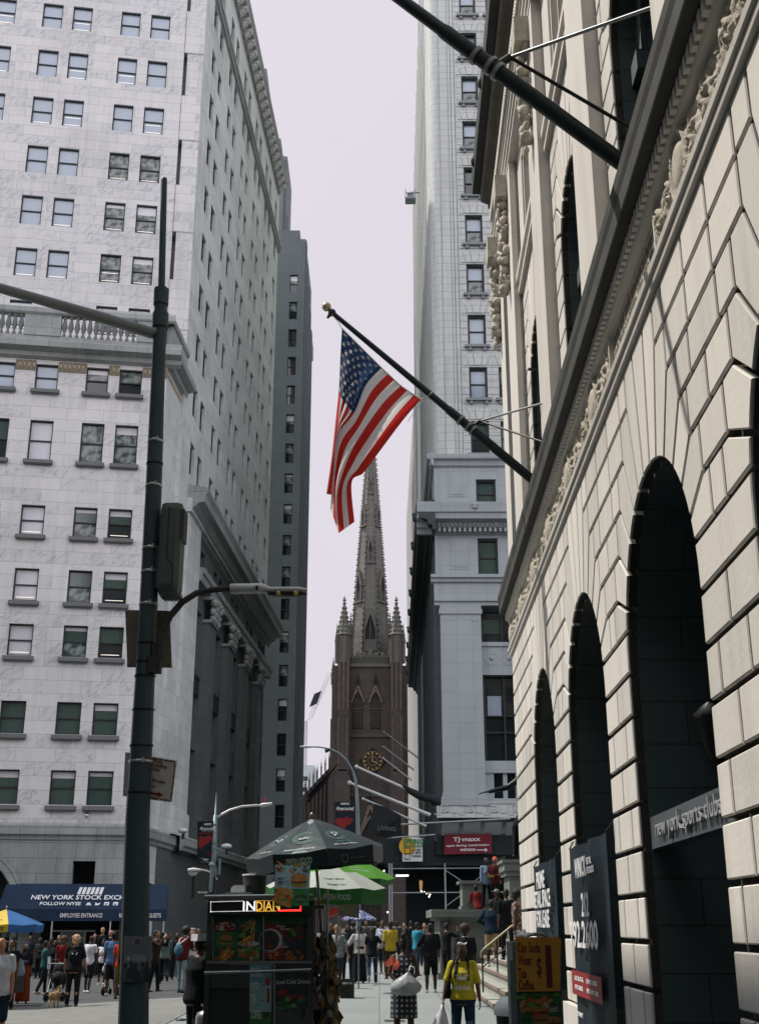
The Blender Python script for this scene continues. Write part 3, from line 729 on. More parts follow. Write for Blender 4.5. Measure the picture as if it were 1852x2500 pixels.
for sx in (-1, 1):
    for (x_, y_, w_, z0, h1, h2) in ((4.25, .2, 1.15, 42, 4.6, 5.8), (3.2, -.4, .45, 43, 4, 3.2), (5.35, .6, .45, 42, 3.4, 2.6), (5.9, .3, .34, 38, 2.6, 2.)):
        onep(sx*x_, y_, z0, w_, h1, h2, 4 if w_ < 1 else 8, 7)
    onep(sx*6.1, .2, 38.6, .25, 1.4, 1.4, 4, 2)
    onep(sx*4.25, -9, 42, 1.15, 4.6, 5.8, 8, 6)
mb = MB(M_SPIRE, fC)
mb.box(-3.3, 3.3, .0, .3, 41.5, 42.0); mb.box(-3.3, 3.3, 0, .25, 43.1, 43.3)
for i in range(22): x_ = -3.2+6.4*i/21; mb.box(x_-.07, x_+.07, .05, .2, 42, 43.1)
for i in range(7): x_ = -3+6*i/6; mb.box(x_-.3, x_+.3, 0, .28, 43.3, 43.9)
mb.prism([(-.5, 0, 43.9), (.5, 0, 43.9), (0, 0, 44.7)], (0, .3, 0))
mb.build('parapet', ch)
# spire: eight faced, crocketed ribs, lucarnes
mb = MB(M_SPIRE, fC)
sy = -4.6
def sr(z): return .12+(88.2-z)*.0765
mb.lathe([(sr(z)*1.0, z) for z in (41.5, 50, 58, 66, 74, 82, 88)], 8, (0, sy, 0), smooth=False, ph=math.pi/8)
mb.box(-3.2, 3.2, -8, -.8, 41.4, 43.2)
for j in range(8):
    a = 2*math.pi*j/8+math.pi/8; z_ = 44
    mb.tube([(sr(z)*math.cos(a), sy+sr(z)*math.sin(a), z) for z in (43, 60, 87)], [.2, .15, .07], 5)
    while z_ < 86.5:
        r_ = sr(z_)+.22; k = .25-.12*(z_-44)/44
        mb.ball((r_*math.cos(a), sy+r_*math.sin(a), z_), (k, k, k*.75), 5, 4); z_ += .98
mb.lathe([(.25, 88), (.1, 88.6), (.3, 89), (.05, 89.4), (.05, 91)], 8, (0, sy, 0)); mb.box(-.5, .5, sy-.06, sy+.06, 90.2, 90.4)
mb.build('spire', ch)
def lucarne(x, z0, h_, wd, ang):
    a = R(ang); r_ = sr(z0)*.93
    T = fC @ Matrix.Translation((r_*math.sin(a), sy+r_*math.cos(a), z0)) @ Matrix.Rotation(-a, 4, 'Z')
    g = MB(M_SPIRE, T)
    for sx in (-1, 1): g.box(sx*wd-.1, sx*wd+.1, -.8, .3, -.3, h_*.6)
    for sx in (-1, 1): g.prism([(sx*(wd+.16), -.6, h_*.55), (sx*(wd-.12), -.6, h_*.55), (0, -.6, h_*1.02), (0, -.6, h_*1.2)], (0, .95, 0))
    g.box(-wd-.2, wd+.2, -.6, .35, -.6, -.3)
    g.m(M_LOUV); g.poly([(-wd, -.12, -.3), (wd, -.12, -.3), (wd, -.12, h_*.55), (0, -.12, h_), (-wd, -.12, h_*.55)])
    g.m(M_SPIRE); g.box(-.06, .06, -.1, .05, -.3, h_*.9)
    g.build('lucarne', ch)
lucarne(0, 45.0, 5.6, .95, 0)
for a in (-45, 45): lucarne(0, 53.5, 4.2, .55, a); lucarne(0, 67, 3., .33, a)
lucarne(0, 60.3, 3.6, .4, 0); lucarne(0, 73, 2.4, .24, 0)
# clock
ck = MB(M_BRND, fC); ck.prism([(.42+2.15*math.cos(R(a)), .02, 26.5+2.15*math.sin(R(a))) for a in (0, 90, 180, 270)], (0, .22, 0))
cz = 26.5; cc = .42
ck.m(M_LOUV).disc((cc, .27, cz), (1.5, 0, 0), (0, 0, 1.5), 28)
ckb = ck.build('clock', ch)
g = MB(M_GOLD, fC); g.ring((cc, .3, cz), (1.5, 0, 0), (0, 0, 1.5), .96); g.ring((cc, .3, cz), (.75, 0, 0), (0, 0, .75), .93)
for k in range(12):
    a = R(30*k); d_ = Vector((math.sin(a), 0, math.cos(a))); q = Vector((math.cos(a), 0, -math.sin(a))); c0 = Vector((cc, .3, cz))
    g.add([c0+d_*1.08-q*.09, c0+d_*1.08+q*.09, c0+d_*1.4+q*.11, c0+d_*1.4-q*.11], [(0,1,2,3)])
g.build('dial', ckb)
for ang, L_, wd in ((118, .95, .11), (-6, 1.3, .08)):
    a = R(ang); d_ = Vector((math.sin(a), 0, math.cos(a))); q = Vector((math.cos(a), 0, -math.sin(a))); c0 = Vector((cc, .34, cz))
    h_ = MB(M_GOLD, fC); h_.add([c0-d_*.2-q*wd, c0-d_*.2+q*wd, c0+d_*L_+q*wd*.5, c0+d_*L_-q*wd*.5], [(0,1,2,3)]); h_.build('hand', ckb)
# nave and aisle at the left of the tower
mb = MB(M_BRN, fC)
mb.prism([(-11.5, -3, 1), (-6.1, -3, 1), (-6.1, -3, 26.3), (-11.5, -3, 20.6)], (0, -30, 0))
for i in range(9):
    x_ = -6.5-.62*i; zt_ = 26.1-.655*1.55*i*.66
    mb.box(x_-.1, x_+.1, -3, -2.6, 1, zt_+.2)
    pinnacle(mb, x_, -2.8, zt_, .17, .9, 1.1, 4, 3)
mb.box(5, 12, -40, -4, 1, 22)
mb.build('nave', ch)
# ------------------------------------------------------------------ small far things in the gap
M_FAR = mat('far_grey_concrete', (.42, .46, .47), .8, var=.1, scale=.3)
fb = thing('apartment_block', 'small pale grey block far off between the dark tower and the church', 'building', (-24, 330, 4))
f3 = frame((0, 330), (1, 0), (0, -1))
x0, x1 = gx(735, 1950, 330), gx(777, 1950, 330); zt_ = gz(1868, 330)
mb = MB(M_FAR, f3); mb.box(x0-6, x1-1.2, -12, 0, 0, zt_); mb.box(x1-1.2, x1+.6, -12, -2, 0, zt_-7); mb.build('wall', fb)
for k in range(6):
    g = MB(M_GD, f3); zz = zt_-3-2.9*k; g.box(x1-4.2, x1-3, .01, .05, zz-1.2, zz); g.build('window', fb)
cn = thing('construction_crane', 'distant thin crane jib with a dark hoarding panel, against the sky left of the church', 'crane', (-70, 480, 0))
mb = MB(mat('crane_steel', (.55, .55, .58), .5, var=.05))
p0 = at(748, 1760, 480); p1 = at(800, 1640, 480)
for q in ((0,0,0), (2.2, 0, .8), (1.1, 1.8, .4)): mb.tube([p0+Vector(q), p1+Vector(q)], .14, 5)
for k in range(13):
    a = p0.lerp(p1, k/13); b = p0.lerp(p1, (k+1)/13); mb.tube([a, b+Vector((2.2, 0, .8))], .1, 4)
mb.build('jib', cn)
mb = MB(M_DARK); a = at(764, 1722, 479); b = at(776, 1690, 479); q = Vector((1.5, 0, .7)); mb.prism([a-q, a+q, b+q, b-q], (0, .4, 0)); mb.build('panel', cn)
mb = MB(mat('crane_steel', (1, 1, 1))); mb.tube([at(740, 2000, 490), at(745, 1760, 485)], 1., 6); mb.build('mast', cn)
# ------------------------------------------------------------------ right: tall pale granite skyscraper beyond the temple steps
M_GRN = stone('pale_granite', (.54, .565, .545), (.49, .515, .50), (.25, .27, .265), 1.25, .55, ms=.012, grime=.4, gcol=(.18, .20, .185))
M_GRN2 = stone('blue_granite', (.36, .40, .41), (.33, .37, .38), (.22, .24, .25), .95, .9, ms=.008, grime=.3, gcol=(.17, .19, .2), offset=0)
bk = thing('skyscraper', 'tall pale granite skyscraper with rounded corner pier and dark cornices, behind the temple steps', 'building', (12, 90, 0))
XS = 3.5
dS = (.0105, .99994); nS = (-.99994, .0105)
fS = frame((XS, 72), dS, nS)          # street side, receding
fF = frame((0, 72), (1, 0), (0, -1))  # front facing us
rows14 = [(66.7-3.93*k-1.95-.35, 66.7-3.93*k+.0) for k in range(-2, 9)]
rows14 = [(64.65-3.92*k-2.3, 64.65-3.92*k) for k in range(-3, 9)]
cols14 = [(5.95, 7.17), (7.92, 9.12), (10.6, 11.8), (12.5, 13.7)]
extra = [(27.35, 29.2), (22.75, 25.2), (18.6, 20.45)]
mb = MB(M_GRN, fF)
wall_holes(mb, 5.35, 22, 30.4, 84, [(a, b, c, d) for (c, d) in rows14 for (a, b) in cols14], .4)
mb.m(M_GRN2); wall_holes(mb, 3.5, 22, 21.4, 30.4, [(a+.25, b+.3, c, d) for (c, d) in extra[:2] for (a, b) in cols14], .45)
mb.build('front_wall', bk)
# rounded corner pier with vertical grooves
mb = MB(M_GRN)
n = 10; arc = [(5.35, .0), (5.0, .0), (4.96, -.06), (4.9, 0), (4.35, 0), (4.31, -.06), (4.25, 0)]
arc += [(3.5+.75-.75*math.sin(R(a)), -.75+.75*math.cos(R(a))) for a in range(0, 91, 15)] + [(3.5, -2.2), (3.56, -2.25), (3.5, -2.3), (3.5, -3.4)]
vs = [(x, 72-y, z) for z in (30.3, 84) for x, y in arc]; k = len(arc)
mb.add(vs, [(i, i+1, k+i+1, k+i) for i in range(k-1)]); mb.build('corner_pier', bk)
# street side: narrow piers and dark window strips
mb = MB(M_GRN, fS); mb.box(3.4, 55, -.6, -.5, 30, 84)
for i in range(15):
    s = 3.4+3.45*i; mb.box(s, s+1.15, -.5, .05, 30, 84); mb.box(s+1.95, s+2.3, -.5, -.12, 30, 84)
mb.build('side_wall', bk)
sp = MB(M_GRN2, fS)
for z in [64.65-3.92*k for k in range(-4, 9)]: sp.box(4.5, 55, -.5, -.38, z, z+1.45)
sp.build('spandrels', bk)
g = MB(M_GD, fS); g.box(4.5, 55, -.52, -.45, 30.5, 84); g.build('side_windows', bk, kind='stuff')
# keystones, rustication lintels
kb = MB(M_GRN)
kb.prism([(-.2, 0, 0), (.2, 0, 0), (.3, 0, .75), (-.3, 0, .75)], (0, .07, 0)); 
for sx in (-1, 1): kb.prism([(sx*.24, 0, 0), (sx*.62, 0, 0), (sx*.8, 0, .75), (sx*.34, 0, .75)], (0, .045, 0)); kb.prism([(sx*.66, 0, 0), (sx*.95, 0, .0), (sx*.95, 0, .42), (sx*.78, 0, .42)], (0, .03, 0))
kme = kb.data('lintel'); box_uv(kme)
sb = MB(M_GRN2); sb.box(-.85, .85, 0, .22, -.2, -.02); sb.box(-.6, -.4, 0, .16, -.42, -.2); sb.box(.4, .6, 0, .16, -.42, -.2); sme = sb.data('sill')
def st14(k, ci, r):
    t = r.random(); return (M_GB, M_GM, 0) if t < .4 else (M_GB, M_GB, 0) if t < .6 else (M_GG, M_GD, 0) if t < .8 else (M_GW, M_GM, 0)
rng = random.Random(11); cache = {}
for (c, d) in rows14+extra[:2]:
    for (a, b) in cols14[:3]:
        low = c < 30
        if low: a += .25; b += .3
        w_, h_ = round(b-a, 2), round(d-c, 2); st = st14('', 0, rng)
        if low: st = [(M_GG, M_GG, 0), (M_GG, M_GM, 0)][rng.randrange(2)]
        if (w_, h_) not in cache: cache[w_, h_] = frame_mesh(w_, h_, .13, .2)
        if (w_, h_, st) not in cache: cache[w_, h_, st] = pane_mesh(w_, h_, *st)
        M = fF @ Matrix.Translation(((a+b)/2, -.36, c)); f = inst('window', cache[w_, h_], bk, M); inst('pane', cache[w_, h_, st], f, M)
        if not low:
            inst('sill', sme, f, fF @ Matrix.Translation(((a+b)/2, 0, c))); inst('lintel', kme, f, fF @ Matrix.Translation(((a+b)/2, .002, d+.12)))
# joints of the rusticated front between windows
jb = MB(mat('joint_shadow', (.09, .10, .095), .9, var=.1), fF)
for z in [64.65-3.92*k for k in range(-3, 9)]:
    jb.box(5.5, 22, .001, .012, z+1.2, z+1.235)
    for q in range(5): jb.box(5.5, 5.93, .001, .01, z-.05-.5*q, z-.03-.5*q); jb.box(7.2, 7.9, .001, .01, z-.05-.5*q, z-.03-.5*q)
for x_ in (5.42, 5.15): jb.box(x_, x_+.035, .001, .012, 31, 84)
jb.build('rustication_joints', bk)
# lower storeys
mb = MB(M_GRN2)
course(mb, [(0, 30.0), (.15, 30.1), (.2, 30.4), (.42, 30.5), (.45, 30.8), (0, 30.95)], 3.2, 22, fF); course(mb, [(0, 30.0), (.15, 30.1), (.2, 30.4), (.42, 30.5), (.45, 30.8), (0, 30.95)], -.4, 55, fS)
mb.build('upper_cornice', bk)
big = [(0, 25.4), (.15, 25.45), (.2, 25.75), (.45, 25.8), (.5, 26.1), (1.0, 26.2), (1.05, 26.55), (1.15, 26.6), (1.2, 27.25), (0, 27.4)]
mb = MB(M_GRN2); course(mb, big, 2.35, 22, fF)
mb.fr = fF
for i in range(52): mb.box(3.7+.32*i, 3.87+.32*i, .2, .5, 25.5, 25.75); 
for i in range(60): mb.ball((3.7+.28*i, .5, 25.95), (.1, .1, .13), 6, 4)
mb.ball((6.0, 1.2, 26.95), (.2, .12, .22), 8, 6); mb.ball((5.88, 1.28, 27.05), .07, 6, 4); mb.ball((6.12, 1.28, 27.05), .07, 6, 4)
mb.build('main_cornice', bk)
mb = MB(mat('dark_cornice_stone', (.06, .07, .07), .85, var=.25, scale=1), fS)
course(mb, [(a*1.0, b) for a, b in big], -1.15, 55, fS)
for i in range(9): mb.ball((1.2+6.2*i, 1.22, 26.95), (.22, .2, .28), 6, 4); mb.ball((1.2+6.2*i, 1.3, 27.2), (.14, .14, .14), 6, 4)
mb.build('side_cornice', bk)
mb = MB(M_GRN2)
course(mb, [(0, 22.2), (.2, 22.3), (.22, 22.5), (.35, 22.55), (.35, 22.75), (0, 22.85)], 3.2, 22, fF)
course(mb, [(0, 20.75), (.12, 20.8), (.12, 21.0), (.25, 21.05), (.25, 21.3), (.05, 21.35), (.05, 22.3), (0, 22.35)], 3.4, 22, fF)
mb.fr = fF
for x0_, x1_ in ((3.75, 6.25), (8.6, 11.1), (13.4, 16)):
    mb.box(x0_, x1_, -.3, .28, 9.4, 20.3); mb.box(x0_-.08, x1_+.08, -.3, .36, 20.2, 20.5); mb.box(x0_-.02, x1_+.02, -.3, .32, 20.5, 20.75)
    for q in range(3): mb.box(x0_-.05-.06*q, x1_+.05+.06*q, -.3, .33+.05*q, 9.4-.25*(q+1), 9.4-.25*q)
    for x_ in (x0_+.72, x1_-.75): mb.box(x_, x_+.04, .281, .286, 9.6, 20.1)
    mb.ring(((x0_+.4), .3, 19.9), (.2, 0, 0), (0, 0, .2), .7, 16, 180, 360); mb.ring(((x1_-.4), .3, 19.9), (.2, 0, 0), (0, 0, .2), .7, 16, 180, 360)
mb.box(3.5, 22, -3, -1.2, 0, 30)
mb.build('pilasters', bk)
mb = MB(M_GRN2, fF)
for x0_, x1_ in ((6.25, 8.6), (11.1, 13.4)):
    mb.box(x0_, x1_, -1.2, -.35, 16.6, 18.5); mb.box(x0_, x1_, -1.2, -.2, 10.6, 11.3); mb.box(x0_, x1_, -1.2, -.25, 18.3, 18.55); mb.box(x0_, x1_, -1.2, -.25, 16.5, 16.75); mb.box(x0_, x1_, -1.2, -.15, 8.8, 9.1); mb.box(x0_, x0_+.55, -1.2, -.3, 9.1, 10.6); mb.box(x1_-.5, x1_, -1.2, -.3, 9.1, 10.6); mb.box(x0_+1.1, x0_+1.35, -1.2, -.35, 9.1, 10.6)
    for k in range(2): mb.ring((x0_+.65+1.05*k, -.33, 17.55), (.5, 0, 0), (0, 0, .42), .72, 22); mb.ball((x0_+.65+1.05*k, -.34, 17.55), (.14, .08, .14), 8, 6)
    mb.m(M_FRAME); mb.box(x0_+.1, x0_+.2, -1.2, -.5, 11.3, 20.2); mb.box(x0_+1.3, x0_+1.4, -1.2, -.6, 11.3, 20.2); mb.box(x0_, x1_, -1.2, -.7, 14.0, 14.08); mb.box(x0_, x1_, -1.2, -.7, 13.0, 13.1)
    mb.m(M_GD); mb.quad((x0_, -.9, 9), (x1_, -.9, 9), (x1_, -.9, 20.6), (x0_, -.9, 20.6))
    mb.m(M_GG); mb.quad((x0_+.2, -.85, 19.2), (x0_+1.3, -.85, 19.2), (x0_+1.3, -.85, 20.1), (x0_+.2, -.85, 20.1)); mb.m(M_GB); mb.quad((x0_+.35, -.85, 14.1), (x0_+1.2, -.85, 14.1), (x0_+1.2, -.85, 15.3), (x0_+.35, -.85, 15.3)); mb.m(M_GRN2)
mb.build('window_bays', bk)
# raised square panels on the wide corner pier
for (a, b, c, d) in ((4.55, 5.35, 28.15, 29.75), (4.6, 5.5, 23.3, 25.0)):
    mb = MB(M_GRN2, fF); mb.box(a, b, 0, .05, c, d); mb.box(a-.14, b+.14, 0, .025, c-.14, d+.14); mb.build('wall_panel', bk)
# greek key band
mb = MB(M_GRN, fF); mb.box(3.35, 22, -.2, .42, 8.75, 8.85); mb.box(3.35, 22, -.2, .42, 7.95, 8.05); mb.box(3.35, 22, -.2, .36, 8.05, 8.75)
mb.m(M_GRN)
for i in range(26):
    x_ = 3.5+.72*i
    if i % 2:
        for (a, b, c, d) in ((0, .3, 8.2, 8.6),): mb.box(x_+a, x_+b, .36, .4, c, d)
        continue
    for (a, b, c, d) in ((0, .06, 8.12, 8.66), (0, .5, 8.6, 8.66), (.44, .5, 8.25, 8.6), (.16, .5, 8.25, 8.31), (.16, .22, 8.31, 8.48), (-.3, 0, 8.12, 8.18), (.22, .34, 8.42, 8.48)): mb.box(x_+a, x_+b, .36, .41, c, d)
mb.build('greek_key_band', bk)
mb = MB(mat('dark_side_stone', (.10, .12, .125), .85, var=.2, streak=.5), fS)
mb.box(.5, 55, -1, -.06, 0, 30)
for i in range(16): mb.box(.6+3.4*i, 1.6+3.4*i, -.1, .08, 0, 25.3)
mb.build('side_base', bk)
# ------------------------------------------------------------------ pale ribbed building further along
M_PALE = mat('pale_terracotta', (.62, .62, .60), .8, var=.12, scale=.6)
pb = thing('ribbed_tower', 'bright pale office tower with close vertical ribs along the street, beyond the granite skyscraper', 'building', (12, 150, 2))
mb = MB(M_PALE); X5 = 4.12
mb.box(X5+.3, 22, 130, 176, 1, 62); 
for i in range(23): y_ = 130+2.0*i; mb.box(X5, X5+.35, y_, y_+.75, 1, 62)
mb.build('wall', pb)
g = MB(M_GD); g.box(X5+.26, X5+.29, 130, 175.5, 8, 60); g.build('windows', pb, kind='stuff')
fr_ = MB(mat('window_cleaning_rig', (.3, .33, .36), .5, .3, var=.1))
rg = thing('window_cleaning_cradle', 'small grey cradle jutting from the skyscraper edge high above the flag', 'cradle', at(1000, 480, 96))
c0 = at(1001, 480, 96); fr_.box(c0.x-.45, c0.x+.5, 95.6, 96.6, c0.z-.45, c0.z-.3)
for a, b in ((-.45, 95.6), (.45, 95.6), (-.45, 96.5), (.45, 96.5)): fr_.tube([(c0.x+a, b, c0.z-.4), (c0.x+a, b, c0.z+.55)], .04, 5)
fr_.box(c0.x-.45, c0.x+.5, 95.6, 95.64, c0.z+.1, c0.z+.2); fr_.box(c0.x-.3, c0.x+.3, 95.7, 96.4, c0.z-.3, c0.z+.15); fr_.tube([(c0.x, 96, c0.z+.5), (c0.x+2.2, 96, c0.z+.3)], .06, 6); fr_.build('cradle_frame', rg)
# ------------------------------------------------------------------ unseen blocks added behind and left of the viewer to shade the street and show in the windows
M_BEH = stone('unseen_block_limestone', (.34, .33, .30), (.30, .29, .27), (.18, .17, .16), 2., .8, ms=.01, grime=.4)
for nm, lab, (bx0, bx1, by0, by1, bz), loc_ in (('unseen_corner_bank', 'low stone corner bank across the street to the left of the viewer', (-60, -13, -45, 21, 28.5), 0), ('unseen_office_block', 'tall stone office block behind the viewer', (-9, 40, -75, -30, 84), 0), ('unseen_office_block', 'stone office block behind the viewer to the left', (-70, -18, -110, -56, 84), 0)):
    t = thing(nm, lab, 'building', ((bx0+bx1)/2, (by0+by1)/2, 0)); mb = MB(M_BEH)  # each is an added block out of view, sized to shade the street
    fX = frame((bx0, by1), (1, 0), (0, 1)); W_ = bx1-bx0
    hs = [(a, a+1.6, z, z+2.3) for a in lin(2, W_-4, int((W_-6)/4)) for z in lin(4, bz-5, int((bz-9)/4))]
    mb.fr = fX; wall_holes(mb, 0, W_, 0, bz, hs, .4); mb.fr = Matrix(); mb.box(bx0, bx1, by0, by1-.5, 0, bz-.1); mb.box(bx0-.5, bx1+.5, by1-.6, by1+.8, bz-1, bz); mb.build('wall', t)
    mb = MB(M_GD, fX)
    for a, b, c, d in hs: mb.quad((a, -.35, c), (b, -.35, c), (b, -.35, d), (a, -.35, d))
    mb.build('windows', t, kind='stuff')
# ------------------------------------------------------------------ right: rusticated bank front with arches
M_LIME = stone('warm_limestone', (.62, .595, .555), (.56, .535, .50), (.6, .57, .53), 3., 3., ms=0, grime=.5, gcol=(.24, .22, .18), rough=.85, bump=.3)
M_LIMES = [M_LIME, stone('grey_limestone_block', (.57, .55, .515), (.51, .49, .455), (.4, .38, .34), 3., 3., ms=0, grime=.6, gcol=(.20, .19, .16), rough=.85, bump=.35), stone('pale_limestone_block', (.66, .63, .59), (.60, .57, .535), (.5, .46, .41), 3., 3., ms=0, grime=.45, gcol=(.26, .235, .19), rough=.85, bump=.3)]
RB = random.Random(77)
M_LIMED = mat('limestone_joint_shade', (.055, .052, .045), .9, var=.25, scale=2)  # block sides and joint floors coloured dark so joints read as deep shade
M_LIMEJ = stone('shaded_jamb_limestone', (.066, .092, .094), (.056, .08, .082), (.018, .026, .027), 1.3, .49, ms=.008, grime=.3, gcol=(.15, .14, .12))  # dark teal base colour carries the shade inside the arches
PR = (2.62, 0.); dR = (.02075, .99978); nR = (-.99978, .02075); fR = frame(PR, dR, nR)
rb = thing('bank_building', 'sunlit beige bank building of jointed stone blocks with dark arches and carved frieze', 'building', (10, 15, 0))
DEP, GAP = .12, .06
def inset(pts, g):
    n = len(pts); A = 0
    for i in range(n):
        x0, y0 = pts[i]; x1, y1 = pts[(i+1) % n]; A += x0*y1-x1*y0
    if A < 0: pts = pts[::-1]
    L = []
    for i in range(n):
        x0, y0 = pts[i]; x1, y1 = pts[(i+1) % n]; dx, dy = x1-x0, y1-y0; l = math.hypot(dx, dy) or 1e-9
        nx, ny = -dy/l, dx/l; L.append((x0+nx*g, y0+ny*g, dx/l, dy/l))
    out = []
    for i in range(n):
        a = L[i-1]; b = L[i]; det = a[2]*b[3]-a[3]*b[2]
        if abs(det) < .03: out.append((b[0], b[1])); continue
        t = ((b[0]-a[0])*b[3]-(b[1]-a[1])*b[2])/det; out.append((a[0]+a[2]*t, a[1]+a[3]*t))
    return out
def block(mb, back, pts, y):
    q = inset(pts, GAP/2); c = .012
    q2 = inset(pts, GAP/2+c); n = len(q)
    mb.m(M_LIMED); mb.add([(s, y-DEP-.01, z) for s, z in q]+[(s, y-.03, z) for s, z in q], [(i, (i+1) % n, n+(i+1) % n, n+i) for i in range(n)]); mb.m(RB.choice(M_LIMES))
    mb.add([(s, y-.03, z) for s, z in q]+[(s, y-c, z) for s, z in q]+[(s, y, z) for s, z in q2],
        [(i, (i+1) % n, n+(i+1) % n, n+i) for i in range(n)]+[(n+i, n+(i+1) % n, 2*n+(i+1) % n, 2*n+i) for i in range(n)]+[tuple(range(2*n, 3*n))])
    back.poly([(s, y-DEP, z) for s, z in pts])
def rust_front(name, centres, r, zc, lines, angs, P0, s0, s1, y, wid=.92, bays=None, root=rb):
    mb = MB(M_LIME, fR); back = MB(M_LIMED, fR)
    ks = max(i for i, z in enumerate(lines) if z <= zc)
    Ps = [(P0, lines[ks+1])]+[((lines[ks+2+i]-zc)/math.tan(R(a)), lines[ks+2+i]) for i, a in enumerate(angs)]
    a0 = math.degrees(math.asin((lines[ks+1]-zc)/r)); TH_ = [a0]+list(angs)
    arcp = lambda t: (r*math.cos(R(t)), zc+r*math.sin(R(t)))
    def half(i):
        if i <= ks: return r
        return Ps[i-ks-1][0] if i-ks-1 < len(Ps) else 0
    for i in range(len(lines)-1):
        za, zb = lines[i], lines[i+1]
        spans = []
        if bays:
            for c in centres: spans += [(c-bays, c-half(i)), (c+half(i), c+bays)]
        else:
            cs = sorted(centres); cur = s0
            for c in cs: spans.append((cur, c-half(i))); cur = c+half(i)
            spans.append((cur, s1))
        for a, b in spans:
            W = b-a
            if W < .05: continue
            if i == ks and not bays or W < .62: cuts = [a, b]
            else:
                n = max(1, round(W/wid)); n = max(n, 2) if W > 1.2 else n
                cuts = [a+W*k/n for k in range(n+1)] if i % 2 else [a]+[a+W*(k+.5)/n for k in range(n)]+[b] if n > 1 else [a, b]
            for k in range(len(cuts)-1):
                p, q = cuts[k], cuts[k+1]; pts = [(p, za), (q, za), (q, zb), (p, zb)]
                if i == ks:
                    for c in centres:
                        if abs(p-(c+r)) < .02: pts = [(q, za), (q, zb)]+[(c+arcp(a0*t)[0], arcp(a0*t)[1]) for t in (1, .5, 0)]+[(c+r, za)]
                    for c in centres:
                        if abs(q-(c-r)) < .02:
                            if len(pts) == 4: pts = [(p, zb), (p, za), (c-r, za)]+[(c-arcp(a0*t)[0], arcp(a0*t)[1]) for t in (0, .5, 1)]
                            else: pts = pts[2:]+[(c-r, za)]+[(c-arcp(a0*t)[0], arcp(a0*t)[1]) for t in (0, .5, 1)]
                block(mb, back, pts, y)
    for c in centres:
        for sx in (-1, 1):
            for k in range(len(angs)):
                A_, B_ = TH_[k], TH_[k+1]
                pts = [(c+sx*x, z) for x, z in [arcp(B_-(B_-A_)*t/3) for t in range(4)]] + [(c+sx*Ps[k][0], Ps[k][1]), (c+sx*Ps[k][0], Ps[k+1][1]), (c+sx*Ps[k+1][0], Ps[k+1][1])]
                block(mb, back, pts, y)
        K = Ps[-1]; t = TH_[-1]
        block(mb, back, [(c-arcp(t)[0], arcp(t)[1]), (c, zc+r), (c+arcp(t)[0], arcp(t)[1]), (c+K[0], K[1]), (c-K[0], K[1])], y)
    mb.build(name, root)
    return back
def opening(centres, r, zc, z0, y0, y1, mt):
    mb = MB(mt, fR)
    for c in centres:
        arc = [(c+r*math.cos(R(a)), zc+r*math.sin(R(a))) for a in range(0, 181, 9)]
        pts = [(c+r, z0)]+arc+[(c-r, z0)]
        for i in range(len(pts)-1):
            (a, b), (p, q) = pts[i], pts[i+1]; mb.quad((a, y0, b), (a, y1, b), (p, y1, q), (p, y0, q))
    return mb
AC = [22.70, 17.29, 11.99, 6.65]; AR, AZ = 1.78, 4.8
Z0 = [.81+.49*k for k in range(16)]
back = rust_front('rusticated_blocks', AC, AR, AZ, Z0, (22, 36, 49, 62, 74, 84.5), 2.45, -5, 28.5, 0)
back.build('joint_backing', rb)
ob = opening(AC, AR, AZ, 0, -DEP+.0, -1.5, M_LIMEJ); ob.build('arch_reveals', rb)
mb = MB(M_LIME, fR)
cur = -5
for c in sorted(AC)+[30.28]: mb.box(cur, min(c-AR, 28.52), -.8, .08, -.3, .81); cur = c+AR
mb.build('plinth', rb)
M_DGL = mat('dark_shop_glass', (.012, .02, .023), .12, var=0, spec=.8)
for c in AC:
    g = MB(M_FRAME, fR); g.box(c-AR, c+AR, -1.5, -1.4, 4.55, 4.75)
    for s_ in (c-AR+.03, c-.6, c+.6, c+AR-.1): g.box(s_, s_+.07, -1.5, -1.42, 0, 6.4)
    g.m(M_DGL); g.quad((c-AR, -1.48, 0), (c+AR, -1.48, 0), (c+AR, -1.48, 6.7), (c-AR, -1.48, 6.7)); g.build('arch_window', rb)
# dark wall lamp inside the third arch
mb = MB(M_BLK, fR); mb.lathe([(.02, -.3), (.12, -.1), (.2, .25), (.23, .3), (.02, .5)], 8, (13.45, -.85, 3.9)); mb.tube([(13.77, -.85, 3.8), (13.45, -.85, 3.65), (13.45, -.85, 3.7)], .03, 6); tl = mb.build('wall_lantern', None); tag(tl, 'dark iron lantern on the jamb inside the gym entrance arch', 'lantern')
# solid body behind, end wall
mb = MB(M_LIMEJ, fR); mb.box(-5, 28.45, -14, -1.6, -.3, 21.5); mb.box(24.6, 28.42, -1.65, -DEP-.01, -.3, 21); mb.build('body_wall', rb)
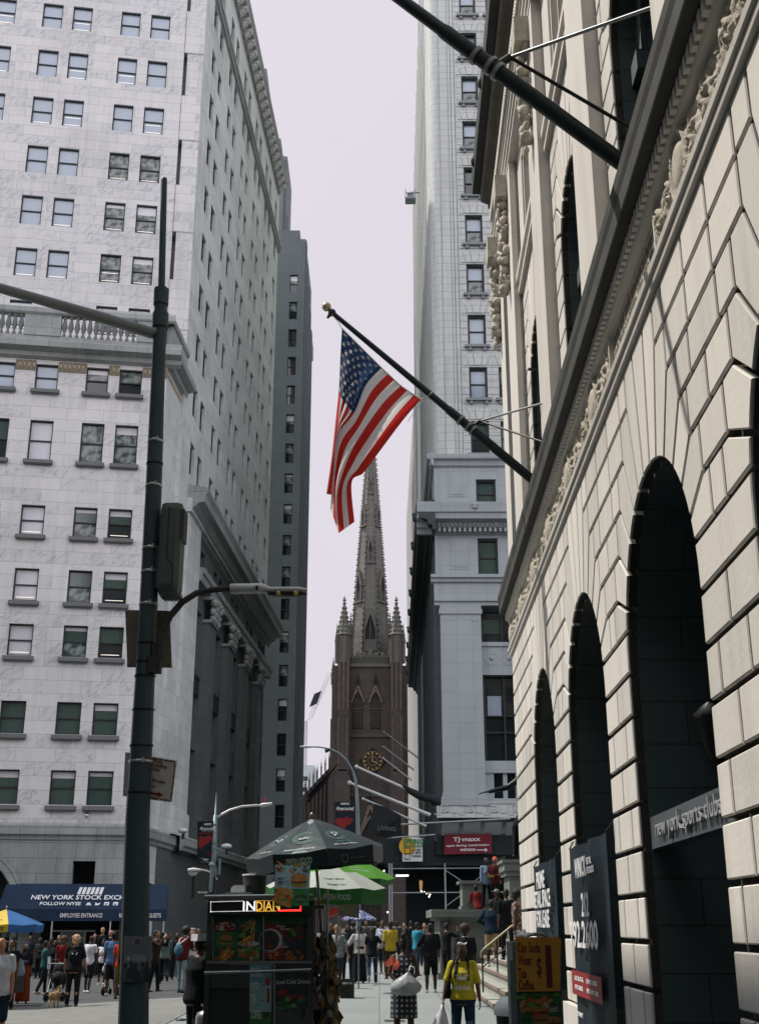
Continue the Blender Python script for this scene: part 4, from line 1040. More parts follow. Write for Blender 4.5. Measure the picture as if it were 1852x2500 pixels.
# carved frieze
M_CARV = mat('carved_limestone', (.44, .41, .345), .9, var=.3, scale=5, bump=.4, bscale=60)
TX0, TX1 = 10.6, 13.5
def carve(s, z):
    h = .0
    t = (z-8.34)/.62
    if t < 0 or t > 1: return 0
    if TX0 < s < TX1: return .0
    per = 2.7; k = math.floor(s/per); q = s-k*per-per/2
    e = math.sqrt((q/.24)**2+((t-.5)/.47)**2)
    if e < 1: return .07*(1-e**4)
    if e < 1.35: return .06*max(0, math.sin((e-1)/.35*math.pi))
    out = 0
    for cx_ in (-.95, -.47, .47, .95):
        dx = q-cx_; dz = (t-.5)*.62*(1.0); r_ = math.hypot(dx, dz); th_ = math.atan2(dz, dx)*(1 if cx_ > 0 else -1)
        wgt = max(0, 1-r_/.36)
        if wgt: out = max(out, wgt**.5*(.028+.034*math.sin(3*th_+26*r_)+.012*math.sin(9*th_+11*r_)))
    out = max(out, .02*math.sin(9*q+5*t*2+3*math.sin(7*t+k))+.018*math.sin(31*q+13*t)+.012*math.sin(57*t+17*q))
    return max(0, out)*min(1, 8*t, 8*(1-t))
mb = MB(M_CARV, fR); ns, nz = 1340, 34
S_ = lin(-5, 28.5, ns); Zz = lin(8.3, 9.0, nz)
mb.add([(s, -.03+1.5*carve(s, z), z) for s in S_ for z in Zz], [(i*(nz+1)+j, (i+1)*(nz+1)+j, (i+1)*(nz+1)+j+1, i*(nz+1)+j+1) for i in range(ns) for j in range(nz)], True)
mb.build('carved_frieze', rb)
mb = MB(mat('inscription_shadow', (.20, .185, .155), .9, var=0))
xd = -Vector((dR[0], dR[1], 0)); z3 = Vector((0, 0, 1))
for k, tx in enumerate(('SITE OF THE BRANCH BANK', 'OF THE UNITED STATES 1822', 'AND THE ASSAY OFFICE 1853')):
    mb.text(tx, fR @ Vector((TX1-.15, -.022, 8.76-.175*k)), xd, z3, 2.6, .115, thick=.006)
mb.build('inscription', rb)
mb = MB(M_LIME, fR); mb.box(TX0, TX0+.05, -.03, .03, 8.33, 8.95); mb.box(TX1-.05, TX1, -.03, .03, 8.33, 8.95)
# mouldings under and over the frieze
cs_ = lambda p: course(mb, p, -5, 28.6, fR)
cs_([(-.1, 8.15), (.05, 8.16), (.06, 8.21), (.02, 8.23), (.09, 8.25), (.10, 8.31), (.0, 8.36)])
cs_([(-.03, 8.98), (.06, 9.0), (.08, 9.05)])
mb.fr = fR
for i in range(240): s_ = -5+.14*i; mb.box(s_, s_+.085, .0, .13, 9.04, 9.185)
for i in range(300): mb.ball((-5+.112*i, .05, 8.33), (.045, .045, .035), 6, 4)
mb.build('cornice', rb)
M_DKC = mat('dark_corona_stone', (.045, .047, .042), .8, var=.35, scale=2, streak=.3)  # corona much darker than the wall stone
mb = MB(M_DKC); cs_([(.13, 9.185), (.25, 9.2), (.26, 9.22), (.265, 9.42), (.29, 9.5), (.3, 9.62), (-.2, 9.7)]); mb.build('corona', rb)
# upper storey: bays, pilasters, arched windows, string course, attic windows
Zu = [9.62+.52*k for k in range(13)]
UY = -.2
for c in AC:
    rust_front('upper_blocks', [c], 1.12, 13.0, Zu, (26, 42, 57, 70, 83), 1.75, 0, 0, UY, .8, bays=1.9).build('upper_backing', rb)
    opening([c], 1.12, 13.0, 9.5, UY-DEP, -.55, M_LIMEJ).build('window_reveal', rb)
for c in AC:
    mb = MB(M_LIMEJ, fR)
    ia, oa = .82, 1.16
    mb.add([(c+k*math.cos(R(a)), -.55, 13+k*math.sin(R(a))) for a in range(0, 181, 9) for k in (ia, oa)], [(2*i, 2*i+1, 2*i+3, 2*i+2) for i in range(20)])
    for sx in (-1, 1):
        mb.box(min(c+sx*ia, c+sx*oa), max(c+sx*ia, c+sx*oa), -.6, -.55, 9.5, 13.0)
        mb.box(min(c+sx*.72, c+sx*oa), max(c+sx*.72, c+sx*oa), -1., -.45, 12.45, 12.75)
    mb.add([(c+ia*math.cos(R(a)), y, 13+ia*math.sin(R(a))) for a in range(0, 181, 9) for y in (-.55, -1.1)], [(2*i, 2*i+1, 2*i+3, 2*i+2) for i in range(20)])
    for sx in (-1, 1): mb.quad((c+sx*ia, -.55, 9.5), (c+sx*ia, -1.1, 9.5), (c+sx*ia, -1.1, 13), (c+sx*ia, -.55, 13))
    mb.build('inner_arch', rb)
for c in AC:
    g = MB(M_FRAME, fR); g.box(c-.85, c+.85, -1.1, -1., 12.3, 12.5); g.box(c-.05, c+.05, -1.1, -1.02, 9.5, 13.8); g.box(c-.85, c+.85, -1.1, -1.04, 10.8, 10.88)
    g.m(M_GD).quad((c-.9, -1.08, 9.5), (c+.9, -1.08, 9.5), (c+.9, -1.08, 14), (c-.9, -1.08, 14)); g.build('upper_window', rb)
PIL = [(3.97, .75), (9.32, .75), (14.64, .75), (20.0, .75), (25.45, .85), (27.85, .62)]
mb = MB(M_LIME, fR)
for c, h_ in PIL: mb.box(c-h_, c+h_, -.7, -.0, 9.6, 19.5)
mb.box(26.3, 27.25, -.7, -.2, 9.6, 19.5); mb.box(24.58, 24.62, -.7, -.25, 9.6, 19.5)
mb.build('pilasters', rb)
mb = MB(M_LIME, fR)
for c in AC:
    for (a, b, y) in ((15.85, 15.95, -.1), (15.95, 16.15, -.16), (16.15, 16.3, -.06), (16.3, 16.45, -.12)): mb.box(c-1.9, c+1.9, -.7, y, a, b)
    for a, b in ((c-1.9, c-1.05), (c+1.05, c+1.9)): mb.box(a, b, -.7, UY, 16.45, 19.5)
    for k in (0, 1, 2): mb.box(c-1.05-.0+.1*k, c-.95+.1*k, -.8, UY-.04-.12*k, 16.45, 19.0); mb.box(c+.95-.1*k, c+1.05-.1*k, -.8, UY-.04-.12*k, 16.45, 19.0)
    mb.box(c-1.05, c+1.05, -.8, UY, 19.0, 19.5)
    mb.m(M_GD); mb.quad((c-1, -.75, 16.4), (c+1, -.75, 16.4), (c+1, -.75, 19.1), (c-1, -.75, 19.1)); mb.m(M_FRAME); mb.box(c-.03, c+.03, -.74, -.68, 16.45, 19); mb.m(M_LIME)
mb.build('string_course', rb)
mb = MB(M_LIME); 
for k in range(4): cs_([(-.2+.04*k, 19.5+.16*k), (.02+.04*k, 19.51+.16*k), (.02+.04*k, 19.62+.16*k), (-.2, 19.66+.16*k)])
mb.fr = fR
for i in range(330):
    s_ = -4.9+.1*i
    mb.tube([(s_, .16, 20.1), (s_+.12, .18, 20.24)], .05, 5)
mb.build('rope_moulding', rb)
mb = MB(mat('brown_top_cornice', (.13, .118, .095), .85, var=.3, scale=1.5))  # top cornice browner and darker than the wall stone
cs_([(-.2, 20.25), (.13, 20.3), (.15, 20.55), (.02, 20.6), (.02, 20.8), (.2, 20.82), (.2, 20.95), (.36, 21.02), (.4, 21.06), (.41, 21.4), (.5, 21.7), (-.5, 22.3)])
mb.fr = fR
for i in range(190): s_ = -5+.176*i; mb.box(s_, s_+.1, .02, .17, 20.6, 20.79)
mb.build('top_cornice', rb)
mb = MB(mat('copper_gutter', (.035, .04, .04), .6, var=.2)); cs_([(.41, 21.28), (.62, 21.3), (.64, 21.8), (.58, 22.1), (.2, 22.1)])
mb.fr = fR
for i in range(10): mb.ball((27.5-3.2*i, .64, 21.6), (.14, .08, .16), 8, 6)
mb.build('gutter', rb)
# carved consoles hanging on the pilaster heads
rr = random.Random(5)
for c, h_ in PIL[:5]+[(28.25, .3)]:
    mb = MB(M_CARV, fR)
    mb.box(c-.32, c+.32, -.02, .3, 18.9, 19.5)
    for k in range(26):
        zz = 18.9-.1*k; wdt = .34*(1-k/34)
        mb.ball((c+rr.uniform(-wdt, wdt), .06+.1*math.sin(k*.7)**2, zz+rr.uniform(-.06, .06)), (rr.uniform(.07, .15), rr.uniform(.06, .16), rr.uniform(.08, .16)), 7, 5)
    mb.tube([(c+.16*math.cos(t*.7), .14+.1*math.sin(t*.7), 18.5-.09*t) for t in range(14)], [.05]*14, 6)
    for zz in (18.55, 17.6, 16.7): mb.tube([(c+(.2-.015*t)*math.cos(t*.6), .22, zz+(.2-.015*t)*math.sin(t*.6)) for t in range(13)], .035, 5)
    mb.build('carved_console', rb)
# ------------------------------------------------------------------ gym sign and leasing banners in the arches
sg = thing('shop_sign', 'dark grey sign board lettered new york sports clubs, across the near arch', 'sign', fR @ Vector((12, -.1, 2.95)))
mb = MB(mat('slate_sign', (.07, .085, .095), .45, var=.15, scale=2), fR); mb.box(10.23, 13.75, -.32, -.12, 2.76, 3.1); mb.build('board', sg)
mb = MB(mat('silver_letters', (.55, .57, .58), .3, .5, var=.05)); mb.text('new york sports clubs', fR @ Vector((13.3, -.1, 2.8)), xd, z3, 2.85, .25, thick=.05, bold=.0); mb.build('lettering', sg)
M_BANN = mat('black_banner', (.016, .026, .036), .6, var=.3, scale=1.5, bump=.6, bscale=3, spec=.12)
M_RED = mat('banner_red', (.25, .02, .022), .55, var=.15)
def banner(label, s0, s1, z0, z1, items, red=None, bot=None):
    t = thing('banner', label, 'banner', fR @ Vector(((s0+s1)/2, .02, z1)), group='leasing banners in the arches')
    mb = MB(M_BANN, fR); n = 16
    mb.add([(s, .10+.05*math.sin(s*4+z*1.3)*math.sin(math.pi*(s-s0)/(s1-s0)), z) for s in lin(s0, s1, n) for z in lin(z0, z1, 10)], [(i*11+j, (i+1)*11+j, (i+1)*11+j+1, i*11+j+1) for i in range(n) for j in range(10)], True)
    if red:
        mb.m(M_RED); mb.quad((red[0], .17, red[2]), (red[1], .17, red[2]), (red[1], .17, red[3]), (red[0], .17, red[3]))
    mb.build('cloth', t)
    lt = MB(M_WHT)
    for (tx, a, z, w_, h_) in items: lt.text(tx, fR @ Vector((a, .175, z)), xd, z3, w_, h_, bold=.02)
    lt.build('lettering', t)
    mb = MB(M_BLK, fR)
    for s_ in (s0, s1):
        mb.tube([(s_, .1, z1), (s_+(.1 if s_ == s1 else -.1), .02, z1+.12)], .012, 5)
    mb.build('rope', t)
banner('black banner with phone number 212 792.2600 and a red panel, in the second arch', 15.5, 19.02, .3, 3.07,
    [('WINICK', 18.0, 2.6, 1.1, .27), ('RETAIL', 16.82, 2.74, .45, .09), ('SPECIALISTS', 16.82, 2.62, .62, .09), ('212', 17.5, 2.08, .68, .31), ('792.2600', 18.85, 1.66, 2.7, .37), ('LEE BLOCK', 18.6, 1.22, .9, .06), ('DANIEL KINGS', 17.4, 1.22, .95, .06), ('STEVE BAKER', 18.6, 1.1, .8, .06), ('MATTHEW CASS', 17.4, 1.1, 1.0, .06), ('WINICK', 16.7, .62, .7, .07), ('TENANT', 18.5, .75, .6, .06)], (16.1, 18.95, 1.02, 1.35))
banner('dark blue banner PRIME RETAIL SPACE FOR LEASE, in the far arch', 20.92, 24.46, .8, 3.05,
    [('PRIME', 23.35, 2.6, 1.35, .3), ('RETAIL SPACE', 23.95, 2.27, 2.7, .3), ('FOR LEASE', 23.6, 1.93, 2.1, .3)], (21.3, 23.2, 1.45, 1.75))
# ------------------------------------------------------------------ flagpoles and flag
M_POLE = mat('black_pole', (.014, .023, .026), .4, var=.1)
M_STEEL = mat('rod_steel', (.28, .30, .31), .4, .5, var=.05)
def flagpole(label, Y, L, rods, base=(3.19, 10.35), d_=(-.733, .68), r0=.095, r1=.05):
    b = Vector((base[0], Y, base[1])); d_ = Vector((d_[0], 0, d_[1])).normalized(); t = thing('flagpole', label, 'flagpole', b, group='black flagpoles on the bank front')
    mb = MB(M_POLE); pts = [b-d_*.5, b+d_*L*.25, b+d_*L*.42, b+d_*L*.43, b+d_*L]; mb.tube(pts, [r0, r0*1.0, r0*.95, r0*.8, r1], 12)
    mb.build('pole', t)
    k = MB(M_STEEL); c = b+d_*L*.30
    for q in (0, .12, .34): k.tube([c+d_*q, c+d_*(q+.05)], r0*1.25, 12)
    br = c+d_*.15+Vector((.24, 0, .12)); k.m(M_BLK); k.tube([c+d_*.1, br], .05, 6); k.build('collar', t)
    for e_ in rods:
        g = MB(M_STEEL if e_ is rods[0] else M_BLK); g.tube([br, Vector(e_)], .022, 6); g.ball(e_, .05, 6, 4); g.build('stay_rod', t)
    return t, b, d_
wp = lambda s, z: fR @ Vector((s, -.25, z))
t1, b1, d1 = flagpole('near black flagpole slanting up out of the top of the picture, with two stay rods', 11.6, 7.2, [wp(9.9, 11.0), wp(11.4, 10.35)], base=(3.0, 10.0))
t2, b2, d2 = flagpole('far black flagpole with a ball finial carrying the striped flag', 22.5, 5.72, [wp(20.0, 11.1), wp(20.4, 10.3)])
tip = b2+d2*5.72
mb = MB(M_POLE); mb.ball(tip, .085, 10, 7); mb.tube([tip, tip+Vector((-.1, 0, -.12))], .035, 6); mb.build('truck', t2)
mb = MB(mat('gilt_ball', (.45, .38, .26), .3, .4, var=.1)); bp_ = at(797, 749, 22.5); mb.ball(bp_, .1, 14, 10); mb.tube([tip, bp_], .012, 5); mb.build('ball_finial', t2)
def fp(x, y, Y): return at(750+x*.2914, 700+y*.2914, Y)
def cr_(p, t):
    n = len(p)-1; i = min(int(t*n), n-1); f = t*n-i
    p0, p1, p2, p3 = p[max(i-1, 0)], p[i], p[i+1], p[min(i+2, n)]
    g = lambda a, b, c, d: .5*(2*b+(c-a)*f+(2*a-5*b+4*c-d)*f*f+(3*b-a-3*c+d)*f**3)
    return (g(p0[0], p1[0], p2[0], p3[0]), g(p0[1], p1[1], p2[1], p3[1]))
rowsF = {0: [(290,350), (276,600), (264,860), (238,1110), (205,1420), (160,1735)], 1: [(337,397), (300,640), (280,925), (256,1150), (226,1440), (205,1745)],
  7: [(620,680), (490,825), (388,1062), (250,1250), (215,1560), (195,1860)], 10: [(780,830), (625,985), (455,1230), (345,1430), (255,1720), (262,2065)], 13: [(950,945), (800,1120), (590,1400), (470,1560), (372,1640), (395,1970)]}
hoistk = {0:(290,350),1:(337,397),2:(384,444),3:(431,491),4:(478,538),5:(525,585),6:(572,632),7:(620,680),8:(672,735),9:(722,780),10:(780,830),11:(830,873),12:(897,915),13:(950,945)}
def fl(i, j):
    ks = sorted(rowsF); a = max(k for k in ks if k <= i); b = min(k for k in ks if k >= i)
    pa = cr_(rowsF[a], j)
    if a == b: x, y = pa
    else:
        pb = cr_(rowsF[b], j); f = (i-a)/(b-a); f_ = f
        x, y = pa[0]+(pb[0]-pa[0])*f_, pa[1]+(pb[1]-pa[1])*f_
    # soft folds running down the cloth
    w_ = min(1, j*2.2)
    dy = .16*math.sin(i*.95+1.2+j*1.2)*w_+.09*math.sin(i*2.1+j*5)*w_+.012*math.sin(i*7+j*9)+.5*j*(.3-i/26)
    return fp(x, y, 22.5+dy)
M_FRED = mat('flag_red', (.52, .028, .022), .75, var=.1, scale=4); M_FWHT = mat('flag_white', (.74, .72, .73), .75, var=.05, scale=4); M_FBLU = mat('flag_blue', (.022, .055, .135), .75, var=.12, scale=4)
for m_ in (M_FRED, M_FWHT, M_FBLU):
    # light shines through the thin cloth
    nt = m_.node_tree; b_ = nt.nodes['Principled BSDF']; tr = nd(nt, 'ShaderNodeBsdfTranslucent'); ms_ = nd(nt, 'ShaderNodeMixShader'); ms_.inputs[0].default_value = .42
    out = nt.nodes['Material Output']; src = b_.inputs['Base Color'].links[0].from_socket
    lk(nt, src, tr.inputs['Color']); lk(nt, b_.outputs[0], ms_.inputs[1]); lk(nt, tr.outputs[0], ms_.inputs[2]); lk(nt, ms_.outputs[0], out.inputs['Surface'])
flg = thing('flag', 'striped flag with white stars on blue, hanging in folds from the far flagpole', 'flag', tip)
NI, NJ = 52, 60
mb = MB(M_FRED); vs = [fl(13*a/NI, b/NJ) for a in range(NI+1) for b in range(NJ+1)]
o_ = len(mb.v); mb.v += vs
for mt_ in (M_FRED, M_FWHT, M_FBLU): mb.m(mt_)
for a in range(NI):
    for b in range(NJ):
        s_ = int(13*(a+.5)/NI); can = s_ < 7 and (b+.5)/NJ < .4
        mb.f.append([a*(NJ+1)+b, (a+1)*(NJ+1)+b, (a+1)*(NJ+1)+b+1, a*(NJ+1)+b+1]); mb.mi.append(2 if can else s_ % 2); mb.sm.append(True)
mb.m(M_FWHT)
for r_ in range(9):
    for c_ in range(11):
        if (r_+c_) % 2: continue
        i_, j_ = 7*(r_+1)/10, .4*(c_+1)/12
        p = fl(i_, j_); di = (fl(i_+.05, j_)-p)/.05; dj = (fl(i_, j_+.004)-p)/.004
        # star of real cloth size, oriented along hoist and fly, on both faces
        hx = di*.56; hy = dj*.023
        for off in (-.012, .012):
            nrm = di.cross(dj).normalized()*off
            pts = []
            for k in range(10):
                rad = 1 if k % 2 == 0 else .42; t_ = 2*math.pi*k/10
                pts.append(p+nrm+hy*math.cos(t_)*rad*.72+hx*math.sin(t_)*rad*.8)
            mb.add(pts, [tuple(range(10))], fr=False)
mb.build('cloth', flg)
mb = MB(mat('halyard', (.6, .6, .6), .8, var=0)); h0 = fp(255, 290, 22.48); mb.tube([tip+Vector((-.02, -.05, -.05)), h0, fp(290, 350, 22.48)], .008, 4); mb.tube([fp(950, 945, 22.48), fp(1000, 915, 22.48)], .015, 4); mb.tube([fp(1060, 870, 22.4), fp(960, 960, 22.45), fp(840, 1130, 22.5)], .007, 4)
mb.tube([fl(13*a/20, 0) for a in range(21)], .014, 5); mb.build('halyard', flg)
# ------------------------------------------------------------------ temple steps, cheek blocks, statue, railing
M_STEP = stone('step_stone', (.34, .35, .31), (.30, .31, .28), (.13, .13, .11), 1.9, .25, ms=.01, grime=.35, gcol=(.14, .14, .11))
M_NOSE = mat('brown_step_edge', (.21, .155, .13), .8, var=.25, scale=6)
M_PED = stone('pedestal_stone', (.17, .185, .168), (.15, .165, .15), (.12, .13, .12), 1.6, .8, ms=.01, grime=.5, gcol=(.08, .09, .08))
def step_z(k): return .05+.25*(k+1)
def step_x(k): return 2.56+.285*k
stp = thing('stone_steps', 'broad flight of pale stone steps with brown edges, beside the beige bank building', 'stairs', (3.5, 35, 0))
Y0, Y1 = 29.15, 42.3
mb = MB(M_STEP)
for k in range(9):
    x = step_x(k); z = step_z(k)
    mb.box(x+.05, 9, Y0+.05, Y1, z-.25 if k else -.2, z-.075 if False else z-.08)
    mb.m(M_NOSE).box(x, 9, Y0, Y1+.02, z-.08, z-.012); mb.m(M_STEP).box(x+.02, 9, Y0+.02, Y1, z-.012, z)
mb.build('flight', stp)
mb = MB(M_PED); mb.box(5.1, 9.2, Y0+.2, 46, 0, 2.3); mb.box(6, 14, 28.9, 60, 0, 2.25); mb.build('podium', stp)
cb = thing('cheek_block', 'low wide stone block with a moulded top ledge at the far end of the steps', 'wall block', (4, 44, .3))
x0 = gx(1062, 2230, 42.6)
mb = MB(M_PED); mb.box(x0+.15, 9, 42.6, 47, -.1, 2.15); mb.box(x0+.0, 9, 42.4, 47.2, 2.15, 2.25); mb.box(x0-.14, 9, 42.3, 47.3, 2.25, 2.5); mb.box(x0+.05, 9, 42.5, 47, -.1, .5)
mb.build('block', cb)
pu = thing('stone_pedestal', 'square stone pedestal with a sunk panel, standing on the low block behind the seated person', 'pedestal', (3.3, 44.5, 2.5))
xa, xb = gx(1124, 2180, 43.8), gx(1196, 2180, 43.8); zt = gz(2150, 43.8)
mb = MB(M_PED); mb.box(xa+.06, xb+.3, 43.8, 45.2, 2.5, zt-.1); mb.box(xa-.05, xb+.4, 43.7, 45.3, zt-.1, zt); mb.box(xa+.5, xb, 43.76, 43.81, 2.7, zt-.3); mb.box(xa, xb+.4, 43.72, 45.2, 2.5, 2.62); mb.build('block', pu)
ps = thing('statue_pedestal', 'tall tapering grey stone pedestal under the bronze statue, by the bank building corner', 'pedestal', (4.9, 40.5, 1.2))
xs = gx(1226, 2110, 40); zs_ = gz(2098, 40)
mb = MB(M_PED); mb.box(xs+.22, xs+2.2, 40.2, 42, 1, zs_-.5); mb.box(xs+.12, xs+2.3, 40.1, 42, zs_-.5, zs_-.35); mb.box(xs+.06, xs+2.36, 40.04, 42, zs_-.35, zs_-.1); mb.box(xs, xs+2.4, 40, 42, zs_-.1, zs_); mb.build('block', ps)
hr = thing('handrail', 'thin metal handrail climbing the stone steps', 'railing', (2.75, 34, .3))
mb = MB(mat('weathered_brass', (.30, .26, .19), .45, .5, var=.15)); pts = []
a = Vector((2.74, 34, 1.34)); b = Vector((4.6, 34, 2.75)); mb.tube([a+Vector((-.03, 0, -.18)), a+Vector((-.02, 0, -.03)), a+Vector((.06, 0, .05)), b], .028, 8); mb.build('rail', hr)
for k, xx in ((0, 2.74), (1, 3.14), (2, 3.5), (3, 3.9)):
    m_ = MB(M_BLK); zb = max(step_z(q) for q in range(9) if step_x(q) <= xx); m_.tube([(xx, 34, zb), (xx, 34, 1.34+(xx-2.74)*.758)], .022, 6); m_.build('post', hr)
for k, off in ((0, .42),):
    m_ = MB(M_BLK); m_.tube([a-Vector((-.0, 0, off)), b-Vector((0, 0, off))], .018, 6); m_.build('lower_bar', hr)
# ------------------------------------------------------------------ sidewalk shed and scaffold by the skyscraper
M_SHED = mat('shed_board', (.012, .02, .023), .7, var=.2, scale=1)
M_PIPE = mat('scaffold_pipe', (.33, .36, .37), .4, .5, var=.1)
sh = thing('sidewalk_shed', 'dark boarded sidewalk shed on scaffold pipes at the foot of the skyscraper', 'scaffold', (4, 63, .4))
YS = 62.; gx_ = lambda u: gx(u, 2150, YS)
zt_, zb_ = gz(2052, YS), gz(2108, YS)
gl = ground_z(2, 62)
mb = MB(M_SHED); mb.box(gx_(944), 14, YS, YS+.12, zb_, zt_-.0); mb.box(gx_(944), 14, YS, 71, zb_-.1, zb_); mb.box(gx_(1066), 14, YS-.15, YS+.0, gz(2088, YS), gz(2036, YS)); mb.box(gx_(940), gx_(944), YS, 71, zb_, zt_-.2)
mb.box(gx_(1000), 14, 70.2, 70.4, 0, zb_); mb.box(gx_(920), gx_(1000), 69, 78, gz(2112, 70), gz(2040, 70)); mb.build('hoarding', sh)
mb = MB(M_PIPE); tb = lambda u0, v0, u1, v1, r_=.035, y0=YS, y1=YS: mb.tube([at(u0, v0, y0), at(u1, v1, y1)], r_, 6)
for u in (950, 956, 1086, 1250): mb.tube([(gx_(u), YS-.05, gl), (gx_(u), YS-.05, zb_)], .045, 6)
for v in (2121, 2180): tb(950, v, 1250, v-2)
tb(1086, 2124, 1128, 2152, .025); tb(1086, 2214, 1128, 2183, .025); tb(1160, 2150, 1190, 2125, .025); tb(1160, 2150, 1190, 2178, .025)
tb(900, 2017, 1245, 1999, .05, YS-1, YS-1); tb(945, 2046, 1062, 2038, .04); tb(1062, 2052, 1270, 2036, .03)
mb.build('pipes', sh)
mb = MB(M_FAR)
for k in range(5):
    u0 = 1077+52*k; mb.add([at(u0, 2042, YS-.1), at(u0+40, 2040, YS-.1), at(u0+44, 2006, YS-.9), at(u0+2, 2008, YS-.9)], [(0,1,2,3)]); mb.add([at(u0, 2042, YS-.06), at(u0+40, 2040, YS-.06), at(u0+44, 2006, YS-.86), at(u0+2, 2008, YS-.86)], [(0,1,2,3)])
mb.build('slanted_panels', sh)
M_GLOW = mat('tube_light', (.95, 1., .95), .5, var=0, emit=2.2)
lt = thing('fluorescent_light', 'lit fluorescent tube under the sidewalk shed', 'light', at(981, 2138, YS+3))
mb = MB(M_GLOW); a = at(966, 2138, YS+3); b = at(997, 2137, YS+3); mb.tube([a, b], .05, 8); mb.build('tube', lt)
mb = MB(M_SHED); mb.box(a.x-.1, b.x+.1, YS+2.9, YS+3.1, a.z+.05, zb_); mb.build('fitting', lt)
M_BULB = mat('warm_bulb', (1, .93, .8), .5, var=0, emit=1.6)
for k, (u, v, Y) in enumerate(((1028, 2176, 66), (1035, 2178, 66), (1041, 2181, 66), (1049, 2184, 66), (1047, 2189, 66), (937, 2126, 66), (946, 2227, 66))):
    p = at(u, v, Y); t = tag(MB(M_BULB).ball(p, .05, 8, 6).build('light_bulb'), 'one of the small bare bulbs glowing in the dark under the sidewalk shed', 'lamp', 'bulbs glowing under the sidewalk shed')
lan = thing('wall_lantern', 'amber lit lantern in the dark behind the scaffold', 'lantern', at(1027, 2168, 68))
p = at(1027, 2162, 68); mb = MB(mat('amber_glass', (1, .62, .25), .5, var=0, emit=.28)); mb.lathe([(.06, -.25), (.1, .2), (.04, .3)], 6, p); mb.build('glass', lan); mb = MB(M_BLK); mb.lathe([(.13, .28), (.05, .42), (0, .5)], 6, p); mb.build('cap', lan)
def board(name, label, cat, u0, v0, u1, v1, Y, m_, items, th=.05, tm=None, dv=0, group=None):
    t = thing(name, label, cat, at((u0+u1)/2, v1, Y), group=group)
    a, b, c, d = at(u0, v1, Y), at(u1, v1+dv, Y), at(u1, v0+dv, Y), at(u0, v0, Y)
    b.y = a.y; mb = MB(m_); mb.prism([a, b, c, d], (0, th, 0)); bd = mb.build('board', t)
    lt = MB(tm or M_WHT)
    for (tx, ua, va, ub, vb) in items:
        p = at(ua, va, Y-.012); q = at(ub, va+dv*(ub-ua)/(u1-u0), Y-.012); r_ = at(ua, vb, Y-.012)
        lt.text(tx, p, q-p, (0, 0, 1), (q-p).length, r_.z-p.z, bold=.015)
    if items: lt.build('lettering', t)
    return t
board('store_sign', 'dark red sign with white lettering and arrow, open during construction, on the sidewalk shed', 'sign', 1084, 2038, 1200, 2086, YS-.4, mat('sign_red', (.135, .012, .022), .6, var=.1),
      [('TJ·maxx', 1106, 2058, 1172, 2044), ('open during construction', 1089, 2069, 1193, 2062), ('entrance', 1123, 2078, 1160, 2071)], dv=-3)
mb = MB(M_WHT); p = at(1163, 2075, YS-.42); q = at(1190, 2074, YS-.42); mb.box(p.x, q.x-.1, YS-.43, YS-.42, p.z-.02, p.z+.02); mb.prism([(q.x-.15, YS-.43, p.z-.1), (q.x, YS-.43, p.z), (q.x-.15, YS-.43, p.z+.1)], (0, .01, 0)); o_ = mb.build('arrow', bpy.data.objects['store_sign'])
po = board('poster', 'white and yellow SPRING poster hanging on the dark shed hoarding', 'poster', 982, 2046, 1031, 2103, YS-.3, mat('poster_white', (.62, .63, .6), .7, var=.05), [('2 FOR 10 MAY', 1003, 2078, 1027, 2072), ('DR. VIEWS', 1003, 2085, 1027, 2079), ('718.283.8621', 1003, 2093, 1028, 2087), ('MALL', 986, 2099, 996, 2096)], tm=M_BLK)
mb = MB(mat('poster_orange', (.62, .36, .04), .7, var=.1)); c = at(994, 2066, YS-.31); mb.disc(c, (.42, 0, 0), (0, 0, .42)); mb.m(mat('poster_green', (.02, .23, .09), .7, var=0))
a = at(984, 2061, YS-.33); mb.text('SPRING', a, (1, 0, 0), (0, 0, 1), 1.0, .26, bold=.03); a = at(985, 2069, YS-.33); mb.text('SEASON 2019', a, (1, 0, 0), (0, 0, 1), .95, .13, bold=.03)
mb.m(M_BLK)
for vv in (2076, 2090): a = at(987, vv+8, YS-.32); mb.box(a.x, a.x+.28, YS-.33, YS-.32, a.z, a.z+.02); mb.box(a.x, a.x+.28, YS-.33, YS-.32, a.z+.26, a.z+.28); mb.box(a.x, a.x+.02, YS-.33, YS-.32, a.z, a.z+.28); mb.box(a.x+.26, a.x+.28, YS-.33, YS-.32, a.z, a.z+.28)
mb.build('print', po)
board('street_sign', 'small black street name sign reading NASSAU ST, beside the black umbrella', 'sign', 896, 2054, 930, 2066, 50, M_BLK, [('NASSAU', 899, 2063, 919, 2057), ('ST', 921, 2062, 927, 2058)], th=.03)
# hanging dark awning flag with lettering
M_BFLAG = mat('black_flag_cloth', (.012, .016, .018), .8, var=.2)
fg = thing('hanging_flag', 'black flag with faint LIVING lettering drooping over the street from a pale pole', 'flag', at(945, 1990, 58))
mb = MB(M_BFLAG); mb.add([at(914, 1962, 58), at(945, 1972, 58), at(978, 1990, 58), at(980, 2040, 58.2), at(945, 2046, 58.3), at(914, 2040, 58), at(898, 2020, 58)], [(0, 1, 5, 6), (1, 2, 3, 4, 5)]); mb.m(mat('faint_letters', (.10, .12, .12), .8, var=0)); p = at(922, 2026, 57.9); mb.text('LIVING', p, (1, 0, -.08), (0, 0, 1), at(966, 2026, 57.9).x-p.x, .2, bold=.01); mb.build('cloth', fg)
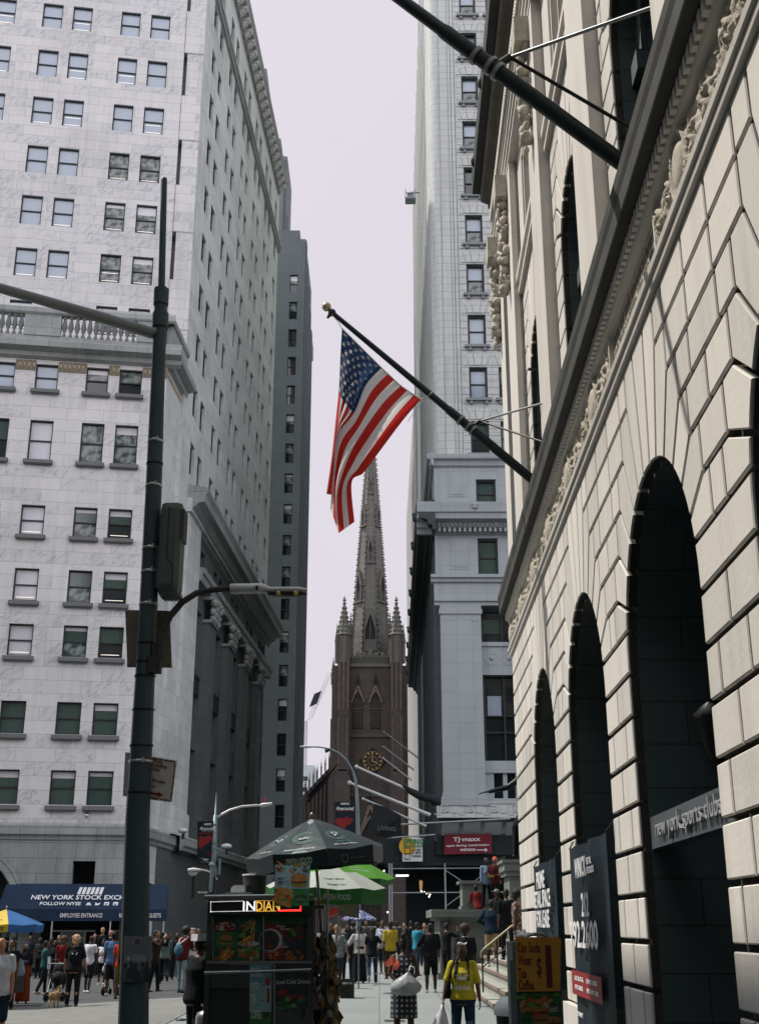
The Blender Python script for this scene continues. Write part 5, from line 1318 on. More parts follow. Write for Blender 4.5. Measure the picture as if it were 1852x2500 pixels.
# six pale flagpoles on the skyscraper side, two with furled flags
M_WPOLE = mat('pale_pole', (.50, .52, .51), .5, .2, var=.08)
poles = [((870, 1872), (1072, 1962), 60, .085, 'thick pale flagpole with a dark furled flag, jutting from the skyscraper over the street'), ((853, 1911), (1050, 1990), 58, .085, 'thick bare pale flagpole crossing below the clock'),
  ((937, 1787), (1020, 1850), 84, .06, 'thin flagpole ending right of the clock, topmost of three'), ((936, 1823), (1010, 1880), 80, .06, 'thin flagpole ending right of the clock, middle of three'), ((935, 1851), (1004, 1905), 76, .06, 'thin flagpole ending right of the clock, lowest of three'), ((886, 1950), (1040, 2017), 58.3, .06, 'pale flagpole that carries the drooping black flag')]
for a, b, Y, r_, lab in poles:
    p, q = at(*a, Y), at(*b, Y); t = thing('flagpole', lab, 'flagpole', q, group='pale flagpoles along the street')
    mb = MB(M_WPOLE); mb.tube([p, q], [r_*.7, r_], 8); mb.build('pole', t); mb = MB(M_WPOLE); mb.ball(p, r_*1.3, 8, 6); mb.build('ball_finial', t)
def furled(label, pts, Y, r_):
    t = thing('furled_flag', label, 'flag', at(*pts[-1], Y), group='furled flags')
    mb = MB(M_BFLAG); mb.tube([at(u, v, Y)+Vector((0, .1*math.sin(k*2), 0)) for k, (u, v) in enumerate(pts)], r_, 8); mb.build('cloth', t)
furled('dark furled flag wrapped on the thick pale pole beside the granite corner', [(982, 1916), (1000, 1930), (1025, 1944), (1050, 1950), (1066, 1956), (1072, 1962)], 59.9, [.03, .16, .2, .18, .28, .12])
furled('long dark furled flag slanting beside the church tower base, upper one', [(826, 1864), (800, 1893), (775, 1920), (752, 1945)], 100, [.03, .09, .13, .1])
furled('long dark furled flag slanting beside the church tower base, lower one', [(808, 1893), (785, 1918), (765, 1938), (751, 1958)], 98, [.03, .08, .12, .09])
# ------------------------------------------------------------------ street lamps with district banners
M_LAMP = mat('lamp_grey_blue', (.17, .23, .25), .5, .2, var=.15)
M_LHEAD = mat('lamp_head_grey', (.5, .5, .52), .45, .2, var=.08)
def nyc_banner(label, u0, v0, u1, v1, Y, foot):
    t = thing('banner', label, 'banner', at(u0, v1, Y), group='district banners on lamp posts')
    a, b, c, d = at(u0, v1, Y), at(u1, v1, Y), at(u1, v0, Y), at(u0, v0, Y); W, H = b.x-a.x, d.z-a.z
    mb = MB(M_BANN); mb.prism([a, b, c, d], (0, .02, 0))
    y = Y-.006; P = lambda fx, fz: Vector((a.x+W*fx, y, a.z+H*fz))
    mb.m(M_RED); mb.add([P(0, .715), P(1, .715), P(1, .735), P(0, .735)], [(0,1,2,3)])
    if foot: bull = [(.02,.62),(.08,.66),(.35,.63),(.55,.66),(.63,.69),(.66,.65),(.82,.64),(.9,.60),(.8,.58),(.74,.53),(.62,.52),(.55,.47),(.42,.46),(.3,.42),(.22,.36),(.1,.36),(.02,.42),(0,.5)]
    else: bull = [(.02,.45),(.1,.52),(.35,.5),(.55,.55),(.66,.57),(.68,.52),(.85,.5),(.95,.45),(.85,.42),(.78,.33),(.6,.3),(.5,.22),(.3,.24),(.15,.3),(.03,.36)]
    mb.poly([P(*p) for p in bull])
    if foot: mb.m(mat('banner_dim_red', (.07, .008, .01), .6, var=0)); mb.add([P(.55, .2), P(1, .2), P(1, .32), P(.6, .3)], [(0,1,2,3)])
    mb.build('cloth', t)
    lt = MB(M_WHT); k = Vector((0, -.006, 0)); hh = 1 if foot else 1.2
    lt.text('NYC', P(.3, .9)+k, (1, 0, 0), (0, 0, 1), W*.42, H*.055*hh, bold=.05); lt.text('financial', P(.05, .80 if foot else .76)+k, (1, 0, 0), (0, 0, 1), W*.9, H*.07*hh, bold=.02, shear=.3); lt.text('Capital of the World', P(.16, .765 if foot else .74)+k, (1, 0, 0), (0, 0, 1), W*.8, H*.022, bold=.02)
    if foot: lt.text("' bgc", P(.2, .09)+k, (1, 0, 0), (0, 0, 1), W*.45, H*.06, bold=.02); lt.text('your lasting legacy', P(.18, .055)+k, (1, 0, 0), (0, 0, 1), W*.6, H*.012)
    lt.build('lettering', t)
YL = 35.; lm = thing('street_lamp', 'grey street lamp with a long arm and lower lamps, behind the food cart', 'street lamp', at(528, 2440, YL), group='street lamps')
p0, p1 = at(528, 2440, YL), at(528.5, 1935, YL); p0.x = p1.x; p0.z = 0
mb = MB(M_LAMP); zj = gz(1990, YL); mb.tube([p0, (p1.x, YL, gz(2150, YL)), (p1.x, YL, zj), (p1.x, YL, zj), p1], [.11, .085, .06, .03, .02], 8)
for v in (2017, 2062, 2076, 2140): mb.lathe([(.075, 0), (.075, .06)], 10, (p1.x, YL, gz(v, YL)))
mb.build('pole', lm)
mb = MB(M_LHEAD); mb.tube([at(530, 1995, YL), at(560, 1978, YL), at(590, 1969, YL), at(630, 1966, YL)], .035, 6); mb.build('arm', lm)
mb = MB(M_LHEAD); a, b = at(632, 1967, YL), at(664, 1962, YL); mb.tube([a, a.lerp(b, .3), b], [.04, .1, .07], 8, sy=.6); mb.m(mat('beacon_red', (.5, .02, .02), .4, var=0)); c = at(648, 1957, YL); mb.lathe([(.03, 0), (.03, .1)], 8, c); mb.build('lamp_head', lm)
mb = MB(M_LHEAD); mb.tube([at(530, 2148, YL), at(518, 2132, YL), at(505, 2126, YL), at(492, 2124, YL)], .03, 6); mb.build('arm', lm)
mb = MB(M_LHEAD); a, b = at(459, 2124, YL), at(492, 2124, YL); mb.tube([a, a.lerp(b, .4), b], [.06, .11, .05], 8, sy=.6); c = at(471, 2134, YL); mb.lathe([(.0, -.08), (.12, .0), (.14, .05)], 12, c); mb.build('lamp_head', lm)
mb = MB(M_LHEAD); mb.tube([at(528, 2136, YL), at(527, 2118, YL), at(520, 2110, YL)], .025, 6); c = at(518, 2112, YL); mb.lathe([(.1, 0), (.1, .04), (.07, .09), (0, .1)], 12, c); mb.build('dome_camera', lm)
mb = MB(M_LAMP); a, b = at(533, 2135, YL), at(539, 2096, YL); mb.box(a.x, b.x, YL-.1, YL+.1, a.z, b.z); mb.build('antenna_box', lm)
mb = MB(M_BLK); mb.box(at(469, 0, YL).x if False else gx(469, 2160, YL), gx(475, 2160, YL), YL-.04, YL+.04, gz(2194, YL), gz(2132, YL)); mb.build('hanging_tube', lm)
mb = MB(M_BLK); a, b = at(521, 2190, YL), at(527, 2140, YL); mb.box(a.x, b.x, YL-.1, YL-.02, a.z, b.z); mb.build('signal_bracket', lm)
nyc_banner('black NYC financial banner with red bull and bgc, on the lamp behind the cart', 482, 2005, 524, 2111, YL-.05, True)
board('street_sign', 'black street name sign reading BROAD, on the lamp behind the food cart', 'sign', 481, 2173, 519, 2183, YL-.1, M_BLK, [('BROAD', 483, 2181.5, 507, 2175.5), ('ST', 511, 2178, 517, 2174.5)], th=.03)
YM = 47.; lm2 = thing('street_lamp', 'grey street lamp with a high curved arm against the church tower', 'street lamp', at(873, 2300, YM), group='street lamps')
mb = MB(M_LAMP); q = [(875, 2330), (874, 2040), (873, 1990), (871, 1935), (868, 1905), (860, 1880), (845, 1855), (826, 1838), (805, 1828), (780, 1824), (760, 1823)]
mb.tube([at(u, v, YM) for u, v in q], [.09, .08, .07, .06, .05, .045, .04, .035, .03, .03, .03], 8); mb.build('pole', lm2)
mb = MB(M_LHEAD); a, b = at(732, 1823, YM), at(770, 1823, YM); mb.tube([a, a.lerp(b, .4), b], [.05, .12, .06], 8, sy=.5); mb.build('lamp_head', lm2)
mb = MB(M_BLK); a, b = at(793, 1834, YM), at(805, 1830, YM); mb.tube([a, b], [.08, .06], 8); mb.build('camera', lm2)
nyc_banner('black NYC financial banner with a red bull, on the lamp in front of the church', 817, 1957, 866, 2040, YM-.05, False)
for u, v, lab, fl_ in ((447, 2028, 'pale floodlight on the corner of the belt course behind the banner', 1), (553, 2066, 'small floodlight on the shaded belt course right of the lamp', 1)):
    p = at(u, v, 66); t = thing('floodlight', lab, 'floodlight', p); mb = MB(M_LHEAD); mb.ball(p, (.3, .22, .15), 12, 7); mb.build('shade', t); mb = MB(M_BLK); mb.box(p.x-.05, p.x+.05, 66, 66.4, p.z-.4, p.z); mb.build('bracket', t)
# ------------------------------------------------------------------ big traffic pole in front
YP = 15.; M_TP = mat('dark_teal_pole', (.042, .066, .076), .5, .1, var=.2, scale=2, streak=.4); M_STRAP = mat('steel_strap', (.45, .46, .46), .35, .7, var=.1)
tp = thing('traffic_pole', 'tall dark octagonal traffic pole with a long arm and a curved lamp arm', 'traffic pole', (at(322, 2500, YP).x, YP, 0))
pts = [at(318, 2800, YP), at(326, 2490, YP), at(336, 2000, YP), at(357, 1600, YP), at(375, 1200, YP), at(390, 820, YP), at(393, 735, YP)]
pts[0].z = 0; rads = [.19, .178, .150, .122, .110, .092, .090]
mb = MB(M_TP); mb.tube(pts, rads, 8)
mb.tube([at(393, 745, YP), at(394.5, 706, YP)], .108, 8); mb.tube([at(394.5, 706, YP), at(401, 439, YP)], [.05, .045], 8); mb.ball(at(401, 439, YP), .046, 8, 6); mb.tube([at(391, 800, YP), at(392.5, 765, YP)], .115, 8); mb.build('pole', tp)
mb = MB(mat('arm_grey', (.20, .215, .225), .4, .3, var=.1)); mb.tube([at(380, 812, YP), at(370, 812, YP-.02), at(250, 775, YP-.5), at(0, 703, YP-1.6), at(-260, 640, YP-2.8)], [.09, .085, .078, .066, .055], 10); mb.build('mast_arm', tp)
mb = MB(M_BLK)
def pol(v): # pole centre and radius at picture height v
    for i in range(len(pts)-1):
        va, vb = [2800, 2490, 2000, 1600, 1200, 820, 735][i:i+2]
        if va >= v >= vb: f = (va-v)/(va-vb); return pts[i].lerp(pts[i+1], f), rads[i]*(1-f)+rads[i+1]*f
for v in (1085, 1138, 1190, 1347, 1405, 1483, 1575, 1620, 1656, 1740, 1828, 1867, 1940):
    c, r_ = pol(v); m_ = M_STRAP if v in (1085, 1190, 1347, 1405, 1483, 1867) else M_BLK; mb.m(m_); mb.lathe([(r_*1.04, 0), (r_*1.09, .004), (r_*1.09, .03), (r_*1.04, .034)], 8, c, ph=0)
    if m_ is M_STRAP: mb.box(c.x+r_*.3, c.x+r_*.5, YP-r_*1.2, YP-r_, c.z-.01, c.z+.05)
mb.build('straps', tp)
# curved lamp arm and led head
mb = MB(mat('rusty_bracket', (.035, .035, .032), .75, var=.4, scale=12)); q = [(388, 1612), (390, 1575), (397, 1540), (415, 1505), (445, 1470), (480, 1448), (520, 1440), (565, 1436)]
mb.tube([at(u, v, YP-.1) for u, v in q], [.052, .05, .048, .046, .044, .042, .04, .04], 8); a = at(378, 1620, YP-.1); mb.box(a.x-.07, a.x+.08, YP-.16, YP-.02, a.z-.12, a.z+.1); mb.tube([at(378, 1570, YP-.1), at(378, 1630, YP-.1)], .04, 6); mb.build('lamp_arm', tp)
mb = MB(M_LHEAD); a, b, c, d = at(562, 1438, YP-.1), at(640, 1436, YP-.1), at(660, 1440, YP-.1), at(750, 1440, YP-.1)
mb.tube([a, a.lerp(b, .05), b, c, d-Vector((.1, 0, 0)), d], [.07, .085, .082, .05, .05, .02], 12, sy=.8); o_ = mb.build('led_head', tp)
mb = MB(M_BLK); e_ = at(700, 1446, YP-.12); mb.ball(e_+Vector((0, 0, -.02)), (.27, .1, .04), 14, 6); mb.m(mat('led_lens', (.6, .45, .12), .3, var=0)); mb.ball(e_+Vector((-.1, -.07, -.03)), (.035, .03, .03), 8, 6); mb.ball(e_+Vector((.12, -.07, -.03)), (.035, .03, .03), 8, 6); mb.m(M_BLK); f_ = at(627, 1434, YP-.2); mb.lathe([(.012, -.04), (.02, .02)], 6, f_); mb.build('lens', o_)
# radio cabinet
bx_ = thing('equipment_cabinet', 'rounded grey equipment cabinet strapped high on the traffic pole', 'cabinet', at(420, 1460, YP-.15))
a, b = at(385, 1455, YP-.1), at(450, 1237, YP-.1); x0, x1, z0, z1 = a.x, b.x, a.z, b.z
mb = MB(mat('cabinet_grey', (.075, .092, .092), .5, .1, var=.12, scale=2)); c_ = .06
prof = [(x0+c_, -.28), (x1-c_, -.28), (x1, -.28+c_), (x1, .1), (x0, .1), (x0, -.28+c_)]
vs = []; lay = [(z0, .8), (z0+.08, .95), (z0+.12, 1), (z1-.08, 1), (z1, .93)]; cx_ = (x0+x1)/2
for z, k in lay: vs += [(cx_+(x-cx_)*k, YP+y*k, z) for x, y in prof]
mb.add(vs, [(i*6+j, i*6+(j+1) % 6, (i+1)*6+(j+1) % 6, (i+1)*6+j) for i in range(4) for j in range(6)]+[(5,4,3,2,1,0), tuple(range(24, 30))]); mb.build('case', bx_)
mb = MB(M_BLK); xm = x0+(x1-x0)*.42; mb.tube([(xm, YP-.285, z1-.06), (xm, YP-.285, z0+.45), (xm+.09, YP-.285, z0+.36), (xm+.1, YP-.285, z0+.1)], .006, 5); mb.build('door_seam', bx_)
mb = MB(mat('cabinet_fins', (.10, .115, .115), .5, .2, var=.1))
for k in range(13): z = z1-.1-.032*k; mb.box(x1-.01, x1+.035, YP-.25, YP+.05, z, z+.016)
for k in range(7): z = z1-.15-.05*k; mb.box(x0-.025, x0+.01, YP-.2, YP+.05, z, z+.02)
for k in range(9): x = x0+.08+.027*k; mb.box(x, x+.012, YP-.24, YP, z0-.05, z0+.02)
mb.build('cooling_fins', bx_)
mb = MB(M_TP); mb.box(at(376, 1400, YP).x, x0+.02, YP-.08, YP+.02, at(380, 1440, YP).z, at(380, 1335, YP).z); mb.build('mounting_plate', bx_)
# backs of two sign plates and the loading sign
M_PLATE = mat('weathered_plate', (.155, .135, .105), .6, .2, var=.35, scale=3)
def plate(label, q, Y, m_, rot=0):
    t = thing('sign_plate', label, 'sign', at(*q[0], Y)); mb = MB(m_); mb.prism([at(u, v, Y) for u, v in q], (0, .012, 0)); mb.build('plate', t)
    mb = MB(M_BLK)
    for u, v in q: c = at(q[0][0]*.06+u*.9+sum(p[0] for p in q)/4*.04, v*.9+sum(p[1] for p in q)/4*.1, Y-.006); mb.ball(c, .012, 6, 4)
    mb.build('rivets', t)
plate('weathered brown back of a square sign plate behind the pole under the cabinet', [(311, 1629), (420, 1630), (414, 1491), (306, 1489)], YP+.16, M_PLATE)
t = thing('parking_sign', 'white sign with red text Truck Loading Only and an arrow, half behind the pole', 'sign', at(400, 1958, YP+.14))
Y = YP+.14; M_SRED = mat('sign_dark_red', (.16, .018, .02), .6, var=0)
mb = MB(mat('sign_white', (.44, .425, .40), .6, var=.06)); mb.prism([at(300, 1943, Y), at(420, 1959, Y), at(432, 1857, Y), at(306, 1836, Y)], (0, .01, 0)); mb.build('plate', t)
mb = MB(M_SRED); y = Y-.004
def seg(u0, v0, u1, v1, r_=.006): mb.tube([at(u0, v0, y), at(u1, v1, y)], r_, 4)
for a, b in (((312, 1841), (428, 1860)), ((428, 1860), (417, 1954)), ((417, 1954), (305, 1939))):
    for k in range(4): seg(a[0]+(b[0]-a[0])*(k+.08)/4, a[1]+(b[1]-a[1])*(k+.08)/4, a[0]+(b[0]-a[0])*(k+.92)/4, a[1]+(b[1]-a[1])*(k+.92)/4)
seg(330, 1931, 388, 1939, .012); mb.prism([at(386, 1932, y), at(398, 1941, y), at(385, 1947, y)], (0, .003, 0)); mb.build('border_and_arrow', t)
mb = MB(M_SRED)
for tx, ua, va, ub, h in (('Truck', 373, 1862, 397, 10), ('Loading', 371, 1873, 407, 11), ('Only', 370, 1883, 391, 11), ('Monday - Friday', 318, 1903, 404, 11), ('7am - 6pm', 332, 1918, 378, 9)):
    p, q_ = at(ua, va, y), at(ub, va+(ub-ua)*.155, y); mb.text(tx, p, q_-p, at(ua, va-20, y)-p+Vector((.012, 0, 0)), (q_-p).length, at(ua, va-h, y).z-p.z, bold=.01)
mb.build('lettering', t)
# posters wrapped round the foot of the pole
t = thing('poster', 'grey poster with a pink disc and group of figures, round the foot of the pole', 'poster', at(335, 2420, YP-.2))
Y = YP-.2; a, b, c, d = at(300, 2398, Y), at(363, 2398, Y), at(372, 2286, Y), at(303, 2284, Y)
mb = MB(mat('poster_grey', (.115, .14, .155), .55, var=.15, scale=3)); mb.prism([a, b, c, d], (0, .008, 0)); mb.build('sheet', t)
mb = MB(mat('poster_pink', (.20, .16, .20), .6, var=.1)); ce = at(336, 2300, Y-.004); mb.disc(ce, (.062, 0, 0), (0, 0, .062)); mb.m(M_BANN)
for k in range(3): mb.tube([ce+Vector((-.035+.005*k, -.004, .022-.022*k)), ce+Vector((0, -.004, .028-.022*k)), ce+Vector((.035-.005*k, -.004, .018-.022*k))], .004, 4)
mb.m(mat('poster_pale', (.34, .36, .38), .6, var=0)); ce = at(314, 2340, Y-.004); mb.disc(ce, (.024, 0, 0), (0, 0, .024))
for k, h in enumerate((8, 14, 9, 16, 5, 15, 12, 13, 16, 8, 12, 14, 9, 15, 6)): p = at(323+2.4*k, 2340, Y-.004); mb.box(p.x-.003, p.x+.003, Y-.005, Y-.003, p.z-.0025*h, p.z+.0025*h)
p = at(325, 2332, Y-.004); mb.text('LISTEN TO IT', p, (1, 0, 0), (0, 0, 1), .12, .014)
mb.build('print', t)
mb = MB(mat('print_dark', (.02, .028, .034), .6, var=.2)); cols_ = [mat('print_jacket', (.055, .075, .09), .6, var=.2), mat('print_dark', (0, 0, 0)), mat('print_dark', (0, 0, 0)), mat('print_jacket', (0, 0, 0)), mat('print_dark', (0, 0, 0))]
for k, (u, v) in enumerate(((307, 2357), (321, 2354), (331, 2358), (349, 2355), (359, 2354), (316, 2384), (340, 2380))):
    y = Y-.004-.0006*k; mb.m(mat('print_dark', (0, 0, 0))); mb.disc(at(u, v, y), (.022, 0, 0), (0, 0, .028), 12); mb.m(cols_[k % 5]); p = at(u, v+5, y); q_ = at(u, 2398, y); mb.poly([(p.x-.012, y, p.z), (p.x-.05, y, p.z-.05), (p.x-.045, y, q_.z), (p.x+.045, y, q_.z), (p.x+.05, y, p.z-.05), (p.x+.012, y, p.z)])
mb.build('printed_figures', t)
t = thing('notice', 'tall narrow yellow notice with black lettering behind the foot of the traffic pole', 'sign', at(295, 2405, YP+.1))
Y = YP+.1; mb = MB(mat('notice_yellow', (.36, .25, .02), .6, var=.1)); mb.prism([at(285, 2404, Y), at(318, 2404, Y), at(322, 2289, Y), at(291, 2288, Y)], (0, .02, 0)); mb.build('board', t)
mb = MB(M_BLK); p = at(291, 2342, Y-.004); mb.text('DO NOT', p, (1, 0, 0), (0, 0, 1), .28, .05, bold=.02); p = at(288, 2353, Y-.003); q_ = at(318, 2343, Y-.003); mb.box(p.x, q_.x, Y-.004, Y-.003, p.z, q_.z)
for k in range(4): p = at(290, 2376+8*k, Y-.004); mb.text(('SEE', 'RATES', 'FOR ALL', 'BUS STOPS')[k], p, (1, 0, 0), (0, 0, 1), .2, .035)
mb.m(mat('notice_yellow', (0, 0, 0))); p = at(291, 2351, Y-.008); mb.text('AVE ST', p, (1, 0, 0), (0, 0, 1), .26, .04, bold=.02); mb.build('lettering', t)
# ------------------------------------------------------------------ food cart, umbrellas and their clutter
M_STL = mat('dull_stainless', (.20, .215, .22), .32, .75, var=.15, scale=2.5)
M_STLD = mat('dark_stainless', (.06, .068, .072), .35, .6, var=.2, scale=3)
M_CART = mat('cart_black', (.018, .022, .024), .5, var=.15)
YC = 18.
def U(u, v=2330, Y=YC): return gx(u, v, Y)
def V(v, Y=YC): return gz(v, Y)
def rect(mb, u0, v0, u1, v1, y, Y=YC, dv=0):
    a, b, c, d = at(u0, v1, Y), at(u1, v1+dv, Y), at(u1, v0+dv, Y), at(u0, v0, Y)
    for p in (a, b, c, d): p.y = y
    return mb.add([a, b, c, d], [(0,1,2,3)])
fc = thing('food_cart', 'dark stainless street food cart with a lit INDIAN sign and food picture panels', 'food cart', (U(632), YC+.5, 0))
x0, x1 = U(506), U(762)
mb = MB(M_CART); mb.box(x0, x1, YC+.05, YC+1.2, .35, V(2232)); mb.box(x0, U(608), YC+.15, YC+.2, .1, V(2412)); mb.m(M_STLD); mb.box(x0, x1, YC+.02, YC+.06, V(2412), V(2345)); mb.box(x0-.02, x0+.05, YC-.01, YC+.06, .3, V(2195)); mb.box(x1-.08, x1+.02, YC-.01, YC+.06, .3, V(2195)); mb.build('body', fc)
mb = MB(M_STL); zr = V(2190); mb.box(x0-.06, x1+.03, YC-.1, YC+1.3, zr-.05, zr); mb.tube([(x0-.06, YC-.12, zr-.0), (x1, YC-.12, zr+.02)], .025, 8); mb.m(M_CART); mb.box(x0, x1, YC-.06, YC+1.2, V(2234), zr-.05); mb.build('roof', fc)
mb = MB(M_STL); mb.tube([(x0-.0, YC-.22, V(2374)), ((x0+x1)/2, YC-.23, V(2371)), (x1, YC-.22, V(2366))], .022, 8)
for x in (x0+.05, x1-.05): mb.tube([(x, YC, V(2374)), (x, YC-.22, V(2371))], .015, 6)
mb.box(x0, x1, YC-.02, YC+.05, V(2352), V(2346)); mb.build('counter_rail', fc)
# lit sign
M_LW, M_LO, M_LR = mat('led_white', (1, .97, 1), .5, var=0, emit=1.1), mat('led_orange', (1, .52, .08), .5, var=0, emit=.9), mat('led_red', (1, .07, .06), .5, var=0, emit=.9)
sgn = MB(M_BLK); rect(sgn, 513, 2199, 742, 2230, YC-.062); sgn = sgn.build('led_sign', fc)
def led(mb, u0, v0, u1, v1, dot):
    n = max(1, int(max(abs(u1-u0), abs(v1-v0))/dot))
    for k in range(n+1):
        u = u0+(u1-u0)*k/n; v = v0+(v1-v0)*k/n; rect(mb, u-.75, v-.75, u+.75, v+.75, YC-.066)
lw = MB(M_LW)
for a in ((516, 2202, 595, 2200), (516, 2226, 625, 2224), (516, 2203, 516, 2226)): led(lw, *a, 2.6)
lw.m(M_LO); led(lw, 625, 2199.5, 672, 2198.5, 1.6); led(lw, 628, 2225, 675, 2224, 1.6); lw.m(M_LR)
for k in range(3): led(lw, 680, 2222+k, 735, 2221+k, 1.4)
led(lw, 735, 2212, 735, 2222, 1.4); led(lw, 676, 2212, 684, 2224, 1.4)
rect(lw, 682, 2222, 735, 2225, YC-.066); rect(lw, 733, 2210, 736, 2225, YC-.066)
for tx, u0, u1, m_ in (('IN', 594, 624, M_LW), ('DIA', 626, 665, M_LO), ('N', 667, 684, M_LO)):
    p, q = at(u0, 2224, YC), at(u1, 2223, YC); p.y = q.y = YC-.066; lw.m(m_); lw.text(tx, p, q-p, (0,0,1), (q-p).length, V(2201)-V(2224), thick=.002, bold=.01)
lw.build('lit_lettering', sgn)
# food picture panels: rows of printed dishes
FC = {k: mat('print_'+k, c, .55, var=.45, scale=14) for k, c in dict(green=(.02, .10, .035), dgreen=(.012, .05, .03), leaf=(.06, .18, .03), bun=(.22, .10, .03), meat=(.06, .02, .012), red=(.19, .02, .015), orange=(.28, .09, .015), rice=(.25, .19, .08), plate=(.33, .35, .35), sky=(.16, .25, .30), dark=(.02, .025, .022), tomato=(.30, .04, .02), yellow=(.42, .27, .04)).items()}
def ell(mb, k, u, v, ru, rv, y, Y=YC, rot=0):
    mb.m(FC[k]); c = at(u, v, Y); s = abs(at(u+1, v, Y).x-c.x); t = abs(c.z-at(u, v+1, Y).z); c.y = y
    ca, sa = math.cos(R(rot)), math.sin(R(rot))
    mb.disc(c, Vector((ru*s*ca, 0, ru*s*sa)), Vector((-rv*t*sa, 0, rv*t*ca)), 16)
def burger(mb, u, v, r, y, Y=YC):
    for i, (k, dv, ru, rv) in enumerate((('bun', .45, 1, .3), ('leaf', .22, 1.1, .25), ('meat', .1, 1.02, .22), ('tomato', -.05, .95, .16), ('leaf', -.15, 1.05, .16), ('bun', -.45, 1, .5))): ell(mb, k, u, v+dv*r, ru*r, rv*r, y-.0006*i, Y)
    for k in range(7): ell(mb, 'rice', u-.6*r+.2*r*k, v-.62*r+.06*r*(k % 3), .05*r, .03*r, y-.005, Y)
def fries(mb, u, v, r, y, Y=YC, k='orange', n=9, seed=1):
    rr = random.Random(seed)
    for i in range(n): ell(mb, k if rr.random() < .7 else 'yellow', u+rr.uniform(-.6, .6)*r, v+rr.uniform(-.4, .4)*r, .7*r, .09*r, y-.0005*i, Y, rr.uniform(20, 85)*(1 if rr.random() < .7 else -1))
def sal(mb, u, v, r, y, Y=YC, seed=1, ks=('leaf', 'tomato', 'green', 'red', 'rice', 'orange'), n=16):
    rr = random.Random(seed)
    for i in range(n): ell(mb, rr.choice(ks), u+rr.uniform(-1, 1)*r, v+rr.uniform(-.7, .7)*r, rr.uniform(.15, .45)*r, rr.uniform(.1, .25)*r, y-.0005*i, Y, rr.uniform(-60, 60))
mp = MB(FC['dgreen']); y = YC+.035
mp.m(FC['green']); rect(mp, 521, 2238, 636, 2350, y)
for (u0, v0, u1, v1, k) in ((523, 2240, 578, 2275, 'dark'), (579, 2240, 634, 2275, 'dgreen'), (523, 2276, 578, 2312, 'green'), (579, 2276, 634, 2312, 'dark'), (523, 2313, 578, 2348, 'dgreen'), (579, 2313, 634, 2348, 'green')): mp.m(FC[k]); rect(mp, u0, v0, u1, v1, y-.002)
ell(mp, 'plate', 550, 2262, 24, 11, y-.004); sal(mp, 548, 2258, 20, y-.005, seed=3, ks=('meat', 'red', 'orange')); fries(mp, 608, 2258, 22, y-.005, k='rice', seed=4); sal(mp, 598, 2262, 12, y-.011, seed=8)
burger(mp, 552, 2296, 15, y-.004); ell(mp, 'plate', 606, 2304, 27, 7, y-.004); fries(mp, 608, 2294, 22, y-.005, n=12, seed=5); ell(mp, 'leaf', 590, 2284, 9, 6, y-.011)
fries(mp, 548, 2332, 24, y-.004, n=16, seed=6); sal(mp, 606, 2332, 24, y-.004, seed=7, n=22)
mp.build('picture_panel', fc)
mp = MB(FC['dark']); mp.m(FC['dgreen']); rect(mp, 645, 2236, 748, 2344, y); mp.m(FC['green']); rect(mp, 646, 2237, 747, 2254, y-.002); mp.m(FC['red']); rect(mp, 646, 2256, 690, 2342, y-.003); mp.m(FC['dark']); rect(mp, 690, 2256, 746, 2342, y-.003)
ell(mp, 'plate', 660, 2295, 29, 28, y-.004); ell(mp, 'dark', 657, 2296, 25, 25, y-.005); sal(mp, 657, 2300, 18, y-.006, seed=12, ks=('meat', 'meat', 'red')); ell(mp, 'dgreen', 718, 2275, 20, 14, y-.005); sal(mp, 716, 2278, 20, y-.006, seed=9, ks=('meat', 'red', 'leaf')); sal(mp, 664, 2332, 14, y-.015, seed=10, ks=('rice', 'orange', 'meat')); sal(mp, 720, 2330, 20, y-.006, seed=11, ks=('orange', 'bun', 'meat'))
def words(mb, tx, u0, v1, u1, v0, y, Y=YC, bold=.01, dv=0):
    p, q, r_ = at(u0, v1, Y), at(u1, v1+dv, Y), at(u0, v0, Y); p.y = q.y = y; mb.text(tx, p, q-p, (0,0,1), abs(q.x-p.x), r_.z-p.z, thick=.003, bold=bold)
mp.m(M_BLK); words(mp, 'INDIAN FOOD', 647, 2250, 730, 2240, y-.006, bold=.02)
mp.m(mat('print_grey', (.40, .42, .41), .6, var=0)); words(mp, 'Chicken', 674, 2264, 696, 2258, y-.02); words(mp, 'Biryani', 685, 2272, 706, 2265, y-.02); words(mp, 'Curry', 677, 2306, 693, 2300, y-.02); words(mp, 'Chicken', 681, 2314, 704, 2307, y-.02)
mp.build('picture_panel', fc)
mp = MB(M_STL); rect(mp, 641, 2236, 645, 2348, YC-.0); rect(mp, 519, 2350, 638, 2353, YC-.0); rect(mp, 518, 2238, 521, 2350, YC)
mp.m(M_STLD); rect(mp, 672, 2460, 752, 2520, YC); mp.m(M_STL); rect(mp, 670, 2456, 755, 2459, YC-.002); rect(mp, 667, 2355, 672, 2520, YC-.004); rect(mp, 756, 2345, 764, 2520, YC-.004); rect(mp, 567, 2438, 605, 2520, YC+.1); rect(mp, 560, 2349, 668, 2356, YC-.004)
mp.build('steel_trim', fc)
mp = MB(M_BLK); p = at(748, 2474, YC); mp.disc((p.x, YC-.006, p.z), (.075, 0, 0), (0, 0, .075)); mp.build('round_hatch', fc)
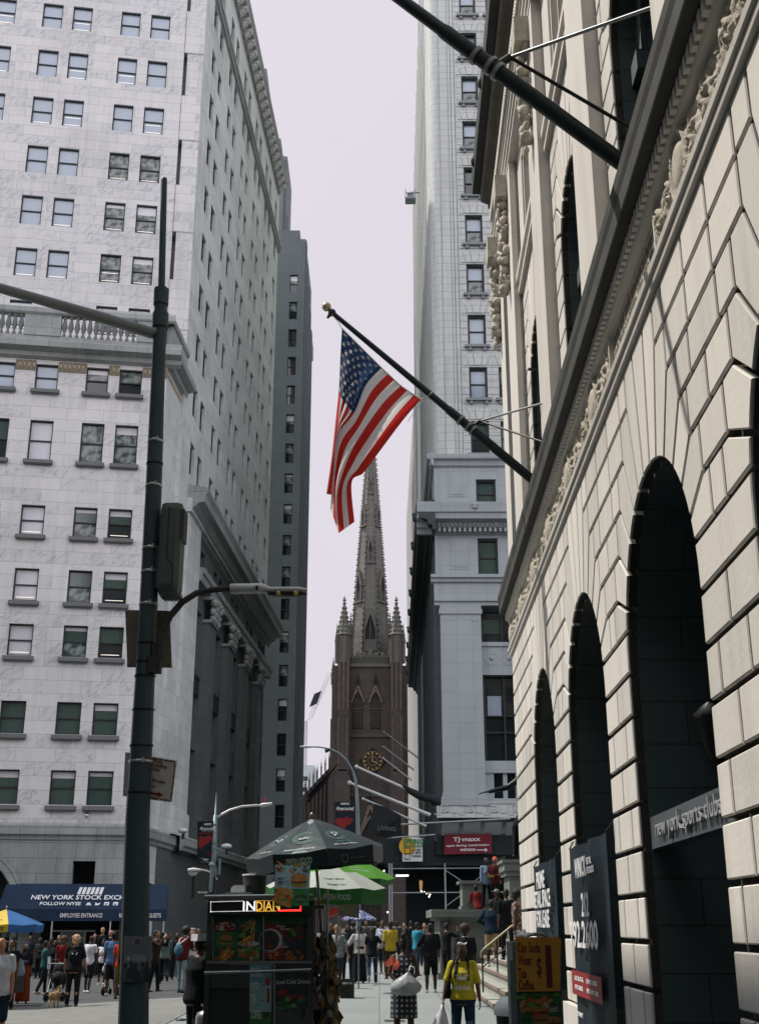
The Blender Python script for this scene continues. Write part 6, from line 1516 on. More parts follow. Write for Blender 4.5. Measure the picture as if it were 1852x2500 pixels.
# tall drinks strip
ds = MB(mat('strip_blue', (.10, .21, .25), .5, var=.3, scale=2)); rect(ds, 609, 2354, 663, 2400, YC-.01); ds.m(mat('strip_pale', (.17, .27, .28), .5, var=.2, scale=2)); rect(ds, 609, 2400, 663, 2470, YC-.01); ds.m(FC['green']); rect(ds, 609, 2470, 663, 2530, YC-.01)
ell(ds, 'red', 654, 2396, 6, 11, YC-.013); ds.m(FC['red']); rect(ds, 652, 2412, 658, 2448, YC-.014); ell(ds, 'dark', 650, 2478, 6, 8, YC-.013); rect(ds, 640, 2403, 646, 2405, YC-.014); rect(ds, 636, 2441, 644, 2443, YC-.014)
ds.m(mat('print_white', (.46, .48, .47), .6, var=0))
for tx, v, h, w_ in (('CAN SODA', 2385, 9, 26), ('WATER', 2418, 20, 18), ('TEA', 2449, 22, 12), ('COFFEE', 2487, 20, 24), ('PRETZELS', 2367, 3, 22)): words(ds, tx, 613, v, 613+w_, v-h, YC-.02, bold=.02)
ds.build('drinks_strip', fc)
ic = MB(M_CART); rect(ic, 674, 2370, 752, 2457, YC-.012); sal(ic, 712, 2440, 30, YC-.014, seed=21, ks=('dgreen', 'red', 'dark', 'leaf', 'dark', 'green'), n=26); sal(ic, 712, 2392, 26, YC-.014, seed=22, ks=('dgreen', 'dark', 'dark'), n=14); ic.m(mat('print_grey', (0,0,0))); words(ic, 'Iced Cold Drinks', 676, 2403, 758, 2392, YC-.03, dv=-2); ic.build('drinks_panel', fc)
for sx in (.25, 1.2):
    mb = MB(M_CART); T = Matrix.Translation((x0+sx, YC+.2, .24)) @ Matrix.Rotation(R(90), 4, 'X'); mb.fr = T; mb.lathe([(.1, -.05), (.23, -.06), (.24, 0), (.23, .06), (.1, .05)], 20); w_ = mb.build('wheel', fc); mb = MB(M_STL, T); mb.lathe([(.03, -.07), (.14, -.06), (.14, .06), (.03, .07)], 14); mb.build('hub', w_)
# things on and around the cart
t = thing('stock_pot', 'tall dark stock pot with a pale rim standing on the cart roof', 'pot', (U(622, 2160), YC+.5, zr))
mb = MB(mat('pot_dark', (.045, .055, .052), .45, .3, var=.1)); h = gz(2137, YC+.5)-zr; mb.lathe([(.155, 0), (.18, h)], 20, (U(622, 2160, YC+.5), YC+.5, zr)); mb.m(mat('pot_rim', (.62, .58, .58), .5, var=0)); mb.lathe([(.178, h-.01), (.19, h-.01), (.19, h+.012), (.178, h+.012)], 20, (U(622, 2160, YC+.5), YC+.5, zr)); mb.build('vessel', t)
t = thing('food_box', 'white takeaway box on a tray on the cart roof beside the pot', 'box', (U(585, 2180), YC+.3, zr))
mb = MB(M_WHT); xx = U(582, 2175, YC+.3); mb.prism([(xx-.1, YC+.2, zr+.07), (xx+.1, YC+.2, zr+.07), (xx+.1, YC+.2, zr+.17), (xx-.05, YC+.2, zr+.17), (xx-.1, YC+.2, zr+.13)], (0, .18, 0)); mb.build('carton', t)
mb = MB(mat('tray_grey', (.4, .41, .42), .4, .4, var=.1)); mb.box(xx-.17, xx+.2, YC+.1, YC+.5, zr+.045, zr+.065); mb.box(xx-.26, xx-.1, YC+.1, YC+.3, zr, zr+.045); mb.box(xx+.0, xx+.12, YC+.1, YC+.3, zr, zr+.045); mb.build('tray', t)
t = thing('menu_board', 'green menu board printed with burgers and prices, hanging under the black umbrella', 'menu board', (U(713, 2200, 17.6), 17.6, V(2212, 17.6)))
FC0 = FC; FC = {k: mat('menu_'+k, tuple(min(.8, 2.3*x_) for x_ in MATS['print_'+k].node_tree.nodes['Principled BSDF'].inputs['Base Color'].default_value[:3]), .5, var=.35, scale=14) for k in FC0}  # brighter copy of the print colours, so the board looks lit under the umbrella
Y = 17.5; mb = MB(FC['green']); a, b, c, d = at(668, 2212, Y), at(753, 2212, Y), at(758, 2108, Y), at(672, 2110, Y); mb.prism([a, b, c, d], (0, .03, 0)); mb.build('panel', t)
mb = MB(FC['sky']); rect(mb, 672, 2112, 756, 2148, Y-.003, Y); sal(mb, 695, 2116, 17, Y-.005, Y, 31); sal(mb, 730, 2116, 15, Y-.005, Y, 32); mb.m(FC['sky']); rect(mb, 672, 2130, 756, 2170, Y-.004, Y)
burger(mb, 730, 2151, 20, Y-.014, Y); ell(mb, 'bun', 690, 2196, 24, 9, Y-.012, Y, -28); sal(mb, 692, 2186, 21, Y-.013, Y, 33); ell(mb, 'bun', 694, 2176, 20, 8, Y-.024, Y, -22); ell(mb, 'bun', 688, 2204, 26, 6, Y-.025, Y, -22); sal(mb, 702, 2152, 4, Y-.02, Y, 34, n=8)
mb.m(mat('print_maroon', (.10, .01, .02), .6, var=0)); words(mb, '$8.99', 677, 2149, 691, 2142, Y-.02, Y, .03); words(mb, '$7.99', 722, 2192, 741, 2185, Y-.02, Y, .03); words(mb, '$6.50', 742, 2118, 753, 2112, Y-.02, Y, .03)
mb.m(FC['dark'])
for (u, v, w_, h_) in ((677, 2152, 17, 4), (677, 2157, 12, 3), (722, 2196, 26, 3), (724, 2201, 14, 3), (740, 2121, 14, 3), (742, 2126, 10, 4), (742, 2186, 5, 8)): rect(mb, u, v, u+w_, v+h_, Y-.018, Y)
mb.m(M_WHT)
for tx, u, v, w_ in (('Cheeseburger', 678, 2155.4, 15), ('Fries', 678, 2159.5, 8), ('Chicken Gyro', 723, 2198.4, 22), ('Combo', 742, 2123.4, 10)): words(mb, tx, u, v, u+w_, v-2.6, Y-.021, Y, .0)
mb.build('print', t); FC = FC0
# umbrellas
def umbrella(label, c, r, h, val, cols, zbot, n=8, ph=22.5, band=None, tilt=(0, 0), group='street umbrellas', valcols=None, pole=True):
    """c is the apex; canopy of n panels with a hanging valance"""
    t = thing('umbrella', label, 'umbrella', (c.x, c.y, zbot), group=group)
    T = Matrix.Translation(c) @ Matrix.Rotation(tilt[0], 4, 'X') @ Matrix.Rotation(tilt[1], 4, 'Y')
    mb = MB(cols[0], T); pt = lambda k, f, dz=0: Vector((r*f*math.sin(R(ph+360/n*k)), -r*f*math.cos(R(ph+360/n*k)), -h*f**1.12+dz))
    fs = (0.02, .25, .5, .75, 1)
    for k in range(n):
        for i in range(4):
            a, b = fs[i], fs[i+1]
            mb.m(cols[k % len(cols)] if not (band and a >= .5) else band)
            q = [pt(k, a), pt(k+1, a), pt(k+1, b), pt(k, b)]
            m0, m1 = (q[0]+q[1])/2, (q[3]+q[2])/2
            m0 = m0*1.0+Vector((0, 0, -.02*a)); m1 = m1+Vector((0, 0, -.035*b))
            mb.add([q[0], m0, q[1], q[2], m1, q[3]], [(0, 1, 4, 5), (1, 2, 3, 4)])
        mb.m((valcols or cols)[k % len(valcols or cols)])
        e0, e1 = pt(k, 1), pt(k+1, 1); em = (e0+e1)/2+Vector((0, 0, -.035)); d_ = Vector((0, 0, -val))
        o0, o1, om = e0*.985+d_-Vector((0,0,0)), e1*.985+d_, em*.985+d_+Vector((0, 0, .01))
        mb.add([e0, em, e1, o1, om, o0], [(0, 1, 4, 5), (1, 2, 3, 4)])
    mb.build('canopy', t)
    mb = MB(M_STL, T)
    if pole: mb.tube([(0, 0, .05), (0, 0, zbot-c.z)], .022, 8)
    mb.ball((0, 0, .04), (.035, .035, .05), 8, 6); pl_ = mb.build('pole', t)
    mb = MB(M_STL, T)
    for k in range(n): mb.tube([pt(k, .05, -.03), pt(k, .5, -.025), pt(k, 1, -.02)], .008, 4); mb.tube([(0, 0, -h*1.2), pt(k, .5, -.03)], .007, 4)
    mb.build('ribs', t)
    def panel(k, f, off=.012):
        """point in the middle of panel k, its direction to the right and up the slope"""
        a, b = pt(k, f), pt(k+1, f); m = (a+b)/2+Vector((0, 0, -.033*f)); xd = (b-a).normalized(); up = ((pt(k, .1)+pt(k+1, .1))/2-(pt(k, 1)+pt(k+1, 1))/2).normalized()
        nn = xd.cross(up).normalized(); R3 = T.to_3x3()
        return T @ (m+nn*off), R3 @ xd, R3 @ up
    def vpanel(k, off=.02):
        a, b = pt(k, 1), pt(k+1, 1); m = (a+b)/2+Vector((0, 0, -.04-val)); xd = (b-a).normalized(); nn = xd.cross(Vector((0,0,1)))
        return T @ (m+nn*off), T.to_3x3() @ xd, T.to_3x3() @ Vector((0, 0, 1))
    return t, panel, vpanel
M_UBLK = mat('umbrella_black', (.016, .028, .033), .38, var=.2, scale=3); M_UGRY = mat('umbrella_grey', (.20, .24, .27), .45, var=.15, scale=3)
M_UW = mat('umbrella_print_pale', (.42, .47, .47), .6, var=0); M_UT = mat('umbrella_print_teal', (.10, .22, .19), .6, var=0)
ca = at(762, 1998, 18.7)
t, pa, vp = umbrella('black street umbrella with one grey panel and round logos, above the food cart', ca, 1.05, .49, .25, [M_UBLK]*8, .3, ph=-33, tilt=(R(2), R(-6.0)))
# the grey panel
mb = MB(M_UGRY); p, xd_, up_ = pa(0, .1, .006)
def pquad(k, f0, f1, m_, off=.008, w_=.97):
    q = []
    for f in (f1, f0):
        c, x_, u_ = pa(k, f, off); L = .98*2*math.sin(R(22.5))*f*w_/2; q.append((c-x_*L, c+x_*L))
    return MB(m_).add([q[0][0], q[0][1], q[1][1], q[1][0]], [(0,1,2,3)])
pquad(0, .06, .99, M_UGRY).build('grey_panel', t)
lt = MB(M_UT)
for k, f, rr in ((0, .62, .17), (1, .62, .14), (7, .62, .14)):
    c, x_, u_ = pa(k, f, .014); sc_ = 1.0
    for j in range(3 if k == 0 else 2): lt.ring(c, x_*(rr-.03*j), u_*(rr-.03*j)*1.05, .93, 26, 20+30*j, 330+20*j)
lt.m(M_UW)
c, x_, u_ = pa(0, .64, .016); lt.text('efc', c-x_*.085-u_*.03, x_, u_, .17, .075, bold=.02); c, x_, u_ = pa(0, .93, .016); lt.text('efinancialcareers', c-x_*.3, x_, u_, .62, .06, bold=.02)
c, x_, u_ = pa(1, .6, .016); lt.ring(c+x_*.01+u_*.03, x_*.05, u_*.05, .65, 16); lt.tube([c-u_*.02-x_*.01, c-u_*.08-x_*.03], .012, 5); c, x_, u_ = pa(1, .9, .016); lt.text('eFC Get Hired', c-x_*.2, x_, u_, .42, .05, bold=.01); c, x_, u_ = pa(1, .82, .016); lt.m(M_UT); lt.text('SEARCH', c-x_*.1, x_, u_, .22, .035); lt.m(M_UW)
c, x_, u_ = pa(7, .62, .016); lt.ring(c+x_*.04, x_*.06, u_*.045, .6, 16); lt.tube([c-x_*.08, c-x_*.01], .016, 5); c, x_, u_ = pa(7, .9, .016); lt.text('eFC Get Hired', c-x_*.17, x_, u_, .36, .05, bold=.01); c, x_, u_ = pa(7, .82, .016); lt.m(M_UT); lt.text('APPLY', c-x_*.06, x_, u_, .14, .035); lt.m(M_UW)
c, x_, u_ = vp(0); lt.text('FRESH FOOD', c-x_*.2+u_*.11, x_, u_, .38, .09, bold=.02); lt.m(M_UT); c, x_, u_ = vp(1); lt.ring(c-x_*.12+u_*.13, x_*.06, u_*.06, .85, 18); lt.text('efinancialcareers', c-x_*.02+u_*.12, x_, u_, .26, .025)
lt.build('logos', t)
M_UG = mat('umbrella_green', (.10, .33, .035), .55, var=.1, scale=3); M_UWH = mat('umbrella_white', (.52, .56, .53), .6, var=.06, scale=3); M_UGD = mat('umbrella_dark_green', (.025, .13, .03), .55, var=.15, scale=3)
for m_ in (M_UG, M_UWH, M_UGD):
    nt = m_.node_tree; b_ = nt.nodes['Principled BSDF']; tr = nd(nt, 'ShaderNodeBsdfTranslucent'); ms_ = nd(nt, 'ShaderNodeMixShader'); ms_.inputs[0].default_value = .35; src = b_.inputs['Base Color'].links[0].from_socket
    lk(nt, src, tr.inputs['Color']); lk(nt, b_.outputs[0], ms_.inputs[1]); lk(nt, tr.outputs[0], ms_.inputs[2]); lk(nt, ms_.outputs[0], nt.nodes['Material Output'].inputs['Surface'])
cg = at(796, 2096, 21)
t, pa, vp = umbrella('green and white street umbrella with bank lettering, right of the menu board', cg, 1.02, .46, .25, [M_UG, M_UWH], .3, ph=-52, band=M_UWH, valcols=[M_UGD], tilt=(R(2), R(1)))
lt = MB(M_BLK); c, x_, u_ = pa(1, .74, .014); lt.text('Open Early', c-x_*.2+u_*.0, x_, u_, .36, .06); c, x_, u_ = pa(1, .9, .014); lt.text('Open Late', c-x_*.16, x_, u_, .36, .06)
lt.m(mat('print_teal_box', (.05, .22, .20), .6, var=0)); c, x_, u_ = pa(0, .9, .014); lt.add([c-x_*.24, c-x_*.06, c-x_*.06+u_*.15, c-x_*.24+u_*.15], [(0,1,2,3)]); lt.m(M_UWH); lt.text('TD', c-x_*.22+u_*.03+Vector((0,-.004,.004)), x_, u_, .14, .09, bold=.02); lt.m(mat('print_grey', (0,0,0))); lt.text('Bank', c-x_*.0+u_*.02, x_, u_, .26, .1, bold=.02)
lt.m(mat('print_white', (0,0,0))); c, x_, u_ = vp(1); lt.text('FRESH FOOD', c-x_*.26+u_*.1, x_, u_, .46, .09, bold=.015); c, x_, u_ = vp(0); lt.m(M_UG); lt.text('www.tdbank.com', c-x_*.3+u_*.11, x_, u_, .62, .08)
lt.build('lettering', t)
t, pa, vp = umbrella('second all green street umbrella partly hidden behind the green and white one', at(850, 2084, 25), 1.0, .34, .12, [M_UG], .3, ph=0, valcols=[M_UGD], tilt=(R(6), R(8)))
lt = MB(M_UWH); c, x_, u_ = pa(0, .7, .014); lt.text("America's Most", c-x_*.22+u_*.05, x_, u_, .5, .06); lt.text('Convenient Bank', c-x_*.26-u_*.05, x_, u_, .56, .06); lt.build('lettering', t)
M_UY = mat('umbrella_yellow', (.50, .36, .03), .6, var=.1, scale=3); M_UB = mat('umbrella_blue', (.02, .10, .28), .6, var=.15, scale=3)
t, pa, vp = umbrella('yellow and blue street umbrella at the left edge in front of the awning', at(17, 2220, 34), 1.02, .38, .2, [M_UY, M_UB, M_UB, M_UY], -.08, ph=-24)
lt = MB(mat('print_blue', (.01, .03, .08), .6, var=0)); c, x_, u_ = pa(0, .78, .014); lt.text('GARRETT', c-x_*.22, x_, u_, .44, .1, bold=.01); c, x_, u_ = vp(0); lt.m(M_BLK); lt.text('SABRETT', c-x_*.28+u_*.06, x_, u_, .56, .1, bold=.03); lt.build('lettering', t)
M_UF = floral('umbrella_floral', (.02, .06, .2), [(.40, .45, .55), (.25, .05, .09)], 22, .57)
umbrella('small dark blue umbrella with a bright flower print, under the green umbrella', at(876, 2219, 36), .5, .26, .05, [M_UF], .3, ph=10)
t = thing('cart_awning', 'bright red cloth awning edge showing behind the hanging cardboard', 'awning', at(818, 2235, 27)); mb = MB(mat('awning_red', (.40, .03, .03), .6, var=.1)); a = at(800, 2240, 27); b = at(832, 2214, 27); mb.prism([(a.x, 27, a.z), (b.x, 27, a.z+.12), (b.x+.02, 27, b.z), (a.x, 27, b.z-.06)], (0, .6, 0)); mb.m(FC['yellow']); a = at(772, 2200, 20); mb.build('cloth', t)
t = thing('cardboard_sheet', 'greyish brown cardboard sheet hanging from the green umbrella', 'cardboard', at(852, 2240, 20.9)); mb = MB(mat('cardboard', (.19, .17, .13), .85, var=.3, scale=9)); mb.prism([at(824, 2234, 20.9), at(876, 2242, 20.9), at(878, 2190, 20.9), at(827, 2190, 20.9)], (0, .012, 0)); mb.build('sheet', t); mb = MB(M_BLK)
for u in (832, 872): mb.tube([at(u, 2192, 20.9), at(u, 2165, 20.9)], .006, 4)
mb.build('string', t)
# hanging snack bags at the cart's right end
t = thing('hanging_snack_bags', 'bunches of crackly brown snack bags hanging at the right end of the food cart', 'snack bags', (U(795), YC+.2, 0)); rr = random.Random(9)
mb = MB(mat('bag_brown', (.10, .055, .018), .3, var=.5, scale=9)); m2 = mat('bag_dark', (.03, .028, .024), .3, var=.4, scale=9); m3 = mat('bag_clear', (.24, .26, .25), .2, var=.4, scale=9); m4 = mat('bag_tan', (.17, .11, .035), .4, var=.4, scale=9)
for k in range(230):
    u = rr.uniform(766, 820) if rr.random() < .72 else rr.uniform(806, 828); v = rr.uniform(2290, 2530); 
    if u > 812 and v < 2290+(u-806)*6: continue
    mb.m(m4 if u > 806 and rr.random() < .7 else rr.choice([m2, m2, mb.mats[0], m3 if v > 2420 else m2])); c = at(u, v, YC+rr.uniform(-.15, .5)); a = rr.uniform(-.5, .5); w_, h_ = rr.uniform(.02, .05), rr.uniform(.06, .14)
    d1_, d2_ = Vector((math.cos(a)*w_, rr.uniform(-.03, .03), math.sin(a)*w_)), Vector((-math.sin(a)*h_, rr.uniform(-.05, .05), math.cos(a)*h_))
    nn = Vector((0, -.02, 0)); mb.add([c-d1_-d2_, c+d1_-d2_*.9, c+d1_*.6+d2_, c-d1_*.7+d2_*.9, c+nn], [(0,1,4), (1,2,4), (2,3,4), (3,0,4)])
mb.build('bags', t, kind='stuff'); mb = MB(M_STL); mb.tube([at(797, 2520, YC), at(799, 2170, YC)], .018, 6); mb.build('hook_post', t)
t = thing('canopy_post', 'thin bright metal post at the right end of the food cart', 'post', at(800, 2400, 21)); mb = MB(M_STL); mb.tube([at(800, 2330, 20.5), at(801, 2195, 20.5)], .02, 6); mb.tube([(gx(800, 2330, 20.5), 20.5, 0), at(800, 2330, 20.5)], .02, 6); mb.build('tube', t)
t = thing('fryer_basket', 'small wire tray of orange fries at the end of the cart', 'food tray', at(778, 2204, YC+.4)); mb = MB(FC['orange']); fries(mb, 778, 2203, 10, YC+.3, YC+.4, 'yellow', 12, 40); mb.m(M_STLD); a = at(766, 2211, YC+.4); b = at(792, 2207, YC+.4); mb.box(a.x, b.x, YC+.3, YC+.6, a.z-.05, a.z); mb.box(a.x, a.x+.03, YC+.3, YC+.33, .5, a.z); mb.build('tray', t)
t = thing('gas_tank', 'squat steel gas tank on the ground under the left end of the food cart', 'tank', (gx(505, 2490, 18.4), 18.4, 0)); mb = MB(M_STL); zt_ = V(2466, 18.4); mb.lathe([(.12, 0), (.16, .06), (.165, zt_-.1), (.14, zt_-.03), (.06, zt_), (.06, zt_+.05), (.09, zt_+.05), (.09, zt_+.08)], 18, (gx(505, 2490, 18.4), 18.4, 0)); mb.build('shell', t)
t = thing('milk_crate', 'black plastic crate with a diamond lattice standing on the pavement right of the food cart', 'crate', at(847, 2440, 33.6)); g0 = ground_z(-.8, 33.6); a, b = gx(830, 2420, 33.6), gx(864, 2420, 33.6); zt_ = gz(2391, 33.6)
mb = MB(M_BLK)
for (p, q, r_, s_) in ((a, b, 33.6, 33.63), (a, b, 33.97, 34.), ): mb.box(p, q, r_, s_, g0+.01, g0+.06); mb.box(p, q, r_, s_, zt_-.07, zt_); mb.box(p, p+.05, r_, s_, g0+.06, zt_-.07); mb.box(q-.05, q, r_, s_, g0+.06, zt_-.07)
for x in (a, b-.03): mb.box(x, x+.03, 33.63, 33.97, g0+.01, zt_)
mb.box(a+.02, b-.02, 33.62, 33.98, g0+.012, g0+.03)
w_, h_ = b-a-.1, zt_-g0-.13
for k in range(-9, 12):
    for sgn_ in (-1, 1):
        pts_ = []
        for f in (0, 1):
            xx_ = k/11*w_ + (f*h_ if sgn_ > 0 else h_*(1-f)); pts_.append((a+.05+xx_, g0+.06+f*h_))
        (xa_, za_), (xb_, zb_) = pts_; lo, hi = a+.05, b-.05
        def clip(x): return za_+(zb_-za_)*(x-xa_)/(xb_-xa_)
        if xa_ > xb_: xa_, za_, xb_, zb_ = xb_, zb_, xa_, za_
        if xb_ < lo or xa_ > hi: continue
        if xa_ < lo: za_ = za_+(zb_-za_)*(lo-xa_)/(xb_-xa_); xa_ = lo
        if xb_ > hi: zb_ = za_+(zb_-za_)*(hi-xa_)/(xb_-xa_); xb_ = hi
        if xb_-xa_ < .01: continue
        mb.tube([(xa_, 33.612, za_), (xb_, 33.612, zb_)], .0055, 4)
mb.m(mat('crate_filling', (.55, .55, .53), .7, var=.1)); mb.box(a+.06, b-.06, 33.66, 33.9, g0+.04, zt_-.12); mb.build('lattice', t)
t = thing('bollard', 'short black bollard cut by the lower edge of the picture, near the food cart', 'bollard', (gx(442, 2495, 27), 27, 0)); mb = MB(M_BLK); zt_ = gz(2491, 27); mb.lathe([(.12, -.1), (.12, zt_), (.10, zt_+.03), (0, zt_+.035)], 14, (gx(442, 2495, 27), 27, 0)); mb.build('shaft', t)
# dark vending stand below the yellow umbrella
t = thing('vending_cart', 'dark hot dog cart below the yellow and blue umbrella at the left edge', 'food cart', (gx(15, 2300, 34.4), 34.4, -.08)); Y = 34.5; mb = MB(M_CART); a, b = gx(-60, 2300, Y), gx(44, 2300, Y); mb.box(a, b, Y, Y+1, .25, 1.0); mb.m(M_STLD); mb.box(a-.05, b+.05, Y-.05, Y+1.05, 1.0, 1.06)
for x in (a+.03, b-.06): mb.box(x, x+.04, Y, Y+.04, 1.06, 1.9)
mb.m(M_ALU); mb.box(a, b, Y-.01, Y+.03, gz(2274, Y), gz(2270, Y)); mb.box(a, b, Y-.01, Y+.02, gz(2300, Y), gz(2297, Y)); mb.build('body', t); mb = MB(mat('sign_mint', (.15, .42, .33), .6, var=0)); p = at(2, 2287, Y-.02); mb.text('SODA', p, (1, 0, 0), (0, 0, 1), .3, .09); mb.build('lettering', t)
for x in (a+.25, b-.25): mb = MB(M_BLK, Matrix.Translation((x, Y+.1, .1)) @ Matrix.Rotation(R(90), 4, 'X')); mb.lathe([(.05, -.03), (.18, -.04), (.19, 0), (.18, .04), (.05, .03)], 16); mb.build('wheel', t)
# orange price board cart on the right
YD = 14.; dc = thing('drinks_cart', 'narrow drinks cart with an orange Can Soda price board over a green menu', 'food cart', (gx(1313, 2450, YD), YD, 0))
mb = MB(mat('board_orange', (.40, .19, .025), .4, var=.25, scale=4)); mb.prism([at(1260, 2421, YD), at(1366, 2420, YD), at(1369, 2293, YD), at(1362, 2288, YD), at(1258, 2288, YD)], (0, .015, 0)); bd = mb.build('price_board', dc)
mb = MB(mat('board_maroon', (.085, .012, .012), .6, var=0)); y = YD-.005
for tx, u0, v1, u1, v0 in (('Can Soda', 1262, 2326, 1318, 2301), ('Water', 1264, 2356, 1298, 2332), ('Tea', 1264, 2388, 1285, 2363), ('Coffee', 1265, 2417, 1303, 2392), ('$', 1310, 2386, 1322, 2338), ('1', 1334, 2411, 1348, 2308)): words(mb, tx, u0, v1, u1, v0, y, YD, .015)
mb.build('lettering', bd)
mb = MB(FC['green']); mb.prism([at(1266, 2560, YD+.02), at(1372, 2560, YD+.02), at(1366, 2423, YD+.02), at(1270, 2423, YD+.02)], (0, .02, 0)); y = YD+.012
mb.m(FC['leaf']); rect(mb, 1272, 2424, 1364, 2432, y-.001, YD+.02); ell(mb, 'bun', 1305, 2445, 34, 6, y-.003, YD); sal(mb, 1305, 2453, 34, y-.004, YD, 51, n=26); ell(mb, 'bun', 1306, 2464, 34, 6, y-.02, YD); burger(mb, 1322, 2488, 18, y-.004, YD); burger(mb, 1352, 2496, 16, y-.012, YD); sal(mb, 1352, 2442, 8, y-.004, YD, 52, n=8)
mb.m(FC['dark']); words(mb, 'SPECIAL ORDER', 1284, 2430, 1352, 2425, y-.006, YD, .02); rect(mb, 1340, 2456, 1364, 2470, y-.004, YD); words(mb, '$8.99', 1274, 2494, 1297, 2484, y-.006, YD, .03); words(mb, '$7.99', 1342, 2455, 1356, 2449, y-.02, YD, .03); mb.m(M_WHT)
for k in range(4): words(mb, 'hot sandwich', 1342, 2459.5+3.2*k, 1362, 2457.5+3.2*k, y-.007, YD, 0)
mb.build('menu_panel', dc)
mb = MB(M_STL); mb.tube([at(1281, 2292, YD+.1), at(1288, 2284, YD+.1), at(1305, 2280, YD+.1), at(1325, 2281, YD+.1), at(1342, 2292, YD+.1)], .018, 8); mb.tube([at(1310, 2284, YD+.1), at(1310, 2276, YD+.1)], .008, 6); mb.build('handle', dc)
mb = MB(mat('cart_grey', (.10, .12, .13), .5, var=.15)); a, b = gx(1254, 2400, YD), gx(1372, 2400, YD); mb.box(a, b, YD+.05, YD+.7, .3, gz(2300, YD)); mb.box(a-.04, a+.03, YD+.02, YD+.049, 0, gz(2345, YD)); mb.box(a, a+.05, YD+.65, YD+.7, 0, .4); mb.box(b-.05, b, YD+.65, YD+.7, 0, .4); mb.box(b-.05, b, YD+.05, YD+.1, 0, .4); mb.build('cabinet', dc)
t = thing('drink_cooler', 'rounded white lidded cooler tub on the pavement left of the drinks cart', 'cooler', (gx(1252, 2460, 15.5), 15.5, 0)); mb = MB(M_WHT); c = (gx(1256, 2460, 15.5), 15.6, 0); zt_ = gz(2436, 15.5); mb.lathe([(.24, zt_-.2), (.25, zt_-.14), (.22, zt_-.06), (.13, zt_), (0, zt_+.01)], 18, c); mb.m(M_CART); mb.lathe([(.18, 0), (.22, zt_-.2)], 18, c); mb.build('tub', t)
t = thing('white_bag', 'small white bag on the drinks cart behind the price board', 'bag', at(1270, 2290, YD+.3)); mb = MB(M_WHT); c = at(1272, 2284, YD+.3); mb.ball(c, (.06, .08, .035), 10, 7); mb.ball(c+Vector((-.03, 0, .03)), (.03, .04, .03), 8, 6); mb.ball(c+Vector((.035, .01, .035)), (.02, .03, .04), 8, 6); mb.build('bag', t)
# ------------------------------------------------------------------ people
from mathutils.bvhtree import BVHTree
SKIN = dict(dark=(.045, .022, .014), brown=(.115, .058, .034), tan=(.30, .165, .105), pale=(.42, .25, .18), red=(.36, .15, .09))
def skin(k): return mat('skin_'+k, SKIN[k], .5, var=.08, scale=6)
def cloth(c): return mat('cloth_%02d_%02d_%02d' % tuple(int(x*99) for x in c) + ('_%d' % int(sum(c)*10000)), c, .9, var=.22, scale=7, bump=.35, bscale=22, spec=.12)
BLACKC, NAVYC, GREYC, JEANC, LJEAN, WHITEC, KHAKI, TEALC = (.010, .012, .014), (.012, .02, .04), (.28, .29, .29), (.016, .032, .058), (.20, .27, .31), (.68, .67, .70), (.26, .20, .12), (.02, .075, .085)
ARM = dict(down=((.13, .0, -1), (.04, .16, -1)), swingf=((.1, .35, -1), (0, .6, -1)), swingb=((.13, -.35, -1), (.05, -.05, -1)), fwd=((.1, .15, -1), (-.2, 1, -.05)), up=((.4, .75, .1), (-.35, .25, 1)),
   photo=((.35, .75, -.35), (-.45, .35, .95)), hip=((.6, -.2, -.8), (-.8, .25, -.5)), carry=((.14, .04, -1), (.03, .06, -1)), mouth=((.2, .35, -.9), (-.45, .55, .8)), cross=((.15, .3, -1), (-1, .45, .1)), reach=((.25, .8, -.5), (-.1, 1, .1)), out=((.5, .1, -.85), (.35, .45, -.8)))
